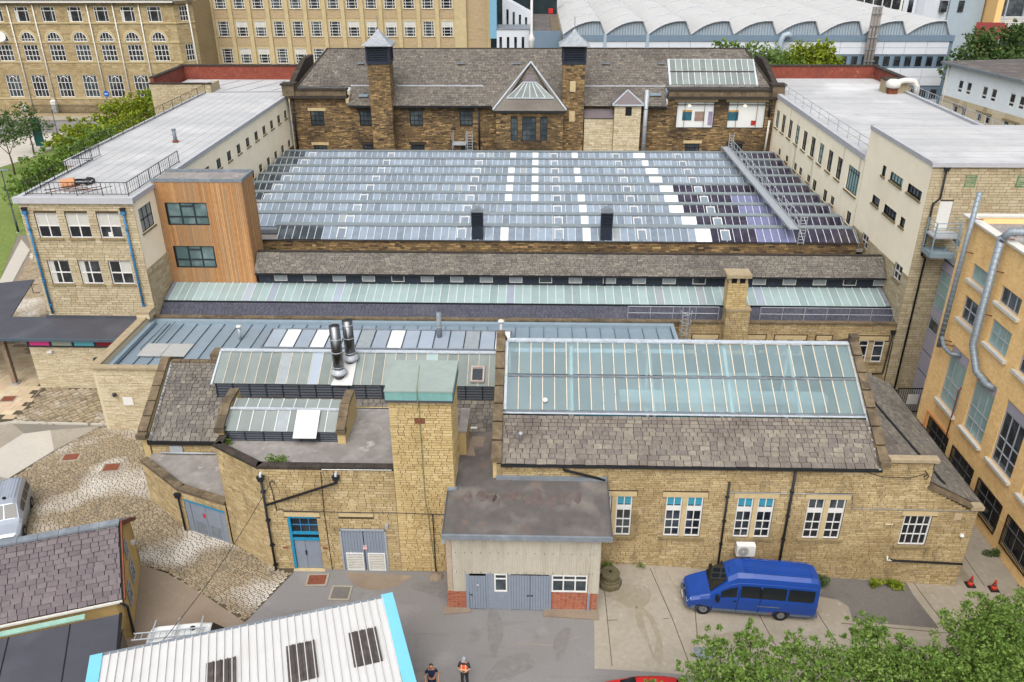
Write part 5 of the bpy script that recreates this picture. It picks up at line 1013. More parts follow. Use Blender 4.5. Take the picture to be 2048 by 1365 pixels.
put('render_wall', wallm(12.15, 16.9, bh, .25, 0, 8.5), MT['cream'], TB, fb2); put('base_wall', wallm(12.15, 8.5, bh, .2, 0, -1.5), MT['mortar'], TB, fb2); put('stonework', stones(0, 12.15, 3, 8.5, bh, .2, (.3, .8)), MT['buff_stone'], TB, fb2, stuff=True)
for i, h in enumerate(bh):
    if i < 6: window(TB, fb2, h[0], h[2], h[1]-h[0], h[3]-h[2], [.25, .5, .75] if h[1]-h[0] > 2 else [], [], .05, .05, 'blackpaint', 'dark2' if i != 1 else 'teal_glass', .12, sill=.1)
    else: window(TB, fb2, h[0], h[2], h[1]-h[0], h[3]-h[2], [.5], [.5], .08, .08, 'white', 'dark', .1, sill=.1)
put('flat_roof', MB().q([(28, 58.3, 17.05), (42, 58.3, 17.05), (42, 70.4, 17.05), (28, 70.4, 17.05)]), MT['white_roof'], TB)
edge(TB, (27.75, 58.2), (42, 58.2), .35, 16.85, 17.16); edge(TB, (27.98, 58.3), (27.98, 70.4), .3, 16.85, 17.16); edge(TB, (27.9, 70.4), (42, 70.4), .25, 16.85, 17.16)
for i in range(6): put('membrane_lap', MB().bar((28.2, 60+i*1.9, 17.054), (42, 60+i*1.9, 17.054), .06, .01), MT['lap'], TB)
put('back_wall', MB().box(27.95, 42, 70.25, 70.4, 14, 16.9), MT['cream'], TB)
for a in (2.42, 6.0):
    o = put('vent_louvre', MB().box(a, a+.06, -.03, .02, 15.45, 16.23).box(a+.72, a+.78, -.03, .02, 15.45, 16.23).box(a, a+.78, -.03, .02, 15.39, 15.45).box(a, a+.78, -.03, .02, 16.2, 16.25), M('green_paint', (88, 128, 92), .6, None, (3, .1)), TB, fb1)
    for k in range(6): put('slat', MB().ext([(a+.06, -.02, 15.47+k*.125), (a+.06, .02, 15.58+k*.125), (a+.06, .02, 15.6+k*.125), (a+.06, -.03, 15.5+k*.125)], (.66, 0, 0)), bpy.data.materials['green_paint'], o, 0)
hopper(TB, 28.8, 58.15, 16.85); pipe(TB, [(28.8, 58.05, 16.6), (28.82, 58.05, 14.6), (28.4, 58.05, 14.2), (28.45, 58.05, 10.3), (28.75, 58.05, 10.05), (28.75, 58.05, -1)], .075)
# escape platform
EP = thing('escape_platform', 'grey steel escape platform outside the white fire door high on the buff wall', 'platform', (29.3, 57.3, 12))
px0, px1, py0, py1 = 28.35, 30.3, 56.6, 58.1
put('deck', MB().box(px0, px1, py0, py1, 12.05, 12.17), MT['galv'], EP); put('lower_deck', MB().box(px0, px1-.3, py0, py1, 10.6, 10.95), MT['zinc_edge'], EP)
for x, y in ((px0, py0), (px1-.3, py0), (px0, py1-.1)): put('post', MB().bar((x, y, 10.7), (x, y, 13.2), .08, .08), MT['zinc_edge'], EP)
put('post', MB().bar((px1, py0, 12), (px1, py0, 13.2), .06, .06), MT['zinc_edge'], EP)
for z in (12.5, 12.85, 13.2):
    put('rail', MB().tube([(px0, py1, z), (px0, py0, z), (px1, py0, z), (px1, py1, z)], .03, 6), MT['zinc_edge'], EP)
put('brace', MB().tube([(px0, py0, 12), (px0, py1, 11)], .03, 5), MT['zinc_edge'], EP); put('brace', MB().tube([(px1-.3, py0, 12), (px0+1.0, py0+.4, 11)], .03, 5), MT['zinc_edge'], EP)
stp = put('stair', MB().bar((px1-.2, py0+.1, 11.9), (31.3, 54.0, 9.8), .06, .3).bar((px1-.2, py0+.9, 11.9), (31.9, 54.4, 9.8), .06, .3), MT['zinc_edge'], EP)
for z in (.5, .8, 1.1): put('stair_rail', MB().tube([(px1-.2, py0+.1, 11.9+z), (31.3, 54.0, 9.8+z)], .03, 5), MT['zinc_edge'], EP)
for k in range(8): put('tread', MB().box(30.2+k*.15, 31.0+k*.15, 56.5-k*.32, 56.75-k*.32, 11.7-k*.26, 11.74-k*.26), MT['galv'], stp)
# ================= sawtooth glazed roof =================
SA = thing('sawtooth_roof', 'vast sawtooth roof of narrow glass panes between the two cream wings', 'glass roof', (0, 82, 0))
fsw = F(-23.6, 66.9, 0, 0)
put('front_wall', wallm(50.8, 7.9, [], .2, 0, 5), MT['dark_mortar'], SA, fsw); put('stonework', stones(0, 50.8, 6.2, 7.88, (), .17, (.3, .8)), MT['black_stone'], SA, fsw, stuff=True)
put('coping', MB().box(-23.6, 27.2, 66.8, 67.0, 7.9, 7.97), MT['coping_dark'], SA)
X0, X1, NP = -29.4, 27.2, 88; PW = (X1-X0)/NP
for k in range(9):
    yr = 68.5+3.33*k; ya, za, yb, zb = yr-1.55, 8.02, yr, 8.72
    x0 = -22.7 if k == 0 else X0
    tooth = put('tooth', MB().ext([(x0, yr-.1, 8.69), (x0, yr+1.25, 8.62), (x0, yr+1.3, 7.9), (x0, yr+1.25, 7.6), (x0, yr+.0, 7.6)], (X1-x0+.1, 0, 0)), MT['sawcap'], SA)
    put('ridge_flashing', MB().bar((x0, yr+.02, 8.76), (X1+.1, yr+.02, 8.76), .22, .06), MT['lead'], SA)
    if k: put('valley_gutter', MB().box(x0, X1, yr-2.3, yr-1.55, 7.6, 7.97), MT['lead'], SA)
    put('end_cheek', MB().ext([(X1+.1, ya, 7.6), (X1+.1, ya, 8.05), (X1+.1, yr, 8.75), (X1+.1, yr+1, 8.66), (X1+.1, yr+1, 7.6)], (.08, 0, 0)), MT['lead'], SA)
    def pick(x, k=k):
        if (abs(x+2.9) < .33 or abs(x+.3) < .33 or abs(x-4.3) < .2) and random.random() < .75: return 'patch'
        if k and 13.2-k*.25 < x < 14.4-k*.25: return 'patch'
        if k == 0 and 13.7 < x < 15.3: return 'patch'
        if k < 5 and 14.3-k*.2 < x < 18.8+(k > 3)*3: return 'glass_dark'
        if k < 5 and 18.7 < x < 22: return 'glass_plum'
        if x > 22.2: return 'glass_dark' if (k < 5 or random.random() < .5) else 'dark2'
        if k == 0 and x < -18.6: return 'dark2'
        if k > 0 and x < X0+3.2-k*.1: return 'dark2'
        if random.random() < .012: return 'patch_old'
        return 'glass_blue'
    if k < 3:
        xs_ = [X0+i*PW for i in range(NP)]; i0 = next(i for i, x in enumerate(xs_) if x >= x0-.01)
        random.seed(k); od_ = {i: pick(X0+(i0+i+.5)*PW) for i in range(NP-i0)}
        glazing(tooth, X0+i0*PW, X1, NP-i0, ya, za, yb, zb, 'glass_blue', 'bar', .04, .04, {i: v for i, v in od_.items() if v != 'glass_blue'})
    else:
        random.seed(k); cats = {}; br = MB()
        for i in range(NP):
            xa = X0+i*PW; c = pick(xa+PW/2); cats.setdefault(c, MB()).q([(xa, ya, za), (xa+PW, ya, za), (xa+PW, yb, zb), (xa, yb, zb)])
            br.bar((xa, ya, za+.02), (xa, yb, zb+.02), .04, .04)
        for c, m_ in cats.items(): put('pane_field', m_, MT[c], tooth, stuff=True)
        put('glazing_bar_field', br, MT['bar'], tooth, stuff=True)
    for hx in (-26.4+k*.05, -16.8, -6.4, 2.0, 9.1, 16.2):
        if hx < x0+1: continue
        o = put('vent_hatch', MB().bar((hx-.36, ya+.1, za+.13), (hx-.36, yb-.35, zb-.07), .07, .09).bar((hx+.36, ya+.1, za+.13), (hx+.36, yb-.35, zb-.07), .07, .09).bar((hx-.4, yb-.35, zb-.07), (hx+.4, yb-.35, zb-.07), .09, .09), MT['white'], SA)
        put('pane', MB().q([(hx-.33, ya+.1, za+.1), (hx+.33, ya+.1, za+.1), (hx+.33, yb-.38, zb-.1), (hx-.33, yb-.38, zb-.1)]), MT['glass_blue'], o)
random.seed(21)
put('under_deck', MB().box(-29.7, 27.8, 66.95, 99.4, 7.2, 7.5), MT['felt'], SA)
put('end_kerb', MB().box(27.25, 27.85, 67.0, 99.3, 7.5, 7.95), MT['black_stone'], SA)
for i, x in enumerate((-5.0, 6.0)):
    t = thing('louvred_vent', ('left' if i == 0 else 'right')+'most of the two dark louvred vent boxes on the sawtooth roof front', 'vent', (x, 67.4, 8), 'louvred vents on the sawtooth roof')
    put('base', MB().box(x-.48, x+.48, 67.0, 67.8, 7.9, 9.3), MT['navy'], t); put('core', MB().box(x-.42, x+.42, 67.06, 67.7, 9.3, 10.5), MT['blackpaint'], t)
    for k in range(7): put('louvre_blade', MB().box(x-.5, x+.5, 66.96, 67.78, 9.35+k*.165, 9.43+k*.165), MT['navy'], t)
    put('lid', MB().ext([(x-.56, 66.9, 10.5), (x+.56, 66.9, 10.5), (x+.1, 66.9, 10.85), (x-.1, 66.9, 10.85)], (0, .95, 0)), MT['lead'], t)
# gangway across the sawtooth
GW = thing('roof_gangway', 'galvanised steel gangway with handrails crossing the sawtooth roof', 'walkway', (21.6, 80, 9))
n = 12
for i in range(n): put('deck_plate', MB().box(21.25, 21.95, 66.6+i*2.4+.01, 66.6+(i+1)*2.4-.01, 9.28, 9.4), MT['galv'], GW)
for x in (21.2, 22.0):
    put('kick_plate', MB().box(x-.03, x+.03, 66.6, 95.4, 9.3, 9.48), MT['galv'], GW)
for z in (.55, 1.1): put('handrail', MB().tube([(22.0, 66.6, 9.4+z), (22.0, 95.4, 9.4+z)], .03, 6), MT['galv'], GW)
for i in range(21): put('post', MB().tube([(22.0, 66.6+i*1.44, 9.3), (22.0, 66.6+i*1.44, 10.5)], .03, 6), MT['galv'], GW)
for k in range(9):
    yr = 68.5+3.33*k; put('trestle', MB().bar((21.3, yr+.5, 8.6), (21.3, yr+.5, 9.3), .08, .08).bar((21.9, yr+.5, 8.6), (21.9, yr+.5, 9.3), .08, .08).bar((21.2, yr+.5, 9.25), (22.0, yr+.5, 9.25), .08, .06), MT['galv'], GW)
for yy, z0, z1 in ((66.5, 8.0, 10.6), (95.6, 8.2, 10.9)):
    for x in (22.05, 22.55): put('ladder_stile', MB().tube([(x, yy, z0), (x, yy, z1)], .035, 6), MT['galv'], GW)
    for j in range(9): put('ladder_rung', MB().tube([(22.05, yy, z0+.15+j*.28), (22.55, yy, z0+.15+j*.28)], .022, 5), MT['galv'], GW)
AP = thing('access_platform', 'small galvanised access platform and ladder by the dark mill wall', 'platform', (-8.5, 98.5, 8.5))
put('deck', MB().box(-10.0, -8.4, 97.6, 99.2, 8.9, 9.0), MT['galv'], AP)
for x in (-10.0, -8.4):
    for y in (97.6, 99.1): put('post', MB().tube([(x, y, 8.2), (x, y, 10.2)], .035, 6), MT['galv'], AP)
    put('rail', MB().tube([(x, 97.6, 10.1), (x, 99.1, 10.1)], .03, 6), MT['galv'], AP)
for x in (-8.2, -7.6): put('ladder_stile', MB().tube([(x, 97.5, 7.6), (x, 97.5, 10.7)], .035, 6), MT['galv'], AP)
for j in range(9): put('ladder_rung', MB().tube([(-8.2, 97.5, 7.8+j*.32), (-7.6, 97.5, 7.8+j*.32)], .022, 5), MT['galv'], AP)
MT['cap_lead'] = M('dull_lead', (152, 158, 164), .55, None, (3, .16), (1.2, (118, 126, 134), .5, .72, .6))
# ================= dark main mill behind the sawtooth roof =================
MM = thing('main_mill', 'soot blackened stone mill with wide hipped slate roof behind the sawtooth glass', 'building', (0, 103, 0))
fm = F(-29.4, 99.6, 0, 0)
mh = [(a+29.4, b+29.4, c, d) for a, b, c, d in ((-27.1, -25.5, 10.78, 12.48), (-21.2, -19.75, 10.78, 12.48), (-15.17, -13.63, 10.8, 12.5), (-9.2, -7.68, 10.82, 12.52), (-27.1, -25.5, 7.2, 8.4), (-21.1, -19.5, 7.2, 8.46), (-15.2, -13.6, 7.2, 8.48), (-9.1, -7.6, 7.2, 8.48), (17.8, 19.5, 7.2, 8.77), (22.9, 24.6, 7.2, 8.7))]
bw_ = [(16.44+29.4, 20.86+29.4, 10.57, 13.64), (22.45+29.4, 26.84+29.4, 10.57, 13.64)]
put('wall', wallm(57.3, 13.3, mh+bw_, .3, 0, 6), MT['dark_mortar'], MM, fm)
put('stonework', stones(0, 57.3, 6.6, 13.25, mh+bw_, .14, (.28, .8), .028, (.004, .04)), MT['black_stone'], MM, fm, stuff=True)
for e0, e1 in ((0, 6.7), (44.7, 57.3)):
    put('stonework', stones(e0, e1, 13.25, 14.3, bw_, .19, (.3, .95), .03, (.004, .04)), MT['black_stone'], MM, fm, stuff=True); put('upper_wall', wallm(e1, 14.3, [(q[0], q[1], 13.3, 13.64) for q in bw_ if q[0] > e0], .3, e0, 13.3), MT['dark_mortar'], MM, fm)
for i, h in enumerate(mh):
    window(MM, fm, h[0], h[2], h[1]-h[0], h[3]-h[2], [.33, .66], [.33, .66], .05, .07, 'blackpaint', 'dark2', .14)
    put('lintel', MB().box(h[0]-.25, h[1]+.25, -.05, .05, h[3]+.005, h[3]+.35), MT['coping_dark'] if i % 4 else MT['dressed'], MM, fm)
# the two gallery windows with lit white room behind
for k, h in enumerate(bw_):
    w, hh = h[1]-h[0], h[3]-h[2]
    o = put('gallery_window', MB().box(0, .06, .02, .1, 0, hh).box(w-.06, w, .02, .1, 0, hh).box(.06, w-.06, .02, .1, 0, .08).box(.06, w-.06, .02, .1, hh-.05, hh), MT['dkframe'], MM, fm.at(h[0], 0, h[2]))
    for q in ((.22, .74) if k == 0 else (.24, .78)): put('mullion', MB().box(q*w-.02, q*w+.02, .03, .09, .08, hh-.05), MT['dkframe'], o, 0)
    put('room_wall', MB().q([(0, .26, 0), (w, .26, 0), (w, .26, hh), (0, .26, hh)]), M('white_gallery_wall%d' % k, (226, 228, 226), .7, None, (1, .02)), o, 0)
    put('ceiling_lamp', MB().lathe((w*(.34 if k == 0 else .45), .2, hh*.84), [(.02, -.16), (.15, -.08), (.17, 0), (.15, .08), (.02, .16)], 10), M('lamp_globe%d' % k, (255, 240, 205), .5, None, None, emit=1.6), o, 0)
    pics = ((.17, .42, .28, .6, (48, 98, 116)), (.5, .76, .26, .62, (150, 128, 118)), (.86, .97, .1, .62, (150, 138, 170))) if k == 0 else ((.03, .3, .28, .6, (48, 98, 116)), (.66, .78, .1, .28, (176, 52, 44)))
    for j, (x0, x1, z0, z1, cc) in enumerate(pics):
        put('hanging', MB().box(x0*w, x1*w, .22, .24, z0*hh, z1*hh), M('hanging%d%d' % (k, j), cc, .8, None, (2, .2)), o, 0)
    put('hanging_top', MB().box(pics[0][0]*w, pics[0][1]*w, .215, .235, pics[0][3]*hh+.01, pics[0][3]*hh+.22), M('ochre_hanging%d' % k, (196, 150, 84), .8, None, (2, .1)), o, 0)
    put('lintel', MB().box(-.3, w+.3, -.04, .1, hh+.005, hh+.4), MT['dressed'], o, 0)
for x0, x1 in ((-29.9, -22.4), (15.2, 28.5)):
    put('cornice', MB().box(x0, x1, 99.0, 100.2, 14.0, 14.3), MT['coping_dark'], MM); put('parapet', MB().box(x0+.15, x1-.15, 99.25, 100.1, 14.3, 14.9), MT['coping'], MM); put('parapet_cap', MB().box(x0, x1, 99.15, 100.2, 14.9, 15.1), MT['coping_dark'], MM)
for x in (-29.3, 27.9):
    put('corner_pier', MB().box(x-.7, x+.7, 99.0, 100.4, 14.3, 15.5), MT['coping'], MM); put('pier_cap', MB().box(x-.85, x+.85, 98.9, 100.5, 15.5, 15.7), MT['coping_dark'], MM)
    put('end_parapet', MB().ext([(x-.3, 100.4, 14.5), (x-.3, 100.4, 15.4), (x-.3, 107, 17.4), (x-.3, 111, 17.4), (x-.3, 111, 14)], (.6, 0, 0)), MT['coping_dark'], MM)
RS = .7
lowr = put('lower_roof', MB().q([(-22.4, 99.2, 13.1), (15.2, 99.2, 13.1), (15.2, 101.9, 15.0), (-22.4, 101.9, 15.0)]), MT['underroof'], MM)
mrf = put('main_roof', MB().ext([(-28.9, 101.7, 14.85), (27.6, 101.7, 14.85), (25.3, 107, 18.55), (-26.0, 107, 18.55)], (0, 0, -.1)), MT['underroof'], MM)
rv = (0, .819, .5735)
slates((-22.4, 99.15, 13.15), (1, 0, 0), rv, 3.25, 12, .42, lambda t0, t1: [(0, 37.6)], MT['slateB'], MT['slateB'], lowr, 0, th=.025, lift=.04)
slates((-29.0, 101.65, 14.9), (1, 0, 0), rv, 6.5, 24, .42, lambda t0, t1: [((t0+t1)/2/6.5*3.0, 56.6-(t0+t1)/2/6.5*2.3)], MT['slateB'], MT['slateB'], mrf, 0, th=.025, lift=.04)
put('corner_roof', MB().q([(-29.0, 100.1, 14.5), (-22.4, 100.1, 14.5), (-22.4, 101.8, 14.9), (-29.0, 101.8, 14.9)]), MT['lead_pale'], MM); put('corner_roof', MB().q([(15.2, 100.1, 14.5), (28.0, 100.1, 14.5), (28.0, 101.8, 14.9), (15.2, 101.8, 14.9)]), MT['lead'], MM)
put('back_slope', MB().q([(-26.0, 107, 18.5), (25.3, 107, 18.5), (28, 112.3, 14.8), (-29, 112.3, 14.8)]), MT['slateB'], MM)
put('hip', MB().bar((-28.9, 101.7, 15.0), (-26.0, 107, 18.65), .3, .14), MT['coping_dark'], MM); put('hip', MB().bar((27.7, 101.7, 15.0), (25.3, 107, 18.65), .3, .14), MT['coping_dark'], MM)
put('hip_slope', MB().q([(-28.9, 101.7, 14.85), (-26.0, 107, 18.5), (-29, 112.3, 14.8)]), MT['slateB'], MM); put('hip_slope', MB().q([(27.6, 101.7, 14.85), (28, 112.3, 14.8), (25.3, 107, 18.5)]), MT['slateB'], MM)
put('ridge', MB().bar((-26.1, 107, 18.62), (25.4, 107, 18.62), .34, .16), MT['coping_dark'], MM)
for x0, x1 in ((-22.4, -19.6), (-16.8, -6.5), (5.6, 15.2)): put('flashing', MB().bar((x0, 101.78, 15.05), (x1, 101.78, 15.05), .22, .1), MT['lead_pale'], MM)
put('eaves_gutter', MB().box(-22.4, -4.9, 98.95, 99.15, 13.0, 13.15), MT['ironblack'], MM); put('eaves_gutter', MB().box(12.5, 15.2, 98.95, 99.15, 13.0, 13.15), MT['ironblack'], MM)
for x in (-22.0, -9.8, -3, 7.9, 14.5): put('roof_hatch', MB().bar((x, 104.9, 17.2), (x+.9, 104.9, 17.2), .9, .12), MT['lead'], MM)
put('rooflight', MB().bar((-21.2, 100.4, 14.15), (-20.1, 100.4, 14.15), .8, .2), MT['zinc_edge'], MM); put('rooflight', MB().bar((13.3, 100.6, 14.3), (14.6, 100.6, 14.3), .8, .2), MT['zinc_edge'], MM)
pipe(MM, [(-6.9, 99.3, 13), (-6.9, 99.3, 7.6)], .11); pipe(MM, [(-29.0, 99.3, 14), (-29.0, 99.3, 7.6)], .12); pipe(MM, [(27.2, 99.3, 14), (27.2, 99.3, 12)], .14); pipe(MM, [(27.3, 99.1, 11.6), (27.2, 99.1, 7.6)], .12, 'offwhite')
# glazed slope over the gallery end
gsl = put('gallery_rooflight', MB().bar((15.7, 101.9, 15.0), (26.2, 101.9, 15.0), .2, .2).bar((15.7, 105.2, 17.55), (25.9, 105.2, 17.55), .2, .2).bar((15.8, 101.9, 15.1), (15.8, 105.2, 17.6), .2, .14).bar((26.1, 101.9, 15.1), (26.0, 105.2, 17.6), .2, .14), MT['lead_pale'], MM)
glazing(gsl, 15.9, 26.0, 14, 101.95, 15.2, 103.5, 16.35, 'glass_old', 'bar', .06, .05); glazing(gsl, 15.9, 26.0, 14, 103.6, 16.5, 105.15, 17.65, 'glass_old', 'bar', .06, .05)
# ventilation towers
def vtower(x0, x1, lab):
    t = thing('ventilation_tower', lab, 'tower', ((x0+x1)/2, 99, 7), 'ventilation towers on the dark mill')
    y0, y1 = 98.2, 100.7
    slab(t, 'shaft', x0, x1, y0, y1, 7.5, 18.0, 'black_stone', 'dark_mortar')
    put('louvre_core', MB().box(x0+.15, x1-.15, y0+.15, y1-.15, 18.0, 20.0), MT['blackpaint'], t); put('base_band', MB().box(x0-.1, x1+.1, y0-.1, y1+.1, 18.0, 18.35), MT['navy'], t)
    for a, b in ((x0, y0), (x1, y0), (x0, y1), (x1, y1)): put('corner_post', MB().box(a-.12, a+.12, b-.12, b+.12, 18.35, 19.95), MT['navy'], t)
    for k in range(8): put('louvre_blade', MB().box(x0-.02, x1+.02, y0-.04, y1+.04, 18.42+k*.19, 18.52+k*.19), MT['navy'], t)
    cx, cy = (x0+x1)/2, (y0+y1)/2; m = MB(); pr = [(1.75, 20.0), (1.72, 20.08), (1.2, 20.45), (.7, 20.9), (.3, 21.35), (.04, 21.7)]
    m.q([(cx-1.75, cy-1.75, 19.95), (cx-1.75, cy+1.75, 19.95), (cx+1.75, cy+1.75, 19.95), (cx+1.75, cy-1.75, 19.95)])
    for (ra, za), (rb, zb) in zip(pr[:-1], pr[1:]):
        for s0, s1 in (((-1, -1), (1, -1)), ((1, -1), (1, 1)), ((1, 1), (-1, 1)), ((-1, 1), (-1, -1))):
            m.q([(cx+s0[0]*ra, cy+s0[1]*ra, za), (cx+s1[0]*ra, cy+s1[1]*ra, za), (cx+s1[0]*rb, cy+s1[1]*rb, zb), (cx+s0[0]*rb, cy+s0[1]*rb, zb)])
    put('lead_cap', m, MT['cap_lead'], t); put('finial', MB().tube([(cx, cy, 21.5), (cx, cy, 23.0)], .05, 6), MT['lead'], t)
vtower(-19.5, -17.0, 'left stone ventilation tower with louvres and curved lead cap on the dark mill'); vtower(2.9, 5.42, 'ventilation tower with lead cap beside the central glazed gable')
for z, mt in ((15.0, 'dressed'), (11.6, 'dressed')): put('blocked_opening', MB().box(3.75, 4.4, 98.13, 98.2, z, z+1.2), MT[mt], MM)
# central bay
BY = 97.0
CB = thing('central_bay', 'projecting dark stone bay with three tall windows and glazed pyramid roof', 'building', (-.8, 97, 7))
slabh = [(1.74, 2.53, 9.6, 12.27), (3.08, 4.67, 9.6, 12.28), (5.18, 5.99, 9.6, 12.28)]
fcb = F(-4.79, BY, 0, 0)
put('wall', wallm(7.85, 12.9, slabh, .25, 0, 6.8), MT['dark_mortar'], CB, fcb); put('stonework', stones(0, 7.85, 6.9, 12.85, slabh, .14, (.28, .8), .028, (.004, .04)), MT['black_stone'], CB, fcb, stuff=True)
put('side_wall', MB().box(3.0, 3.06, BY, 99.6, 7, 12.9).box(-4.79, -4.73, BY, 99.6, 7, 12.88), MT['black_stone'], CB)
for h in slabh: window(CB, fcb, h[0], h[2], h[1]-h[0], h[3]-h[2], [.5] if h[1]-h[0] < 1 else [.33, .66], [.25, .5, .75], .05, .07, 'dkframe', 'dark2', .12)
put('eaves', MB().box(-5.0, 3.25, 96.7, 97.1, 12.85, 13.1), MT['ironblack'], CB)
ap = Vector((-.82, 104.6, 17.3))
br_ = put('pyramid_roof', MB().q([(-5.0, 96.75, 13.1), (3.25, 96.75, 13.1), (1.9, 98.6, 14.1), (-3.6, 98.6, 14.1)]), MT['slateB'], CB)
put('slope', MB().q([(-5.0, 96.75, 13.1), (-3.6, 98.6, 14.1), ap, (-6.0, 101.8, 13.6)]), MT['slateB'], CB); put('slope', MB().q([(3.25, 96.75, 13.1), (4.3, 101.8, 13.6), ap, (1.9, 98.6, 14.1)]), MT['slateB'], CB)
gp = [(-3.6, 98.55, 14.12), (1.9, 98.55, 14.12), (-.05, 100.9, 15.5), (-1.75, 100.9, 15.5)]
for i in range(6):
    t0, t1 = i/6, (i+1)/6; A_, B_, C_, D_ = [Vector(q) for q in gp]
    put('pane', MB().q([A_.lerp(B_, t0), A_.lerp(B_, t1), D_.lerp(C_, t1), D_.lerp(C_, t0)]), MT['glass_old'], br_)
for i in range(7): put('glazing_bar', MB().bar(A_.lerp(B_, i/6)+Vector((0, 0, .05)), D_.lerp(C_, i/6)+Vector((0, 0, .05)), .07, .06), MT['bar'], br_)
put('top_gap', MB().q([(-1.75, 100.9, 15.45), (-.05, 100.9, 15.45), (-.5, 102.4, 16.3), (-1.2, 102.4, 16.3)]), MT['slateP_a'], CB)
for p, q in (((-5.1, 96.7, 13.2), (-.82, 104.6, 17.4)), ((3.35, 96.7, 13.2), (-.82, 104.6, 17.4)), ((-1.75, 100.9, 15.6), (-.05, 100.9, 15.6)), ((-3.6, 98.55, 14.2), (1.9, 98.55, 14.2))): put('lead_roll', MB().bar(p, q, .16, .12), MT['lead_pale'], CB)
# pale stone annex with hipped turret
PA = thing('pale_turret', 'clean pale stone annex and small hipped turret against the dark mill', 'building', (9, 98.6, 7))
put('low_wall', MB().box(5.56, 8.99, 98.6, 99.7, 7, 11.9), MT['mortar'], PA); put('stonework', stones(0, 3.45, 7.2, 11.85, (), .19, (.3, .8)), MT['pale_stone'], PA, F(5.55, 98.6, 0, 0), stuff=True)
put('low_roof', MB().q([(5.5, 98.4, 11.95), (9.0, 98.4, 11.95), (9.0, 101, 13.9), (5.5, 101, 13.9)]), MT['slateP_a'], PA)
put('turret', MB().box(9.0, 12.1, 98.2, 100.5, 7, 13.55), MT['mortar'], PA); put('stonework', stones(0, 3.12, 7.2, 13.5, [(1.3, 2.0, 12.35, 13.27)], .19, (.3, .8)), MT['pale_stone'], PA, F(8.99, 98.2, 0, 0), stuff=True); put('louvre', MB().box(10.29, 10.99, 98.1, 98.19, 12.36, 13.26), MT['blackpaint'], PA)
hp = Vector((10.55, 99.4, 15.0)); cs_ = [Vector(v) for v in ((8.75, 97.95, 13.6), (12.35, 97.95, 13.6), (12.35, 100.8, 13.6), (8.75, 100.8, 13.6))]
put('hip_roof', MB().q([cs_[0], cs_[1], hp]).q([cs_[1], cs_[2], hp]).q([cs_[3], cs_[0], hp]), MT['slateP_a'], PA)
for c in cs_[:2]: put('hip_roll', MB().bar(c, hp, .14, .1), MT['lead_pale'], PA)
put('eaves', MB().box(8.75, 12.35, 97.9, 98.1, 13.45, 13.6), MT['lead_pale'], PA)
t = thing('duct_pipe', 'tall thin galvanised duct beside the pale turret', 'duct', (12.6, 98.4, 7.5)); put('pipe', MB().tube([(12.65, 98.3, 7.6), (12.65, 98.3, 15.2)], .24, 12), MT['galv'], t, smooth=True)
for z in (9, 11, 13): put('joint_band', MB().lathe((12.65, 98.3, z), [(.24, 0), (.27, .02), (.27, .1), (.24, .12)], 12), MT['lead'], t)
single('flagpole', MB().lathe((-.8, 109.2, 17.0), [(.32, 0), (.32, 2.2), (.45, 2.5), (.2, 3.0), (.17, 3.4), (.12, 16)], 12), MT['white'], 'tall white flagpole rising behind the dark mill roof ridge', 'flagpole', smooth=True)
# ================= arched mill, far left =================
AM = thing('arched_mill', 'honey stone mill with rows of arched windows across the street on the left', 'building', (-85, 161, 0))
AX0 = -121; fam = F(AX0, 160, 0, 0); AW = -66.6-AX0
cols = [-116+4.94*i for i in range(10)]
cols = [-71.62-4.94*i for i in range(9)]
H1 = [(x-AX0, x-AX0+2.6, 16.62, 19.28) for x in cols]; H3 = [(x-AX0-.05, x-AX0+2.8, 9.7, 12.65) for x in cols]; H4 = [(x-AX0-.05, x-AX0+2.8, 3.1, 7.2) for x in cols]
H4b = [(h[0], h[1], h[2], h[3]) for h in H4]
put('wall', wallm(AW, 20, H1+H3+H4, .35, 0, -1), MT['mill_stone'], AM, fam)
put('stonework', stones(0, AW, -.5, 19.6, H1+H3+H4, .34, (.5, 1.2), .03, (.01, .04)), MT['mill_stone'], AM, fam, stuff=True)
am_ = {}
def arch(r, n=14): return [(r+r*math.cos(math.pi-math.pi*i/n), r*.62*2*math.sin(math.pi*i/n)*.5/.5) for i in range(n+1)]
pn = MB(); R_ = 1.32; pts = [(R_+R_*math.cos(math.pi*i/14), -.05, R_*1.22*math.sin(math.pi*i/14)) for i in range(15)]; pn.q(pts[::-1]); pnm = pn.mesh('pane', MT['dark'])
fmb = MB().tube([(p[0], -.09, p[2]) for p in pts], .08, 4); fmb.box(0, 2*R_, -.14, -.06, -.05, .09).box(0, 2*R_, -.13, -.06, .4, .48)
for q in (.28, .5, .72): fmb.box(q*2*R_-.04, q*2*R_+.04, -.13, -.06, 0, 1.45)
fmm = fmb.mesh('arched_window', MT['white'])
rg = MB()
for i in range(14):
    a0, a1 = math.pi*i/14, math.pi*(i+1)/14
    q = [(R_+ (R_+d)*math.cos(a), 0, (R_*1.22+d)*math.sin(a)) for a, d in ((a0, .12), (a0, .5), (a1, .5), (a1, .12))]
    rg.ext(q, (0, -.14, 0))
rgm = rg.mesh('arch_ring', MT['mill_block'])
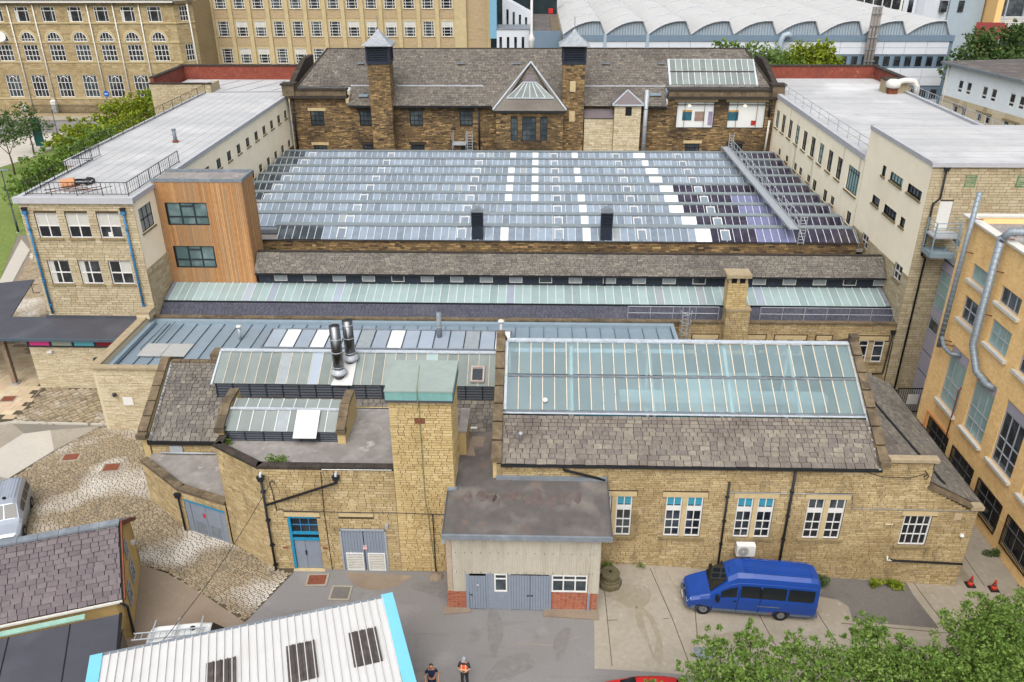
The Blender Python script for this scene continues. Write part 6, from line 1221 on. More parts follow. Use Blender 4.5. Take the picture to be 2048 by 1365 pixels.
for i, x in enumerate(cols):
    a = x-AX0
    window(AM, fam, H1[i][0], 16.62, 2.6, 2.66, [.2, .75], [.72], .1, .13, 'white', 'dark', .15, blind=[(.03, .2, .05, .7)] if i % 2 else None)
    o = put('arched_window', fmm, None, AM, fam.at(a+.05, 0, 13.25)); put('pane', pnm, None, o, 0); put('arch_ring', rgm, None, AM, fam.at(a+.05, 0, 13.25))
    window(AM, fam, H3[i][0], 9.7, 2.85, 2.95, [.25, .5, .75], [.33, .66], .1, .13, 'white', 'dark' if i != 3 else 'dark2', .15)
    o = window(AM, fam, H4[i][0], 3.1, 2.85, 4.1, [.25, .5, .75], [.33, .66], .09, .13, 'white', 'dark' if i % 3 else 'dark2', .15)
    put('inner_arch', MB().tube([(1.42+.75*math.cos(math.pi*j/10), .04, 2.8+1.0*math.sin(math.pi*j/10)) for j in range(11)], .07, 4), MT['white'], o, 0)
    put('mullion', MB().box(a-1.55, a-1.35, -.02, 0, 3, 19.5), MT['mill_stone'], AM, fam) if False else None
for z, hgt, d in ((16.35, .22, .2), (13.0, .2, .12), (9.45, .2, .12), (2.75, .25, .15), (19.65, .5, .55)): put('string_course', MB().box(0, AW+.2, -d, 0, z, z+hgt), MT['mill_block'] if z < 19 else MT['coping'], AM, fam)
put('eaves_gutter', MB().box(0, AW+.3, -.75, -.5, 19.95, 20.2), MT['offwhite'], AM, fam)
put('roof', MB().q([(AX0, 159.4, 20.15), (-66.3, 159.4, 20.15), (-66.3, 172, 27), (AX0, 172, 27)]), MT['slateB'], AM)
# canted end bay turning the corner
fcn = F(-66.6, 160, 0, 45); CL = 3.6
ch_ = [(1.0, 2.6, 16.7, 19.3), (1.0, 2.6, 9.7, 12.65)]
put('wall', wallm(CL, 20, ch_, .3, 0, -1), MT['mill_stone'], AM, fcn); put('stonework', stones(0, CL, -.5, 19.6, ch_, .34, (.5, 1.2), .03, (.01, .04)), MT['mill_stone'], AM, fcn, stuff=True)
for h in ch_: window(AM, fcn, h[0], h[2], 1.6, h[3]-h[2], [.33, .66], [.33, .66], .09, .1, 'white', 'dark', .12)
put('string_course', MB().box(0, CL, -.2, 0, 16.35, 16.57), MT['mill_block'], AM, fcn); put('string_course', MB().box(0, CL, -.5, 0, 19.65, 20.15), MT['coping'], AM, fcn)
xr, yr_ = -66.6+CL*.707, 160+CL*.707
put('return_wall', MB().box(xr-.3, xr, yr_, 172, -1, 20), MT['mill_stone'], AM)
for x in (-119.5, -97.3, -92.6, -82.5, -77.7, -72.9): pipe(AM, [(x, 159.75, 19.6), (x, 159.75, .3)], .12, 'offwhite')
pipe(AM, [(-64.6, 161.5, 19.8), (-64.4, 161.8, 3)], .14, 'offwhite')
# ================= concrete framed mill behind =================
BM = thing('framed_mill', 'tall buff mill with stone piers and grids of white windows behind the left wing', 'building', (-40, 173, 0))
fbm = F(-68.8, 172, 0, 0); BWD = -14-(-68.8)
bx = [-63.3+3.7*i for i in range(13)]; bz = [2.55, 7.62, 12.72, 17.85]
bh_ = [(x+68.8, x+68.8+2.22, z, z+2.86) for x in bx for z in bz]; st_ = [(.5, 2.7, 4.6, 8.0), (.5, 2.7, 9.8, 13.1), (.5, 2.7, 15.2, 22.5)]
put('wall', wallm(BWD, 24, bh_+st_, .3, 0, -1), MT['mill_block'], BM, fbm)
for h in bh_: window(BM, fbm, h[0], h[2], 2.22, 2.86, [.22, .78], [.22, .42, .62, .8], .08, .12, 'white', 'dark' if random.random() < .7 else 'dark2', .12, blind=[(.04, .96, .62, .96)] if random.random() < .35 else None)
for h in st_: window(BM, fbm, h[0], h[2], 2.2, h[3]-h[2], [.22, .78], [.2, .4, .6, .8] if h[3] < 14 else [.1, .2, .3, .4, .5, .6, .7, .8, .9], .08, .12, 'white', 'dark', .12)
for i in range(14): put('pier', MB().box(-63.3+3.7*i-1.12+68.8, -63.3+3.7*i-.38+68.8, -.35, 0, 7.0, 24), MT['mill_block'], BM, fbm)
put('pier', MB().box(3.2, 4.4, -.3, 0, 7.0, 24), MT['mill_block'], BM, fbm)
for x in bx:
    for z in bz[1:]: put('spandrel', MB().box(x+68.8-.36, x+68.8+2.58, -.06, 0, z-1.75, z-.15), MT['mill_infill'], BM, fbm); put('sill', MB().box(x+68.8-.1, x+68.8+2.32, -.14, 0, z-.14, z-.01), MT['sill'], BM, fbm)
put('string_course', MB().box(3, BWD, -.6, 0, 6.6, 7.0), MT['coping'], BM, fbm); put('string_course', MB().box(3, BWD, -.4, 0, 5.4, 6.5), MT['mill_stone'], BM, fbm)
put('end_block', MB().box(-14.0, -9.6, 172.4, 176, -1, 24), MT['mill_infill'], BM); put('end_pier', MB().box(-15.6, -14.0, 171.7, 172.4, -1, 24), MT['mill_block'], BM); put('end_pier', MB().box(-9.9, -9.3, 172.1, 172.5, -1, 24), MT['mill_block'], BM); put('body', MB().box(-68, -14.2, 172.5, 190, -1, 24), MT['mill_block'], BM)
# ================= barrel vaulted hall, far right =================
BV = thing('barrel_vault_hall', 'wide hall with nine white barrel roofs and blue grey panelled front', 'building', (40, 165, 0))
BX0, BP, NB_ = 4.6, 7.74, 9; BYF = 160
prof = [(0, .05), (.7, .55), (1.6, 1.15), (2.7, 1.7), (3.9, 2.1), (5.2, 2.33), (6.5, 2.35), (6.75, 2.25), (7.1, 1.4), (7.74, .05)]
bm_ = MB()
for (xa, za), (xb, zb) in zip(prof[:-1], prof[1:]): bm_.q([(xa, 0, za), (xb, 0, zb), (xb, 130, zb), (xa, 130, za)])
bme = bm_.mesh('barrel_roof', MT['barrel'], True)
gm_ = MB().q([(x, .45, z) for x, z in prof][::1]); gm_.q([(0, .45, -.1), (7.74, .45, -.1), (7.74, .45, .06), (0, .45, .06)]); gme = gm_.mesh('gable_end', MT['gable_sheet'])
rib = MB().tube([(x, 0, z+.06) for x, z in prof], .12, 5).mesh('roof_rib', MT['upstand'])
rbb = MB()
for i in range(11):
    x = 1.6+i*.5; zt = next(za+(zb-za)*(x-xa)/(xb-xa) for (xa, za), (xb, zb) in zip(prof[:-1], prof[1:]) if xa <= x <= xb); rbb.box(x-.05, x+.05, .38, .45, 0, zt)
rbm = rbb.mesh('gable_ribs', MT['lead'])
for i in range(NB_):
    fr = F(BX0+i*BP, BYF, 14.35, 0)
    o = put('barrel_roof', bme, None, BV, fr); g = put('gable_end', gme, None, BV, fr); put('gable_ribs', rbm, None, g, 0)
    for d in (0.0, 14, 30, 48, 70): put('roof_rib', rib, None, BV, F(BX0+i*BP, BYF+d, 14.35, 0))
    if i: put('downpipe', MB().box(BX0+i*BP-.35, BX0+i*BP+.2, BYF-.35, BYF, 0, 14.6), MT['gable_sheet'], BV) if i in (1, 2) else None
fbv = F(BX0, BYF, 0, 0); TWD = BP*NB_+.6
put('structure_wall', MB().box(BX0, BX0+TWD, BYF+.05, BYF+.3, -1, 14.3), MT['panel_slate'], BV); put('side_wall', MB().box(BX0+TWD, BX0+TWD+.3, BYF+.05, BYF+60, -1, 14.3), MT['panel_slate'], BV)
put('fascia', MB().box(0, TWD+.3, -.25, .05, 13.3, 14.35), MT['panel_slate'], BV, fbv)
npn = 18; pw = (TWD-.4)/npn
for z0, z1 in ((12.2, 13.25), (11.05, 12.15), (7.1, 8.6), (5.55, 7.05), (1.2, 3.0)):
    me = MB().box(.03, pw-.03, -.1, .04, z0, z1).mesh('wall_panel', MT['panel_grey'])
    for i in range(npn): put('wall_panel', me, None, BV, fbv.at(i*pw, 0, 0))
for z0, z1 in ((8.85, 10.8), (3.15, 4.95)):
    for i in range(36): window(BV, fbv.at(.3+i*pw/2, .12, z0), 0, 0, 1.35, z1-z0, [], [], .08, .1, 'panel_slate', 'dark', .1)
FS = thing('flue_stack', 'cluster of three dark steel flues in a braced frame on the blue grey hall', 'flue', (60.2, 158.5, 0))
for x in (59.5, 60.1, 60.7): put('flue', MB().tube([(x, 158.8, 3), (x, 158.8, 19.2)], .27, 10), M('dull_flue%d' % (x*10), (126, 120, 116), .5, None, (1, .15), (.6, (92, 86, 84), .5, .7, .6)), FS, smooth=True)
for z in range(4, 19, 2): put('brace', MB().box(59.1, 61.1, 158.4, 158.55, z, z+.12), MT['lead'], FS)
for i, (px, lab) in enumerate(((43.9, 'bent grey vent duct standing before the barrel hall left of the yellow tree'),)):
    t = thing('bent_duct', lab, 'duct', (px, 158.5, 9)); put('duct', MB().tube([(px, 158.8, 4), (px, 158.8, 13.6), (px+.4, 158.8, 14.4), (px+1.1, 158.8, 14.6), (px+1.7, 158.8, 14.2)], .5, 10), MT['gable_sheet'], t, smooth=True)
# ================= neighbours at the edges of the view =================
NB1 = thing('panel_block', 'small pale panel block with slit windows behind the flagpole', 'building', (-4, 171, 0))
put('blue_wall', MB().box(-9.3, -8.0, 170, 172, 12.6, 24), M('sky_blue_panel', (120, 168, 196), .5, None, (1, .06)), NB1); put('front_block', MB().box(-8.0, -1.6, 170, 178, 0, 14.2), MT['panel_grey'], NB1); put('upper_block', MB().ext([(-7.2, 178.5, 13), (-7.2, 178.5, 19.4), (-1.2, 178.5, 16.3), (-1.2, 178.5, 13)], (0, 6, 0)), MT['panel_grey'], NB1); put('roof_edge', MB().box(-8.1, -1.5, 169.9, 178, 14.2, 14.4), MT['lead'], NB1)
for i in range(4): put('slit_window', MB().box(-7.5+i*1.45, -7.0+i*1.45, 169.95, 169.99, 9, 12.9), MT['dark'], NB1); put('slit_window', MB().box(-6.4+i*1.25, -5.95+i*1.25, 178.44, 178.48, 14.2, 17.2-i*.5), MT['dark'], NB1)
NB2 = thing('slate_blue_block', 'low slate blue panel block joining the barrel hall', 'building', (1.5, 170, 0))
put('wall', MB().box(-1.4, 4.4, 168, 168.3, 0, 14.2), MT['panel_slate'], NB2); put('roof', MB().box(-1.4, 4.4, 168.3, 205, 13.8, 14.0), MT['darkfelt'], NB2); put('walkway', MB().box(2.6, 4.3, 168.4, 200, 14.02, 14.2), MT['coping'], NB2)
put('parapet', MB().box(-1.5, -1.2, 168, 205, 14, 14.6), MT['panel_slate'], NB2); put('red_box', MB().box(2.4, 3.4, 204, 205, 14.2, 15.2), MT['red'], NB2)
put('dark_back', MB().box(-14, 4.4, 208, 209, 0, 24), M('dark_glass_front', (40, 52, 56), .2, None, (.4, .3)), NB2)  # dark glass front, tone mottled by noise
FR = thing('panel_and_stone_house', 'two tone block of pale blue panels over cream stone behind the right wing', 'building', (62, 115, 0))
dv = Vector((60.6-57.88, 108.3-123.23, 0)); ang = math.degrees(math.atan2(dv.y, dv.x)); ffr = F(57.88, 123.23, 0, ang)
fw_ = [(a, a+1.0, c, c+1.6) for a in (3.1, 4.9, 8.2, 10.0, 13.5, 15.3, 19, 21) for c in (11.3, 7.9)]
put('upper_wall', wallm(26, 14.7, [q for q in fw_ if q[2] > 10], .25, 0, 10.4), M('pale_blue_panel', (222, 232, 238), .6, None, (1, .03)), FR, ffr); put('lower_wall', wallm(26, 10.4, [q for q in fw_ if q[2] < 10], .25, 0, 0), MT['pale_stone'], FR, ffr)
for q in fw_:
    window(FR, ffr, q[0], q[2], 1.0, 1.6, [], [.3], .18, .1, 'white', 'dark', .12)
for a in (3.0, 8.1, 13.4, 18.9): put('hood', MB().box(a-.1, a+3.1, -.12, 0, 9.6, 9.8), MT['coping_pale'], FR, ffr); put('sill', MB().box(a-.1, a+3.1, -.15, 0, 7.65, 7.85), MT['coping'], FR, ffr)
put('roof', MB().ext([ffr.p(-.6, .6, 14.7), ffr.p(26, .6, 14.7), ffr.p(26, -20, 14.7), ffr.p(-.6, -20, 14.7)], (0, 0, .2)), MT['darkfelt'], FR); put('gutter', MB().box(-.6, 26, -.8, -.55, 14.6, 14.9), MT['lead'], FR, ffr)
put('plant_room', MB().ext([ffr.p(6.2, -9, 14.9), ffr.p(15, -9, 14.9), ffr.p(15, -16, 14.9), ffr.p(6.2, -16, 14.9)], (0, 0, 1.9)), MT['gable_sheet'], FR); put('plant_roof', MB().ext([ffr.p(5.8, -8.6, 16.8), ffr.p(15.4, -8.6, 16.8), ffr.p(15.4, -16, 16.8), ffr.p(5.8, -16, 16.8)], (0, 0, .25)), MT['lead'], FR)
pipe(FR, [ffr.p(.6, .1, 14.5), ffr.p(.6, .1, 5)], .1, 'offwhite')
NB3 = thing('curved_grey_block', 'pale grey curved office block at the top right corner', 'building', (105, 232, 0))
m = MB().tube([(105, 236, 0), (105, 236, 26)], 9, 24); put('drum', m, MT['panel_grey'], NB3); put('wing', MB().box(88, 97, 231, 240, 0, 26), MT['panel_grey'], NB3); put('cladding', MB().box(103.5, 112, 226.5, 236, 0, 26), MT['gable_sheet'], NB3)
put('low_wing', MB().box(70, 91.5, 226, 240, 0, 17.5), MT['white'], NB3)
for i in range(9): put('window', MB().box(70.5+i*2.3, 72.5+i*2.3, 225.9, 226, 13.2, 16.6), MT['dark'], NB3)
for x in (92.5, 95.0, 101.5, 105.6): put('window', MB().box(x, x+1.4, 226.3, 231, 12.5, 15.2) if x > 100 else MB().box(x, x+1.2, 230.9, 231, 12, 15), MT['dark'], NB3)
NB4 = thing('orange_office', 'orange and glass office with white slatted front at the top right edge', 'building', (122, 228, 0))
put('frame', MB().box(112.5, 114, 221, 240, 0, 26), MT['orange_mortar'], NB4); put('glass', MB().box(114, 150, 222, 240, 0, 26), MT['dark2'], NB4)
for i in range(5): put('fin', MB().box(115+i*4.5, 115.25+i*4.5, 221.4, 222, 0, 26), MT['mullion'], NB4)
for k in range(9): put('slat', MB().box(114, 150, 221.5, 222, 8.4+k*.4, 8.65+k*.4), MT['white'], NB4)
for k in range(3): put('floor_band', MB().box(114, 150, 221.7, 222, 4+k*6.5, 4.6+k*6.5), MT['orange_mortar'], NB4)
single('red_tiled_roof', MB().ext([(101, 205, 8.6), (110, 204, 8.6), (110, 211, 11.2), (104, 212, 11.2)], (0, 0, .3)), M('crimson_roof', (120, 44, 44), .8, None, (1, .1)), 'sloping red roof below the grey office block', 'roof')
# ================= orange brick building on the right =================
OB = thing('orange_building', 'orange brick building with large windows, barred basement openings and grey ducts', 'building', (30, 40, -1))
fob = F(27.4, 51.2, 0, -90); OY = 51.2
bays = [49.1-3.55*i for i in range(7)]
oh = []
for y in bays:
    a = OY-y; oh += [(a, a+2.2, 12.1, 13.15), (a, a+2.2, 9.4, 11.0), (a, a+2.35, 3.38, 7.5), (a-.35 if y < 49 else a-.3, a+2.5, -.35, 1.7)]
put('wall', wallm(24.5, 15.5, oh, .25, 0, -1.4), MT['orange_mortar'], OB, fob); put('brickwork', stones(0, 24.5, -1.3, 15.45, oh, .11, (.22, .3), .012, (.002, .006)), MT['orange'], OB, fob, stuff=True)
for i, y in enumerate(bays):
    a = OY-y
    window(OB, fob, a, 12.1, 2.2, 1.05, [.38, .72], [], .07, .07, 'mullion', 'dark2' if i % 2 else 'teal_glass', .14); window(OB, fob, a, 9.4, 2.2, 1.6, [.36, .7], [.5], .07, .07, 'mullion', 'teal_glass' if i % 2 else 'dark2', .14)
    o = window(OB, fob, a, 3.38, 2.35, 4.12, [.33, .66], [.22, .42, .82], .07, .08, 'mullion', 'teal_glass' if i < 2 else 'dark2', .14); put('head_panel', MB().box(.08, 2.27, .06, .09, 3.42, 4.05), MT['mauve'], o, 0)
    for z in (12.1, 9.4, 3.38): put('sill', MB().box(a-.2, a+2.5, -.22, .1, z-.2, z-.02), MT['offwhite'], OB, fob)
    b0 = a-.33; gr_ = put('security_grille', MB().box(b0, b0+2.85, -.1, -.06, -.38, -.32).box(b0, b0+2.85, -.1, -.06, 1.68, 1.74).box(b0, b0+.06, -.1, -.06, -.32, 1.68).box(b0+2.79, b0+2.85, -.1, -.06, -.32, 1.68).box(b0+.06, b0+2.79, -.1, -.06, .95, 1.0), MT['blackpaint'], OB, fob)
    bm2 = MB().box(-.014, .014, -.09, -.065, -.32, 1.68).mesh('bar', MT['blackpaint'])
    for k in range(21): put('bar', bm2, None, gr_, mtx=Matrix.Translation((b0+.15+k*.128, 0, 0))) if False else put('bar', bm2, None, gr_, F(b0+.15+k*.128, 0, 0, 0))
    window(OB, fob, a-.3, -.3, 2.75, 1.95, [.33, .66], [.6], .05, .06, 'mullion', 'dark', .16)
put('roof', MB().box(27.5, 45, 27, 51.1, 15.0, 15.1), MT['felt'], OB); put('coping', MB().box(27.15, 27.75, 46.6, 51.4, 15.5, 15.62), MT['offwhite'], OB); put('coping', MB().box(27.15, 27.75, 26, 46.0, 15.6, 15.72), MT['offwhite'], OB); put('coping', MB().box(27.75, 45, 50.9, 51.4, 15.5, 15.62), MT['offwhite'], OB)
put('parapet', MB().box(27.4, 45, 50.95, 51.2, 15, 15.5), MT['orange'], OB); put('corner_strip', MB().box(27.42, 45, 51.15, 51.3, -1.4, 15.4), MT['orange'], OB)
put('wall_grille', MB().box(2.1, 4.4, -.03, 0, 2.25, 2.85), MT['orange_mortar'], OB, fob)
put('orange_pipe', MB().tube([fob.p(1.4, .1, .3), fob.p(1.4, .1, 1.95), fob.p(4.6, .1, 1.98)], .05, 6), M('orange_pipe', (226, 140, 84), .5, None, (2, .05)), OB)
put('red_post', MB().box(1.0, 1.5, -.2, -.02, -1.2, .6), MT['rust'], OB, fob)
def oduct(lab, pts, r):
    t = thing('wall_duct', lab, 'duct', pts[0], 'ducts on the orange building'); put('duct', MB().tube(pts, r, 14), MT['duct'], t, smooth=True); m = MB()
    P_ = [Vector(p) for p in pts]
    for p, q in zip(P_[:-1], P_[1:]):
        L = (q-p).length; n = int(L/.35)
        for i in range(n): d = (q-p)/L; c = p+d*(i*.35+.15); m.tube([c, c+d*.03], r+.012, 12)
    put('duct_ribs', m, MT['galv'], t, stuff=True)
    for i in (1,):
        for f_ in (.3, .7): c = P_[0].lerp(P_[1], f_); put('bracket', MB().bar(c, (27.45, c.y-.35, c.z), .05, .05), MT['rust'], t)
oduct('thinner grey duct rising past the escape platform on the orange wall', [(26.95, 49.7, 17.5), (26.95, 49.8, 12), (26.95, 49.85, 6.9)], .16); oduct('thick grey duct bending over the parapet of the orange building', [(26.9, 46.1, 15.9), (26.9, 46.0, 9.0), (26.95, 45.0, 7.7), (27.2, 44.0, 7.3), (27.5, 43.6, 7.3)], .22)
oduct('short grey duct elbow entering the window head on the orange wall', [(26.95, 49.75, 7.7), (26.95, 49.2, 7.2), (27.0, 48.3, 7.15), (27.45, 47.9, 7.25)], .14); oduct('grey duct crossing the orange building roof edge', [(26.9, 46.1, 15.7), (27.2, 45.9, 16.3), (28.5, 45.5, 16.4), (31, 44.6, 16.2)], .24)
put('roof_plant', MB().box(29.5, 33, 42.5, 45, 15.1, 16.2), MT['white'], OB)
pipe(OB, [fob.p(4.6, .12, 5.6), fob.p(4.55, .2, 5.3), fob.p(4.55, .2, 1.9)], .045, 'rust')
# mauve link wall and gate in the alley
LK = thing('mauve_link', 'mauve panelled link between the tall buff block and the orange building', 'building', (30.5, 55, -1))
flk = F(30.2, 58.2, 0, -90)
put('wall', MB().box(0, 7, .05, .3, -1.6, 10.0), MT['seam'], LK, flk)
for z0, z1 in ((9.15, 10.0), (5.4, 6.2), (2.6, 4.3), (.9, 2.5), (-1.5, .8)):
    for a in (0, 2.4, 4.8): put('panel', MB().box(a+.02, a+2.38, 0, .05, z0+.02, z1-.02), MT['mauve'], LK, flk)
window(LK, F(30.2, 58.2, 0, -90), .1, 6.25, 4.2, 2.85, [.36, .7], [.38, .72], .06, .07, 'mullion', 'teal_glass', .04); window(LK, F(30.2, 58.2, 0, -90), .1, 4.35, 4.2, 1.0, [.36, .7], [], .06, .07, 'mullion', 'dark2', .04)
put('roof', MB().box(30.2, 36, 51.3, 58.1, 9.9, 10.05), MT['lead'], LK); put('sign_lamp', MB().box(2.2, 2.9, -.1, 0, 1.1, 1.3), MT['white'], LK, flk)
GT = thing('iron_gate', 'black iron gate across the alley under the mauve wall', 'gate', (27.5, 54, -1.15))
for x0, x1, y in ((25.2, 27.1, 54.2), (27.3, 29.6, 54.5)):
    lf = put('leaf_frame', MB().box(x0, x1, y, y+.06, .95, 1.03).box(x0, x1, y, y+.06, -1.05, -.97).box(x0, x0+.06, y, y+.06, -.97, .95).box(x1-.06, x1, y, y+.06, -.97, .95), MT['blackpaint'], GT)
    for k in range(14): put('bar', MB().box(x0+.12+k*(x1-x0-.2)/13-.015, x0+.12+k*(x1-x0-.2)/13+.015, y+.01, y+.04, -.97, .95), MT['blackpaint'], lf)
put('notice', MB().box(28.1, 28.9, 54.42, 54.48, -.3, .5), MT['white'], GT)
# ================= cottage and sheds in the near left corner =================
CT = thing('slate_cottage', 'small rendered cottage with purple slate roof at the lower left corner', 'building', (-21, 32.7, 0))
g0 = Vector((-22.1, 35.4, 0)); g1 = Vector((-20.15, 29.94, 0)); ee = Vector((-.943, -.333, 0)); gm = (g0+g1)/2; gv = (g0-g1).normalized(); UZ = Vector((0, 0, 1))
yr_m = M('ochre_render', (206, 176, 118), .9, None, (2, .08), (1, (160, 132, 84), .55, .75, .5))
put('gable_wall', MB().ext([g0-UZ*.1, g1-UZ*.1, g1+UZ*2.75, gm+UZ*4.8, g0+UZ*2.9], ee*.3), yr_m, CT)
put('side_wall', MB().ext([g1-UZ*.1, g1+UZ*2.7, g1+gv*.25+UZ*2.7, g1+gv*.25-UZ*.1], ee*13), yr_m, CT); put('side_wall', MB().ext([g0-UZ*.1, g0+UZ*2.7, g0-gv*.25+UZ*2.7, g0-gv*.25-UZ*.1], ee*13), yr_m, CT)
rg_ = gm+UZ*5.0; ev = g1-gv*.25+UZ*2.75; vv = (rg_-ev).normalized(); ov = -ee*.15
cr = put('roof', MB().ext([ev+ov-UZ*.05, rg_+ov-UZ*.05, g0+gv*.3+ov+UZ*2.85, g0+gv*.3+ov+UZ*2.75, rg_+ov-UZ*.2, ev+ov-UZ*.15], ee*13), MT['underroof'], CT)
slates(ev+ee*12.8+UZ*.02, -ee, vv, (rg_-ev).length, 15, .44, lambda a, b: [(0, 12.9)], MT['slateP_o'], MT['slateP_a'], cr, 300)
slates(g0+gv*.3+UZ*2.9-ee*.1, ee, (rg_-(g0+gv*.3+UZ*2.9)).normalized(), 3.5, 14, .44, lambda a, b: [(0, 12.9)], MT['slateP_o'], MT['slateP_a'], cr, 0)
for i in range(14): put('ridge_tile', MB().bar(rg_+ov+ee*(i*.93+.01)+UZ*.08, rg_+ov+ee*((i+1)*.93-.01)+UZ*.08, .42, .12), MT['lead'], CT)
put('barge_board', MB().bar(ev-ee*.22, rg_-ee*.22, .06, .2), MT['rust'], CT); put('barge_board', MB().bar(rg_-ee*.22, g0+gv*.3+UZ*2.85-ee*.22, .06, .2), MT['rust'], CT)
put('gutter', MB().bar(ev-gv*.08-ee*.1-UZ*.04, ev-gv*.08+ee*13-UZ*.04, .12, .1), MT['offwhite'], CT)
put('downpipe', MB().tube([ev-gv*.1-UZ*.05, ev-gv*.1-UZ*.4-ee*.25, g1-ee*.12+UZ*.2], .07, 8), MT['ironblack'], CT)
ga = math.degrees(math.atan2(gv.y, gv.x)); fg = F(g1.x-ee.x*.01, g1.y-ee.y*.01, 0, ga)
for a, z, w, h in ((1.2, .9, .9, 1.1), (2.9, .9, .9, 1.2), (2.9, 2.6, .7, .9)): window(CT, F(*fg.p(0, .06, 0), ga), a, z, w, h, [.5], [.6], .05, .07, 'galv', 'dark2', .04)
put('wall_lamp', MB().box(4.6, 4.8, -.2, 0, 2.2, 2.4), MT['white'], CT, fg)
FL = thing('flat_dark_shed', 'low shed with smooth black flat roof in front of the purple slate cottage', 'shed', (-20, 27, 0))
q0 = Vector((-19.65, 28.85, 2.72)); q1 = Vector((-17.0, 22.2, 2.72))
put('roof', MB().ext([q0, q1, q1+ee*14, q0+ee*14], (0, 0, -.14)), MT['blackfelt'], FL); put('edge_trim', MB().bar(q0, q1, .12, .1), MT['blackpaint'], FL)
put('wall', MB().ext([q0+ee*.2-UZ*.14, q1+ee*.2-UZ*.14, q1+ee*.4-UZ*.14, q0+ee*.4-UZ*.14], (0, 0, -2.6)), MT['greyblue'], FL)
for i in range(4): put('roof_lap', MB().bar(q0+ee*(2.2+i*2.6)+UZ*.01, q1+ee*(2.2+i*2.6)+UZ*.01, .05, .02), MT['blackpaint'], FL)
put('gutter', MB().bar(q0+ee*1.6+gv*.3+UZ*.02, q0+ee*13+gv*.3+UZ*.02, .3, .08), M('sea_green_gutter', (150, 188, 172), .5, None, (3, .1)), FL); put('side_pane', MB().ext([q0-ee*.02-UZ*.4-gv*.6, q0-ee*.02-UZ*.4-gv*2.2, q0-ee*.02-UZ*1.8-gv*2.2, q0-ee*.02-UZ*1.8-gv*.6], -ee*.04), MT['dark'], FL)
WS = thing('white_metal_shed', 'shed with ribbed white metal roof, dark rooflights and sky blue trim at the bottom edge', 'shed', (-11, 25, 0))
A0 = Vector((-18.47, 25.16, 4)); wu = Vector((.952, .306, 0)); wf = Vector((.335, -.942, 0)); WLn = 12.1; DP = 9
def wsheet(w):
    m = MB(); pv = None; pr = []; n = 3; r = w/n
    for i in range(n): pr += [(i*r, 0), (i*r+r*.78, 0), (i*r+r*.84, .075), (i*r+r*.94, .075)]
    pr.append((w, 0))
    for (xa, za), (xb, zb) in zip(pr[:-1], pr[1:]): m.q([(xa, 0, za), (xb, 0, zb), (xb, DP, zb), (xa, DP, za)][::-1])
    return m
ns = 12; sw_ = WLn/ns; wm_ = wsheet(sw_).mesh('roof_sheet', MT['white_sheet']); mt0 = Matrix(((wu.x, wf.x, 0, A0.x), (wu.y, wf.y, 0, A0.y), (0, 0, 1, 4.0), (0, 0, 0, 1)))
for i in range(ns): put('roof_sheet', wm_, None, WS, mtx=mt0 @ Matrix.Translation((i*sw_, 0, 0)))
for x0, d0, d1 in ((11.3, 1.75, 3.7), (8.6, 1.75, 3.8), (5.3, 1.75, 3.8)):
    m = MB()
    for k in range(4): m.box(k*.3, k*.3+.25, d0, d1, .05, .062); m.box(k*.3+.25, k*.3+.29, d0, d1, .05, .12)
    o = put('rooflight', MB().box(-.02, 1.2, d0-.02, d1+.02, .02, .05), MT['rooflight'], WS, mtx=mt0 @ Matrix.Translation((x0-1.0, 0, 0)))
    put('corrugation', m, MT['rooflight'], o, 0)
def wbar(name, a, b, w, h, mat): put(name, MB().bar(mt0 @ Vector(a), mt0 @ Vector(b), w, h), MT[mat], WS)
wbar('verge_trim', (WLn+.2, -.2, .0), (WLn+.2, DP, .0), .55, .14, 'cyan'); wbar('verge_trim', (-.25, -.1, .0), (-.25, DP, .0), .5, .14, 'cyan'); wbar('gutter', (-.3, -.12, -.1), (WLn+.2, -.12, -.1), .18, .14, 'lead')
put('walls', MB().ext([mt0 @ Vector((.3, .3, -.2)), mt0 @ Vector((WLn-.1, .3, -.2)), mt0 @ Vector((WLn-.1, DP, -.2)), mt0 @ Vector((.3, DP, -.2))], (0, 0, -3.9)), MT['corr'], WS)
# ================= vehicles =================
def ring(st):
    u, wl, wm, wt, z0, zb, zt = st; r = [(-wl, z0), (-wm, (z0+zb)/2), (-wm, zb), (-(wm*.35+wt*.65), zb+(zt-zb)*.62), (-wt, zt-(zt-zb)*.14), (-wt*.72, zt-.01), (0, zt+.02)]
    r += [(-y, z) for y, z in r[-2::-1]]; return [(u, y, z) for y, z in r]
def loft(sts):
    m = MB(); R = [ring(s) for s in sts]; n = len(R[0])
    for a, b in zip(R[:-1], R[1:]):
        for i in range(n-1): m.q([a[i], b[i], b[i+1], a[i+1]][::-1])
    m.q(R[0]); m.q(R[-1][::-1]); return m
def interp(sts, u):
    for a, b in zip(sts[:-1], sts[1:]):
        if a[0] <= u <= b[0]:
            t = (u-a[0])/max(b[0]-a[0], 1e-6); return tuple(x+(y-x)*t for x, y in zip(a, b))
    return sts[-1]
def sidept(sts, u, t, s, off=.02):
    q = interp(sts, u); p = ring(q)
    a, b, c = Vector(p[2]), Vector(p[3]), Vector(p[4]); v = a.lerp(b, t/.72) if t < .72 else b.lerp(c, (t-.72)/.28)
    return (v.x, (v.y-off)*(1 if s < 0 else -1), v.z+.004)
MT['tyre'] = M('tyre_rubber', (30, 30, 31), .85, None, (5, .1)); MT['carglass'] = M('car_glass', (24, 30, 34), .06, None, None, None, None, 0, .7); MT['hub'] = M('wheel_hub', (140, 142, 146), .4, None, (6, .1), None, None, .6)
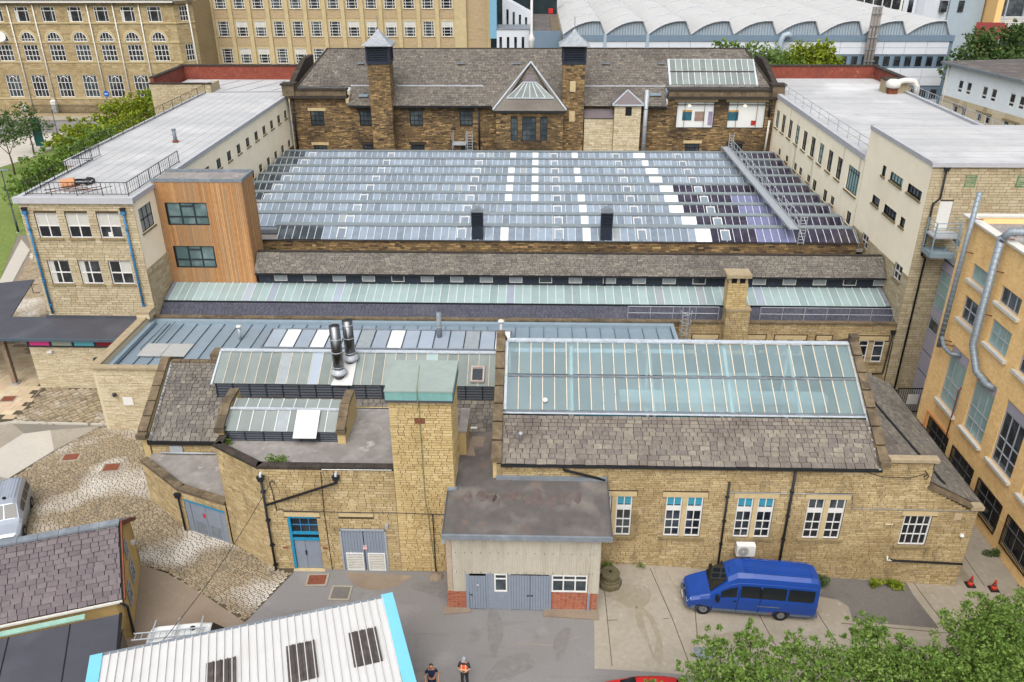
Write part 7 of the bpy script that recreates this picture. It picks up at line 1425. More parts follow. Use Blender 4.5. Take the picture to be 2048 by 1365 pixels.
def vehicle(name, label, cat, loc, rz, sts, paint, wheels, wins, screen, rear=None, wr=.34, ry=0, bump='blackpaint', group=None):
    t = thing(name, label, cat, loc, group); t.rotation_euler = (0, ry, rz); wl_ = WL[t.name]; WL[t.name] = Vector((0, 0, 0))
    body = put('body', loft(sts), MT[paint], t, smooth=False)
    for p in body.data.polygons: p.use_smooth = True
    es = body.modifiers.new('bev', 'EDGE_SPLIT'); es.split_angle = math.radians(38)
    for u0, u1, t0, t1 in wins:
        for s in (-1, 1):
            n = max(1, round((u1-u0)/.5)); m = MB()
            for k in range(n):
                a, b = u0+(u1-u0)*k/n, u0+(u1-u0)*(k+1)/n; q = [sidept(sts, a, t0, s), sidept(sts, b, t0, s), sidept(sts, b, t1, s), sidept(sts, a, t1, s)]; m.q(q if s < 0 else q[::-1])
            put('side_window', m, MT['carglass'], t)
    def scr(name_, ua, ub, k=.86, up=.03):
        a, b = interp(sts, ua), interp(sts, ub); d = Vector((b[0]-a[0], 0, b[6]-a[6])); nn = Vector((-d.z, 0, d.x)).normalized()*up
        if nn.z < 0: nn = -nn
        qa = [(a[0], -a[3]*k, a[6]-.02), (a[0], a[3]*k, a[6]-.02), (b[0], b[3]*k, b[6]-.02), (b[0], -b[3]*k, b[6]-.02)]
        q = [tuple(Vector(p)+nn) for p in qa]; put(name_, MB().q(q if ub < ua else q[::-1]), MT['carglass'], t)
    scr('windscreen', *screen)
    if rear: scr('rear_window', *rear)
    for u, w in wheels:
        for s in (-1, 1):
            y = s*w; o = put('wheel', MB().tube([(u, y-.11, wr), (u, y+.11, wr)], wr, 20), MT['tyre'], t, smooth=False); put('hub', MB().tube([(u, y+s*.1, wr), (u, y+s*.125, wr)], wr*.55, 14), MT['hub'], o, 0)
            put('wheel_arch', MB().tube([(u+(wr+.07)*math.cos(a_), s*(w+.075), wr+(wr+.07)*math.sin(a_)) for a_ in [math.pi*j/10 for j in range(11)]], .045, 5), MT[bump], t)
    WL[t.name] = wl_; t['_'] = 0; del t['_']
    return t
VB = [(0, .72, .78, .6, .42, .7, .82), (.12, .88, .92, .74, .34, .84, .98), (.6, .94, .97, .82, .32, 1.02, 1.2), (1.08, .95, .98, .86, .32, 1.12, 1.4), (1.9, .95, .98, .76, .32, 1.22, 2.3), (2.35, .95, .98, .74, .32, 1.22, 2.62), (3.1, .95, .98, .73, .32, 1.22, 2.68), (6.1, .95, .98, .73, .32, 1.22, 2.68), (6.5, .95, .97, .71, .36, 1.22, 2.6), (6.64, .92, .94, .68, .44, 1.2, 2.42)]
MT['vanblue'] = M('minibus_blue', (18, 66, 150), .36, None, (1.2, .08), [(.8, (20, 56, 120), .45, .7, .6), (5, (90, 100, 120), .7, .85, .3)], None, 0, .5)
vb = vehicle('minibus', 'bright blue high roof minibus parked along the stone hall wall', 'minibus', (8.05, 33.45, -.13), math.radians(-1.2), VB, 'vanblue', [(.88, .86), (4.9, .86)], [(1.62, 2.42, .1, .6), (2.62, 3.6, .12, .66), (3.72, 4.95, .12, .66), (5.05, 6.4, .12, .66)], (1.12, 1.86, .92), None, .36, .0647)
def lp(parent, name, mb, mat, smooth=False): o = put(name, mb, MT[mat], None, None, smooth); o.parent = parent; o.location = (0, 0, 0); return o
MT['lens'] = M('headlamp', (222, 226, 226), .1, None, None, None, None, 0, .8); MT['bumper'] = M('grey_bumper', (92, 100, 112), .6, None, (4, .1)); MT['taillamp'] = M('tail_lamp', (168, 40, 36), .3, None, None)
for s in (-1, 1):
    lp(vb, 'headlight', MB().ext([(.02, s*.52, .66), (.02, s*.8, .66), (.18, s*.86, .92), (.12, s*.56, .9)], (-.03, 0, .02)), 'lens'); lp(vb, 'tail_light', MB().box(6.6, 6.68, s*.82-.07, s*.82+.07, .75, 1.15), 'taillamp'); lp(vb, 'mirror', MB().box(1.35, 1.5, s*1.16-.12, s*1.16+.12, 1.2, 1.5), 'blackpaint')
    lp(vb, 'mirror_arm', MB().bar((1.42, s*.95, 1.25), (1.42, s*1.1, 1.3), .05, .05), 'blackpaint'); lp(vb, 'rubbing_strip', MB().box(3.6, 4.7, s*.99-.012, s*.99+.012, .86, .91), 'bumper'); lp(vb, 'reflector', MB().box(4.2, 4.3, s*.97-.02, s*.97+.02, .42, .48), 'taillamp'); lp(vb, 'door_seam', MB().box(2.52, 2.545, s*.985-.006, s*.985+.006, .4, 1.9), 'blackpaint'); lp(vb, 'door_seam', MB().box(3.66, 3.685, s*.985-.006, s*.985+.006, .4, 1.9), 'blackpaint'); lp(vb, 'door_handle', MB().box(2.3, 2.46, s*.99-.02, s*.99+.02, 1.08, 1.13), 'blackpaint')
lp(vb, 'front_bumper', MB().ext([(-.08, -.72, .32), (-.08, .72, .32), (.3, .95, .32), (.95, .99, .32), (.95, -.99, .32), (.3, -.95, .32)], (0, 0, .22)), 'bumper'); lp(vb, 'rear_bumper', MB().box(6.45, 6.78, -.94, .94, .36, .55), 'bumper'); lp(vb, 'grille', MB().box(-.03, .03, -.35, .35, .6, .76), 'blackpaint')
for s in (-1, 1): lp(vb, 'sill_strip', MB().box(1.3, 4.45, s*.955-.02, s*.955+.02, .33, .5), 'bumper'); lp(vb, 'sill_strip', MB().box(5.35, 6.45, s*.955-.02, s*.955+.02, .36, .5), 'bumper'); lp(vb, 'window_gasket', MB().box(3.6, 3.7, s*.93-.04, s*.93+.04, 1.4, 1.95), 'blackpaint')
lp(vb, 'number_plate', MB().box(-.115, -.09, -.26, .26, .38, .49), 'white'); lp(vb, 'wiper', MB().bar((1.2, -.5, 1.52), (1.3, .1, 1.6), .02, .02), 'blackpaint'); lp(vb, 'bonnet_seam', MB().box(.2, .215, -.6, .6, .99, 1.005), 'blackpaint'); lp(vb, 'badge', MB().lathe((-.03, 0, .8), [(.06, 0), (.06, .01)], 12), 'hub')
lp(vb, 'aerial', MB().tube([(2.0, -.3, 2.42), (1.85, -.35, 2.8)], .012, 4), 'blackpaint')
for k in range(9): lp(vb, 'roof_rib', MB().box(2.7, 6.2, -.56+k*.14-.012, -.56+k*.14+.012, 2.675, 2.7), 'vanblue')
lp(vb, 'cap_line', MB().tube([sidept(VB, u, .78, -1, .01) for u in (1.75, 2.1, 2.6, 3.4, 4.5, 5.6, 6.5)], .025, 5), 'vanblue'); lp(vb, 'dashboard_papers', MB().box(1.18, 1.5, -.6, -.1, 1.5, 1.52), 'white')
VS = [(0, .6, .68, .5, .4, .62, .72), (.12, .8, .85, .66, .32, .74, .85), (.8, .86, .9, .74, .3, .92, 1.06), (1.1, .87, .91, .77, .3, .98, 1.18), (1.85, .87, .91, .66, .3, 1.05, 1.78), (2.5, .87, .91, .64, .3, 1.05, 1.9), (4.3, .87, .91, .63, .3, 1.05, 1.9), (4.6, .86, .9, .6, .34, 1.05, 1.8), (4.75, .82, .86, .58, .42, 1.0, 1.6)]
MT['silver'] = M('silver_paint', (172, 180, 192), .3, None, (1.5, .04), None, None, .35, .5); MT['vanwhite'] = M('van_white', (226, 228, 226), .4, None, (1.5, .04)); MT['carred'] = M('red_paint', (186, 28, 30), .3, None, (1.5, .05), None, None, 0, .5)
sv_ = vehicle('silver_van', 'silver van with ribbed roof half out of view at the left edge', 'van', (-30.4, 36.4, 0), math.radians(112), VS, 'silver', [(.85, .8), (3.75, .8)], [(1.75, 2.6, .1, .62), (2.75, 3.6, .1, .62), (3.7, 4.5, .1, .62)], (1.15, 1.82, .9), (4.7, 4.4, .8), .32)
for k in range(7): lp(sv_, 'roof_rib', MB().box(2.3, 4.4, -.5+k*.16-.015, -.5+k*.16+.015, 1.9, 1.925), 'silver')
lp(sv_, 'roof_aerial', MB().lathe((2.3, 0, 1.9), [(.1, 0), (.08, .08), (.02, .1)], 10), 'blackpaint')
lv = vehicle('ladder_van', 'white van carrying a ladder on its roof rack, half hidden by the white metal shed', 'van', (-13.6, 28.9, 0), math.radians(189), [(a, b, c, d, e, f_, g*1.1 if g > 1.2 else g) for a, b, c, d, e, f_, g in VS], 'vanwhite', [(.85, .8), (3.75, .8)], [(1.75, 2.6, .1, .62)], (1.15, 1.82, .9), None, .32)
lp(lv, 'roof_vent', MB().lathe((2.6, -.1, 2.1), [(.14, 0), (.12, .09), (.02, .1)], 12), 'blackpaint')
for u in (2.2, 3.3, 4.4): lp(lv, 'rack_bar', MB().box(u-.03, u+.03, -.72, .72, 2.22, 2.28), 'galv')
LDR = thing('ladder', 'aluminium ladder lying on the rack of the white van', 'ladder', (-16.5, 28.4, 2.3)); lm = lv.matrix_basis.copy()
for y in (.1, .5): put('stile', MB().tube([lm @ Vector((1.9, y, 2.33)), lm @ Vector((5.2, y, 2.33))], .035, 5), MT['galv'], LDR)
for k in range(12): put('rung', MB().tube([lm @ Vector((2.0+k*.28, .1, 2.33)), lm @ Vector((2.0+k*.28, .5, 2.33))], .02, 5), MT['galv'], LDR)
CS_ = [(0, .6, .68, .5, .3, .55, .65), (.15, .8, .84, .66, .25, .62, .78), (.9, .85, .88, .72, .22, .8, .96), (1.2, .85, .88, .74, .22, .85, 1.0), (1.9, .85, .88, .6, .22, .9, 1.4), (3.0, .85, .88, .58, .22, .9, 1.45), (3.7, .84, .87, .6, .25, .9, 1.3), (4.0, .8, .84, .6, .3, .85, 1.0)]
vehicle('red_car', 'bright red car just showing at the bottom edge below the leafy branches', 'car', (2.9, 26.35, 0), math.radians(2), CS_, 'carred', [(.75, .76), (3.2, .76)], [(1.6, 2.4, .1, .7), (2.5, 3.4, .1, .7)], (1.22, 1.88, .9), (3.9, 3.72, .8), .3)
# ================= people =================
MT['skin'] = M('skin', (196, 140, 112), .6, None, (6, .05)); MT['navycloth'] = M('navy_cloth', (32, 40, 66), .85, None, (8, .12)); MT['darkcloth'] = M('charcoal_cloth', (52, 52, 56), .85, None, (8, .12)); MT['hivis'] = M('orange_hi_vis', (246, 96, 40), .7, None, (8, .08)); MT['hivis_band'] = M('reflective_band', (236, 206, 172), .4, None, None); MT['greycap'] = M('grey_cap', (150, 156, 164), .85, None, (8, .08)); MT['hair'] = M('dark_hair', (46, 36, 30), .8, None, (9, .1))
def skin(name, chains, mat, parent):
    vs, es, rs = [], [], []; idx = {}
    for ch in chains:
        pv = None
        for p, r in ch:
            k = tuple(round(c, 3) for c in p)
            if k not in idx: idx[k] = len(vs); vs.append(p); rs.append(r)
            if pv is not None: es.append((pv, idx[k]))
            pv = idx[k]
    me = bpy.data.meshes.new(name); me.from_pydata(vs, es, []); me.materials.append(MT[mat])
    o = bpy.data.objects.new(name, me); COL.objects.link(o); o.parent = parent
    sm = o.modifiers.new('skin', 'SKIN'); me.skin_vertices.new() if not me.skin_vertices else None
    for i, r in enumerate(rs):
        me.skin_vertices[0].data[i].radius = (r, r) if not isinstance(r, tuple) else r
    me.skin_vertices[0].data[0].use_root = True
    sb_ = o.modifiers.new('sub', 'SUBSURF'); sb_.levels = 2; sb_.render_levels = 2; sm.use_smooth_shade = True
    return o
def person(label, loc, rz, arms, top, legs, hat, vest=False):
    t = thing('person', label, 'person', loc); t.rotation_euler = (0, 0, rz)
    hip = (0, 0, .95); ch = [[(hip, .13), ((0, 0, 1.15), .125), ((0, 0, 1.36), .14), ((0, .01, 1.5), .06), ((0, -.02, 1.58), .075), ((0, -.03, 1.67), .098), ((0, -.02, 1.75), .07)]]
    for s, (el, wr) in zip((-1, 1), arms):
        ch.append([((0, 0, 1.36), .14), ((s*.19, 0, 1.4), .065), (el, .047), (wr, .034)])
        w = Vector(wr); d = (w-Vector(el)).normalized()
        for k in range(4): f_ = w+d*.09+Vector(((k-1.5)*.022, 0, 0)); ch.append([(wr, .034), (tuple(f_), .011), (tuple(f_+d*(.05+.012*(1-abs(k-1.5)))+Vector((0, -.015, -.02))), .009)])
        ch.append([(wr, .034), (tuple(w+d*.04+Vector((-s*.045, -.02, 0))), .012), (tuple(w+d*.08+Vector((-s*.05, -.04, 0))), .01)])
    for s in (-1, 1): ch.append([(hip, .13), ((s*.1, 0, .88), .1), ((s*.11, -.02, .5), .065), ((s*.12, .01, .1), .045), ((s*.13, -.14, .05), .04)])
    skin('body', ch, 'skin', t)
    tc = [[((0, 0, .96), .15), ((0, 0, 1.15), .145), ((0, 0, 1.36), .16), ((0, .01, 1.46), .08)]]
    for s, (el, wr) in zip((-1, 1), arms): e_ = Vector((s*.19, 0, 1.4)).lerp(Vector(el), .95 if vest else .6); tc.append([((0, 0, 1.36), .16), ((s*.19, 0, 1.4), .082), (tuple(e_), .064)])
    skin('shirt', tc, 'darkcloth' if vest else top, t)
    skin('trousers', [[((0, 0, .98), .14), ((s*.1, 0, .86), .112), ((s*.11, -.02, .5), .08), ((s*.12, .01, .09), .068)] for s in (-1, 1)], legs, t)
    for s in (-1, 1): lp(t, 'shoe', MB().box(s*.13-.05, s*.13+.05, -.24, .06, 0, .09), 'blackpaint')
    if vest:
        skin('vest', [[((0, 0, 1.0), .165), ((0, 0, 1.15), .162), ((0, 0, 1.36), .178), ((0, 0, 1.42), .13)], [((0, 0, 1.36), .178), ((.17, 0, 1.4), .1)], [((0, 0, 1.36), .178), ((-.17, 0, 1.4), .1)]], 'hivis', t)
        for s in (-1, 1): lp(t, 'reflective_band', MB().bar((s*.1, -.175, 1.02), (s*.1, -.16, 1.45), .05, .012, (0, 1, 0)), 'hivis_band')
        lp(t, 'reflective_band', MB().box(-.16, .16, -.19, -.17, 1.12, 1.17), 'hivis_band')
        lp(t, 'cap', MB().lathe((0, -.03, 1.7), [(.115, 0), (.112, .05), (.08, .1), (.02, .12)], 14), 'greycap', True); lp(t, 'cap_peak', MB().ext([(-.09, -.12, 1.71), (.09, -.12, 1.71), (.06, -.22, 1.69), (-.06, -.22, 1.69)], (0, 0, .015)), 'greycap')
    else: lp(t, 'hair', MB().lathe((0, .02, 1.62), [(.1, 0), (.103, .05), (.09, .1), (.06, .12)], 12), 'hair', True)
    for s in (-1, 1): lp(t, 'eye', MB().lathe((s*.036, -.118, 1.672), [(.002, -.01), (.011, 0), (.002, .01)], 6), 'blackpaint'); lp(t, 'ear', MB().box(s*.1-.012, s*.1+.012, -.04, .0, 1.63, 1.69), 'skin')
    lp(t, 'nose', MB().ext([(-.014, -.122, 1.63), (.014, -.122, 1.63), (0, -.115, 1.675)], (0, -.022, -.004)), 'skin'); lp(t, 'mouth', MB().box(-.025, .025, -.122, -.112, 1.592, 1.6), 'taillamp')
    return t
person('bald man in a navy short sleeved top standing beside the white metal shed', (-4.61, 27.06, 0), math.radians(8), [((-.32, .03, 1.14), (-.3, -.12, .95)), ((.32, .03, 1.14), (.3, -.12, .95))], 'navycloth', 'navycloth', None)
person('person in orange hi-vis vest and grey cap holding a small controller', (-3.13, 27.51, 0), math.radians(-6), [((-.27, -.06, 1.14), (-.08, -.27, 1.12)), ((.27, -.06, 1.14), (.08, -.27, 1.12))], 'darkcloth', 'darkcloth', 'cap', True)
RC = thing('remote_controller', 'small dark controller held by the person in the hi-vis vest', 'controller', (-3.1, 27.15, 1.1)); put('casing', MB().box(-3.22, -3.04, 27.08, 27.18, 1.1, 1.15), MT['blackpaint'], RC); put('screen', MB().box(-3.2, -3.06, 27.07, 27.09, 1.15, 1.24), MT['dark2'], RC); put('aerial', MB().tube([(-3.13, 27.07, 1.15), (-3.13, 26.98, 1.25)], .008, 4), MT['blackpaint'], RC)
# ================= yard furniture =================
PLN = thing('stone_plinth', 'old round stone drum on an octagonal base beside the corrugated shed', 'plinth', (4.2, 34.4, 0))
MT['mossy'] = M('mossy_stone', (104, 96, 74), .95, None, (5, .2), (1.5, (84, 84, 56), .5, .7, .6), (18, .5))
put('base', MB().lathe((4.2, 34.4, -.03), [(.68, 0), (.66, .3), (.6, .36), (.57, .37)], 8), MT['mossy'], PLN); put('drum', MB().lathe((4.22, 34.42, .33), [(.52, 0), (.53, .08), (.48, .14), (.52, .42), (.48, .5), (.02, .52)], 22), MT['mossy'], PLN); put('socket', MB().lathe((4.22, 34.42, .845), [(.1, 0), (.09, .02), (.01, .02)], 8), MT['ironblack'], PLN)
MT['cone'] = M('cone_red', (204, 62, 44), .6, None, (6, .08)); MT['cone2'] = M('cone_dull_band', (120, 66, 58), .6, None, (6, .15))
for x, y, lab in ((24.6, 36.05, 'red traffic cone standing nearer the stone hall corner'), (25.75, 35.75, 'red traffic cone half behind green leaves nearer the orange wall')):
    t = thing('traffic_cone', lab, 'cone', (x, y, gz(x)), 'traffic cones in the alley mouth'); z = gz(x); put('base', MB().box(x-.23, x+.23, y-.23, y+.23, z, z+.07), MT['tyre'], t); put('cone', MB().lathe((x, y, z+.07), [(.18, 0), (.12, .22)], 14), MT['cone'], t, smooth=True); put('band', MB().lathe((x, y, z+.29), [(.121, 0), (.085, .17)], 14), MT['cone2'], t, smooth=True); put('tip', MB().lathe((x, y, z+.46), [(.085, 0), (.04, .22), (.03, .23)], 14), MT['cone'], t, smooth=True)
for x, y, a, w, d, mt, lab in ((-31.3, 45.5, 10, .95, .7, 'rust', 'rusty manhole cover in the setts, farther from the annex'), (-28.0, 44.4, 10, .95, .75, 'rust', 'rusty manhole cover in the setts nearer the annex'), (-11.8, 34.25, 3, .95, .7, 'rust', 'rusty manhole cover before the blue framed door'), (-40.0, 53.0, 5, .9, .7, 'rust', 'rusty manhole cover in the flagged walk by the canopy post'), (-10.3, 33.3, 0, .9, .85, 'gravel', 'square dark tarmac patch over a drain before the boiler doors'), (8.5, 29.8, 0, .9, .75, 'lead', 'grey drain grating in the concrete near the leafy branches')):
    t = thing('manhole_cover', lab, 'manhole cover', (x, y, gz(x)), 'covers set in the yard'); f_ = F(x, y, gz(x)+.01, a)
    put('frame', MB().box(-w/2-.12, w/2+.12, -d/2-.12, d/2+.12, -.01, .03), MT['concrete'], t, f_); put('lid', MB().box(-w/2, w/2, -d/2, d/2, .03, .045), MT[mt], t, f_)
for p, q in (((6.57, 35.7), (7.28, 32.0)), ((7.28, 32.0), (7.7, 29.0)), ((3.9, 31.73), (7.1, 32.0)), ((8.6, 33), (8.2, 29.0)), ((11.9, 33), (12.6, 28.8)), ((14.9, 34.5), (15.8, 29.5)), ((3.9, 36), (3.9, 28.8)), ((21.4, 36), (22.2, 30)), ((16.2, 32.5), (22, 32.3)), ((25.9, 36), (26.9, 30)), ((25.4, 36), (25.2, 50))):
    o = put('slab_joint', MB().bar((p[0], p[1], gz(p[0])+.006), (q[0], q[1], gz(q[0])+.006), .035, .012), MT['joint'], bpy.data.objects['concrete_yard'])
single('overhead_cable', MB().tube([Vector((-13.75, 35.05, 6.0)).lerp(Vector((-17.1, 26.0, 2.9)), i/12)-Vector((0, 0, .5*math.sin(math.pi*i/12))) for i in range(13)], .018, 5), MT['blackpaint'], 'black overhead cable sagging from the stone block to the white metal shed', 'cable')
BT = thing('timber_bollard', 'short timber bollard with rail at the left edge of the cobbled yard', 'bollard', (-34.7, 41.6, 0)); put('post', MB().lathe((-34.9, 41.9, 0), [(.3, 0), (.3, 1.2), (.2, 1.35), (.02, 1.4)], 12), MT['timber'], BT); put('rail', MB().tube([(-34.5, 41.7, 0), (-34.5, 41.7, 1.1), (-34.9, 41.9, 1.15)], .04, 6), MT['blackpaint'], BT)
# street things beyond the left wing
def street_lamp(x, y, h, lab, dx):
    t = thing('street_lamp', lab, 'street lamp', (x, y, 0), 'street lamps on the left'); put('column', MB().tube([(x, y, 0), (x, y, 1.4), (x, y, 1.42), (x, y, h)], [.13, .13, .08, .06], 10), MT['dkframe'], t, smooth=True); put('head', MB().box(x-.15+dx*.1, x+.95*dx if dx > 0 else x+.15, y-.15, y+.15, h, h+.12), MT['lead'], t); put('base_plate', MB().box(x-.2, x+.2, y-.2, y+.2, 0, .05), MT['galv'], t)
street_lamp(-61.0, 91.0, 7.4, 'black street lamp on the lawn beside the left wing', 1); street_lamp(-80.6, 137.4, 5.2, 'black street lamp beside the road and the footpath', 1)
FN = thing('iron_fence', 'black iron railings along the pavement before the arched mill', 'fence', (-83, 157.6, .12))
bm3 = MB().box(-.025, .025, -.025, .025, 0, 1.7).mesh('bar', MT['blackpaint'])
for i in range(120): put('bar', bm3, None, FN, mtx=Matrix.Translation((-96+i*.22, 157.5, .5)))
for z in (.7, 1.9): put('rail', MB().box(-96.1, -69.5, 157.46, 157.54, z, z+.06), MT['blackpaint'], FN)
put('dwarf_wall', MB().box(-110, -69.5, 157.3, 157.7, .1, .5), MT['mill_stone'], FN)
SD = thing('satellite_dish', 'white satellite dish on the arched mill at the left edge', 'satellite dish', (-99.6, 159.5, 14)); put('dish', MB().tube([(-99.6, 159.0, 14.2), (-99.55, 158.9, 14.22)], [.5, .95], 16), MT['white'], SD); put('arm', MB().tube([(-99.6, 159.9, 14.0), (-99.6, 159.0, 14.2)], .06, 6), MT['galv'], SD)
RS_ = thing('road_sign', 'round blue road sign with white arrow before the arched mill', 'sign', (-80.8, 156.8, .1)); put('post', MB().tube([(-80.8, 156.9, .1), (-80.8, 156.9, 4.4)], .06, 6), MT['galv'], RS_); put('disc', MB().tube([(-80.8, 156.85, 4.3), (-80.8, 156.8, 4.3)], .55, 20), M('sign_blue', (30, 92, 168), .5, None, None), RS_); put('arrow', MB().ext([(-81.15, 156.79, 4.3), (-80.95, 156.79, 4.5), (-80.95, 156.79, 4.36), (-80.5, 156.79, 4.36), (-80.5, 156.79, 4.24), (-80.95, 156.79, 4.24), (-80.95, 156.79, 4.1)], (0, -.01, 0)), MT['white'], RS_)
for x, lab in ((-92.3, 'white telephone kiosk shaped cabinet left of the railings'), (-98.2, 'white pillar box shaped post near the left edge')): t = thing('street_cabinet', lab, 'cabinet', (x, 158.6, .1)); put('body', MB().box(x-.45, x+.45, 158.2, 158.9, .1, 2.6 if x > -95 else 1.6), MT['offwhite'], t); put('cap', MB().lathe((x, 158.55, 2.6 if x > -95 else 1.6), [(.5, 0), (.4, .2), (.02, .35)], 10), MT['white'], t)
BN = thing('blue_banner', 'dark green advertising column standing by the footpath behind the trees', 'sign', (-79.2, 129.5, 0)); put('panel', MB().box(-79.9, -78.5, 129.4, 129.6, 1, 5.4), M('banner_green', (34, 92, 92), .6, None, (1, .1)), BN); put('post', MB().tube([(-79.2, 129.5, 0), (-79.2, 129.5, 1)], .1, 8), MT['galv'], BN)

MT['oil'] = M('oil_stain', (122, 120, 118), .88, None, (4, .12), (.9, (108, 105, 102), .42, .66, .7)); MT['damp'] = M('damp_concrete', (150, 141, 125), .93, None, (4, .12), (.9, (130, 123, 102), .42, .66, .7))
for x, y, rx, ry, a, mt in ((-1.9, 30.9, .35, 1.7, 8, 'oil'), (-5.2, 33.8, 1.1, .6, 0, 'oil'), (-12.6, 31.6, .7, .35, 30, 'oil'), (5.2, 33.6, 1.2, .9, 20, 'damp'), (6.0, 31.0, .5, 1.8, 4, 'damp'), (10.5, 31.0, 1.6, .4, 3, 'damp'), (-1.0, 28.6, 1.5, .5, 25, 'oil'), (1.5, 30.2, .3, 1.2, -20, 'oil'), (24.5, 38.5, .5, 2.5, 6, 'damp'), (17.8, 30.6, 1.2, .4, 10, 'damp')):
    ph = random.uniform(0, 6); kk = [1+.2*math.sin(2*t*.314+ph)+.13*math.sin(3*t*.314+2*ph) for t in range(20)]; pts = [(rx*kk[t]*math.cos(t*.314), ry*kk[t]*math.sin(t*.314)) for t in range(20)]; ca, sa = math.cos(math.radians(a)), math.sin(math.radians(a))
    put('ground_stain', MB().q([(x+p*ca-q*sa, y+p*sa+q*ca, gz(x+p*ca-q*sa)+.007) for p, q in pts]), MT[mt], bpy.data.objects['asphalt_yard' if mt == 'oil' else 'concrete_yard'])
for pts in ([(6.8, 36), (6.9, 34.6), (7.1, 33.2), (7.3, 32.2)], [(7.4, 35.6), (7.8, 34.4), (8.0, 33.8)], [(-2, 29.5), (-.5, 30.1), (.9, 30.0), (2.4, 30.6)], [(-9.4, 32.8), (-8.2, 32.2), (-6.8, 32.4), (-5.5, 31.6)]):
    put('crack', MB().tube([(x, y, gz(x)-.004) for x, y in pts], .014, 4), MT['damp'], bpy.data.objects['concrete_yard' if pts[0][0] > 5 else 'asphalt_yard'])
# ================= trees and plants =================
def cloud(mb, c, r, n, ls, flat=.8, shell=.5):
    """n leaf quads scattered in an ellipsoid, thicker towards its skin"""
    cx, cy, cz = c; rx, ry, rz = r
    for _ in range(n):
        u = random.uniform(-1, 1); t = random.uniform(0, 6.283); k = random.random()**shell*.98+.02; s = math.sqrt(1-u*u)
        p = Vector((cx+rx*k*s*math.cos(t), cy+ry*k*s*math.sin(t), cz+rz*k*u))
        nx, ny, nz = random.gauss(0, .6), random.gauss(0, .6), random.gauss(.55, .5); nn = Vector((nx, ny, nz)).normalized(); a = nn.orthogonal().normalized()
        a.rotate(Matrix.Rotation(random.uniform(0, 6.28), 3, nn)); b = nn.cross(a); l = ls*random.uniform(.65, 1.35); w = l*.55
        i = len(mb.v); mb.v += [tuple(p-a*l*.5), tuple(p+b*w*.5), tuple(p+a*l*.5), tuple(p-b*w*.5)]; mb.f.append((i, i+1, i+2, i+3)); mb.r.append(random.random())
def tree(name, label, cat, base, clumps, leaf, mat, trunk_r=.16, group=None, dens=170, fork=None):
    t = thing(name, label, cat, base, group); b = Vector(base); m = MB()
    cc = sum((Vector(c[:3]) for c in clumps), Vector())/len(clumps); fk = Vector(fork) if fork else b.lerp(cc, .5)
    tr = MB().tube([b-Vector((0, 0, .1)), b.lerp(fk, .5)+Vector((.05, .04, 0)), fk], [trunk_r*1.25, trunk_r, trunk_r*.8], 9)
    put('trunk', tr, MT['bark'], t, smooth=True)
    for c in clumps:
        p = Vector(c[:3]); put('limb', MB().tube([fk-Vector((0, 0, .1)), fk.lerp(p, .5)+Vector((random.uniform(-.2, .2), random.uniform(-.2, .2), .15)), p, p+Vector((random.uniform(-.3, .3), random.uniform(-.3, .3), c[3]*.6))], [trunk_r*.5, trunk_r*.3, trunk_r*.16, trunk_r*.05], 6), MT['bark'], t, smooth=True)
        R = c[3]; n = int(dens*R*R/(leaf*leaf)*.2)
        # small sprays give the outline its gaps
        k = max(14, int(26*R)) if R < 2.5 else 60
        cloud(m, tuple(p), (R*.85, R*.85, R*.7), n//2, leaf, shell=.6)
        for _ in range(k):
            u = random.uniform(-.7, 1); a = random.uniform(0, 6.283); q = math.sqrt(1-u*u); d = R*random.uniform(.6, 1.25); sr = R*random.uniform(.12, .28)
            cloud(m, (p.x+d*q*math.cos(a), p.y+d*q*math.sin(a), p.z+d*u*.8), (sr, sr, sr*.8), max(8, n//k), leaf)
    put('crown', m, MT[mat], t)
    return t
random.seed(11)
fg_ = [(6.78, 24.24, .8), (7.92, 25.44, 1.0), (9.25, 25.75, .8), (8.51, 24.28, 1.1), (10.24, 24.71, 1.1), (11.4, 25.94, .7), (12.04, 25.28, .9), (12.91, 24.78, 1.2), (14.57, 26.58, .9), (14.44, 25.08, 1.2), (15.9, 25.65, 1.0), (16.04, 24.48, 1.2), (17.25, 25.42, 1.0), (18.71, 26.83, 1.1), (20.07, 27.44, 1.2), (21.62, 28.38, 1.2), (20.79, 26.32, 1.4), (18.71, 25.46, 1.4), (19.29, 24.57, 1.4), (17.0, 24.38, 1.2), (5.01, 23.94, .4), (22.6, 27.2, 1.4), (22.5, 25.5, 1.5)]
fz = [(x, y, 4.6+random.uniform(-.5, .4), r) for x, y, r in fg_]
groups_ = ((lambda c: c[0] < 10.9, (8.6, 23.0, -.1), 'leafy green tree at the bottom edge nearest the red car'), (lambda c: 10.9 <= c[0] < 18.0, (14.4, 23.0, -.5), 'leafy green tree at the bottom edge below the gravel patch'), (lambda c: c[0] >= 18.0, (20.5, 24.0, -.9), 'leafy green tree filling the lower right corner'))
for tst, bs, lab in groups_:
    cl_ = [c for c in fz if tst(c)]; tree('leafy_tree', lab, 'tree', bs, cl_+[(c[0], c[1]-.8, c[2]-1.3, c[3]*1.1) for c in cl_], .15, 'leaf', .14, 'trees along the bottom edge', 95, (bs[0], bs[1]+.5, 1.6))
tree('yellow_tree', 'bright yellow green tree behind the red parapet of the right wing', 'tree', (40.5, 130, 0), [(40.5, 128, 13.2, 3.0), (38.2, 128, 12.3, 2.4), (43, 128, 12.6, 2.8), (37.4, 128.5, 13.8, 2.0), (41.8, 129, 15.0, 2.3), (39.2, 129, 15.2, 1.9)], .55, 'leaf_y', .4, None, 190)
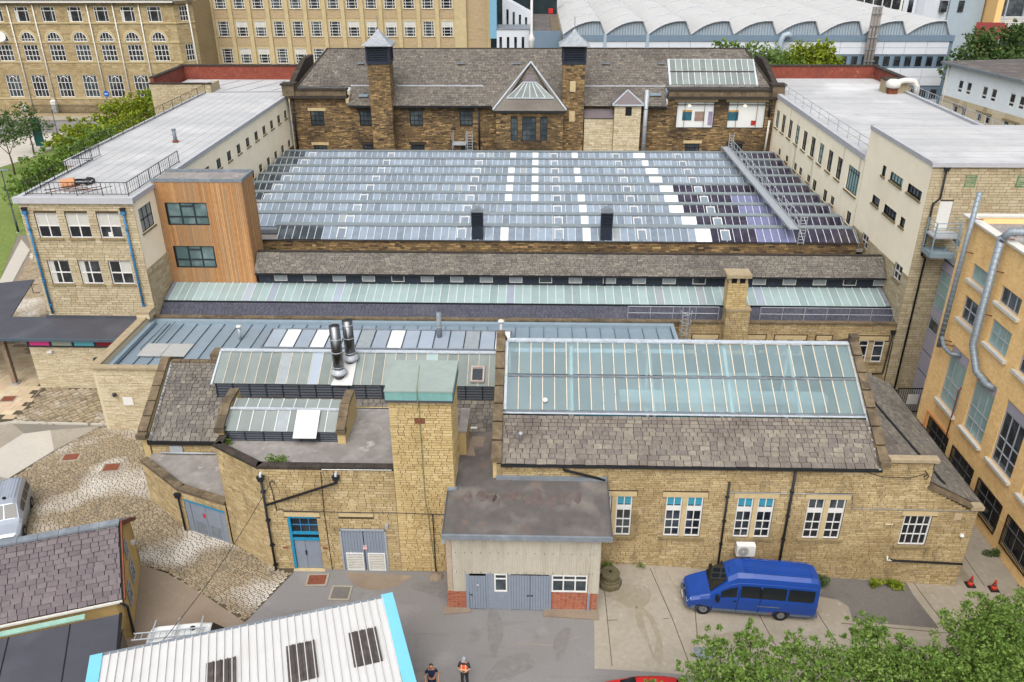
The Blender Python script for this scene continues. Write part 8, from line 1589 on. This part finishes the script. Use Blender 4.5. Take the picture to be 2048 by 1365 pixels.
tree('green_tree', 'dark green thin tree just left of the yellow tree', 'tree', (33.5, 128, 0), [(36.0, 127, 14.0, 2.4), (33.4, 127, 15.0, 2.0), (31.0, 127, 15.6, 1.7), (28.4, 127, 16.2, 1.2), (26.4, 127, 16.6, .9), (34.5, 126.5, 12.5, 2.4)], .42, 'leaf', .3, None, 110)
for i, (x, y, z, r, lab) in enumerate(((75, 150, 12.5, 3.6, 'dark green tree beside the end of the barrel hall'), (80.5, 151, 13.2, 4.0, 'taller dark green tree at the right edge behind the panel block'), (86, 150, 11.5, 3.6, 'dark green tree at the right edge in front of the orange office'), (78, 146, 9.5, 3.2, 'low dark green tree above the panel block roof'))): tree('dark_tree', lab, 'tree', (x, y, 0), [(x, y, z, r), (x-2, y, z-2.5, r*.8), (x+2.2, y, z-2.4, r*.85), (x+.5, y, z+2.2, r*.6)], .6, 'leaf_d', .4, 'trees right of the barrel hall', 130)
shr = [(-56, 106, 6.5, 3.4), (-59, 108, 5.2, 3.2), (-53.5, 109, 7.8, 3.0), (-51, 112, 8.2, 2.9), (-56, 112, 9.6, 3.0), (-60.5, 104, 3.4, 2.8), (-50, 107, 5.5, 2.6), (-54.5, 116, 9.6, 2.6), (-61.8, 110, 4.8, 2.5), (-57, 104, 7.8, 3.2), (-53, 103, 7.2, 3.2), (-60, 106, 6.4, 3.0), (-50.5, 103, 8.5, 2.6)]
tree('large_shrub', 'large yellow green shrub growing against the left wing', 'shrub', (-56, 108, 0), shr[:1]+shr[1:2]+shr[2:], .5, 'leaf_y', .3, None, 150)
tree('dark_shrub', 'darker green shrub below the large yellow one by the left wing', 'shrub', (-55, 98, 0), [(-56, 98, 6.8, 3.0), (-60, 98, 5.4, 2.8), (-62.5, 97, 3.4, 2.4), (-52.5, 98, 8.4, 2.8), (-54, 98, 3.6, 2.8), (-57.5, 99, 2.8, 2.5), (-51, 96, 4.0, 2.6), (-47.5, 94, 5, 2.4), (-48.5, 90, 3.5, 2.2), (-60, 101.5, 1.8, 1.9)], .42, 'leaf', .2, None, 130)
for (x, y, h, r, lab) in ((-76.0, 116.2, 6.2, 2.4, 'young tree on the lawn nearest the left edge'), (-80.0, 128.5, 5.0, 2.6, 'young tree by the footpath in front of the road')): tree('young_tree', lab, 'tree', (x, y, 0), [(x, y, h, r), (x-1.6, y, h-1.2, r*.7), (x+1.7, y, h-.9, r*.75), (x+.3, y, h+1.6, r*.6)], .34, 'leaf_d', .12, 'young trees on the lawn', 28)
def weed(label, x, y, z, r, n, leaf, mat='leaf', cat='plant'):
    t = thing('weed_clump', label, cat, (x, y, z)); m = MB()
    for _ in range(5): cloud(m, (x+random.uniform(-r, r)*.7, y+random.uniform(-.15, .15), z+r*.45), (r*.55, r*.35, r*.5), n//5, leaf)
    put('leaves', m, MT[mat], t)
    for _ in range(4): put('stem', MB().tube([(x, y, z-.03), (x+random.uniform(-r, r)*.6, y+random.uniform(-.1, .1), z+r*.8)], .012, 4), MT['bark'], t)
weed('weeds at the wall foot beside the stone plinth', 4.2, 35.6, .0, .45, 300, .12); weed('bushy weed behind the rear of the blue minibus', 15.75, 35.2, gz(15.75), .8, 900, .12, 'leaf_d'); weed('broad leaved weeds at the wall foot by the gravel patch', 20.2, 35.45, gz(20.2), .55, 160, .3, 'leaf_y'); weed('broad leaved weed clump left of the other by the gravel', 19.0, 35.5, gz(19.0), .42, 90, .28, 'leaf_y')
weed('buddleia sprouting from the felt roof by the parapet', -13.6, 36.0, 6.42, .65, 260, .14); weed('small fern growing at the end of the lantern pier', -16.95, 37.9, 6.42, .4, 130, .14); weed('low weeds along the stone hall foot', 6.0, 35.75, 0, .3, 90, .09); weed('weeds along the foot of the orange wall', 27.0, 42.5, -1.16, .55, 420, .12, 'leaf_d'); weed('weeds further along the foot of the orange wall', 27.0, 38.6, -1.16, .5, 360, .12, 'leaf_d')
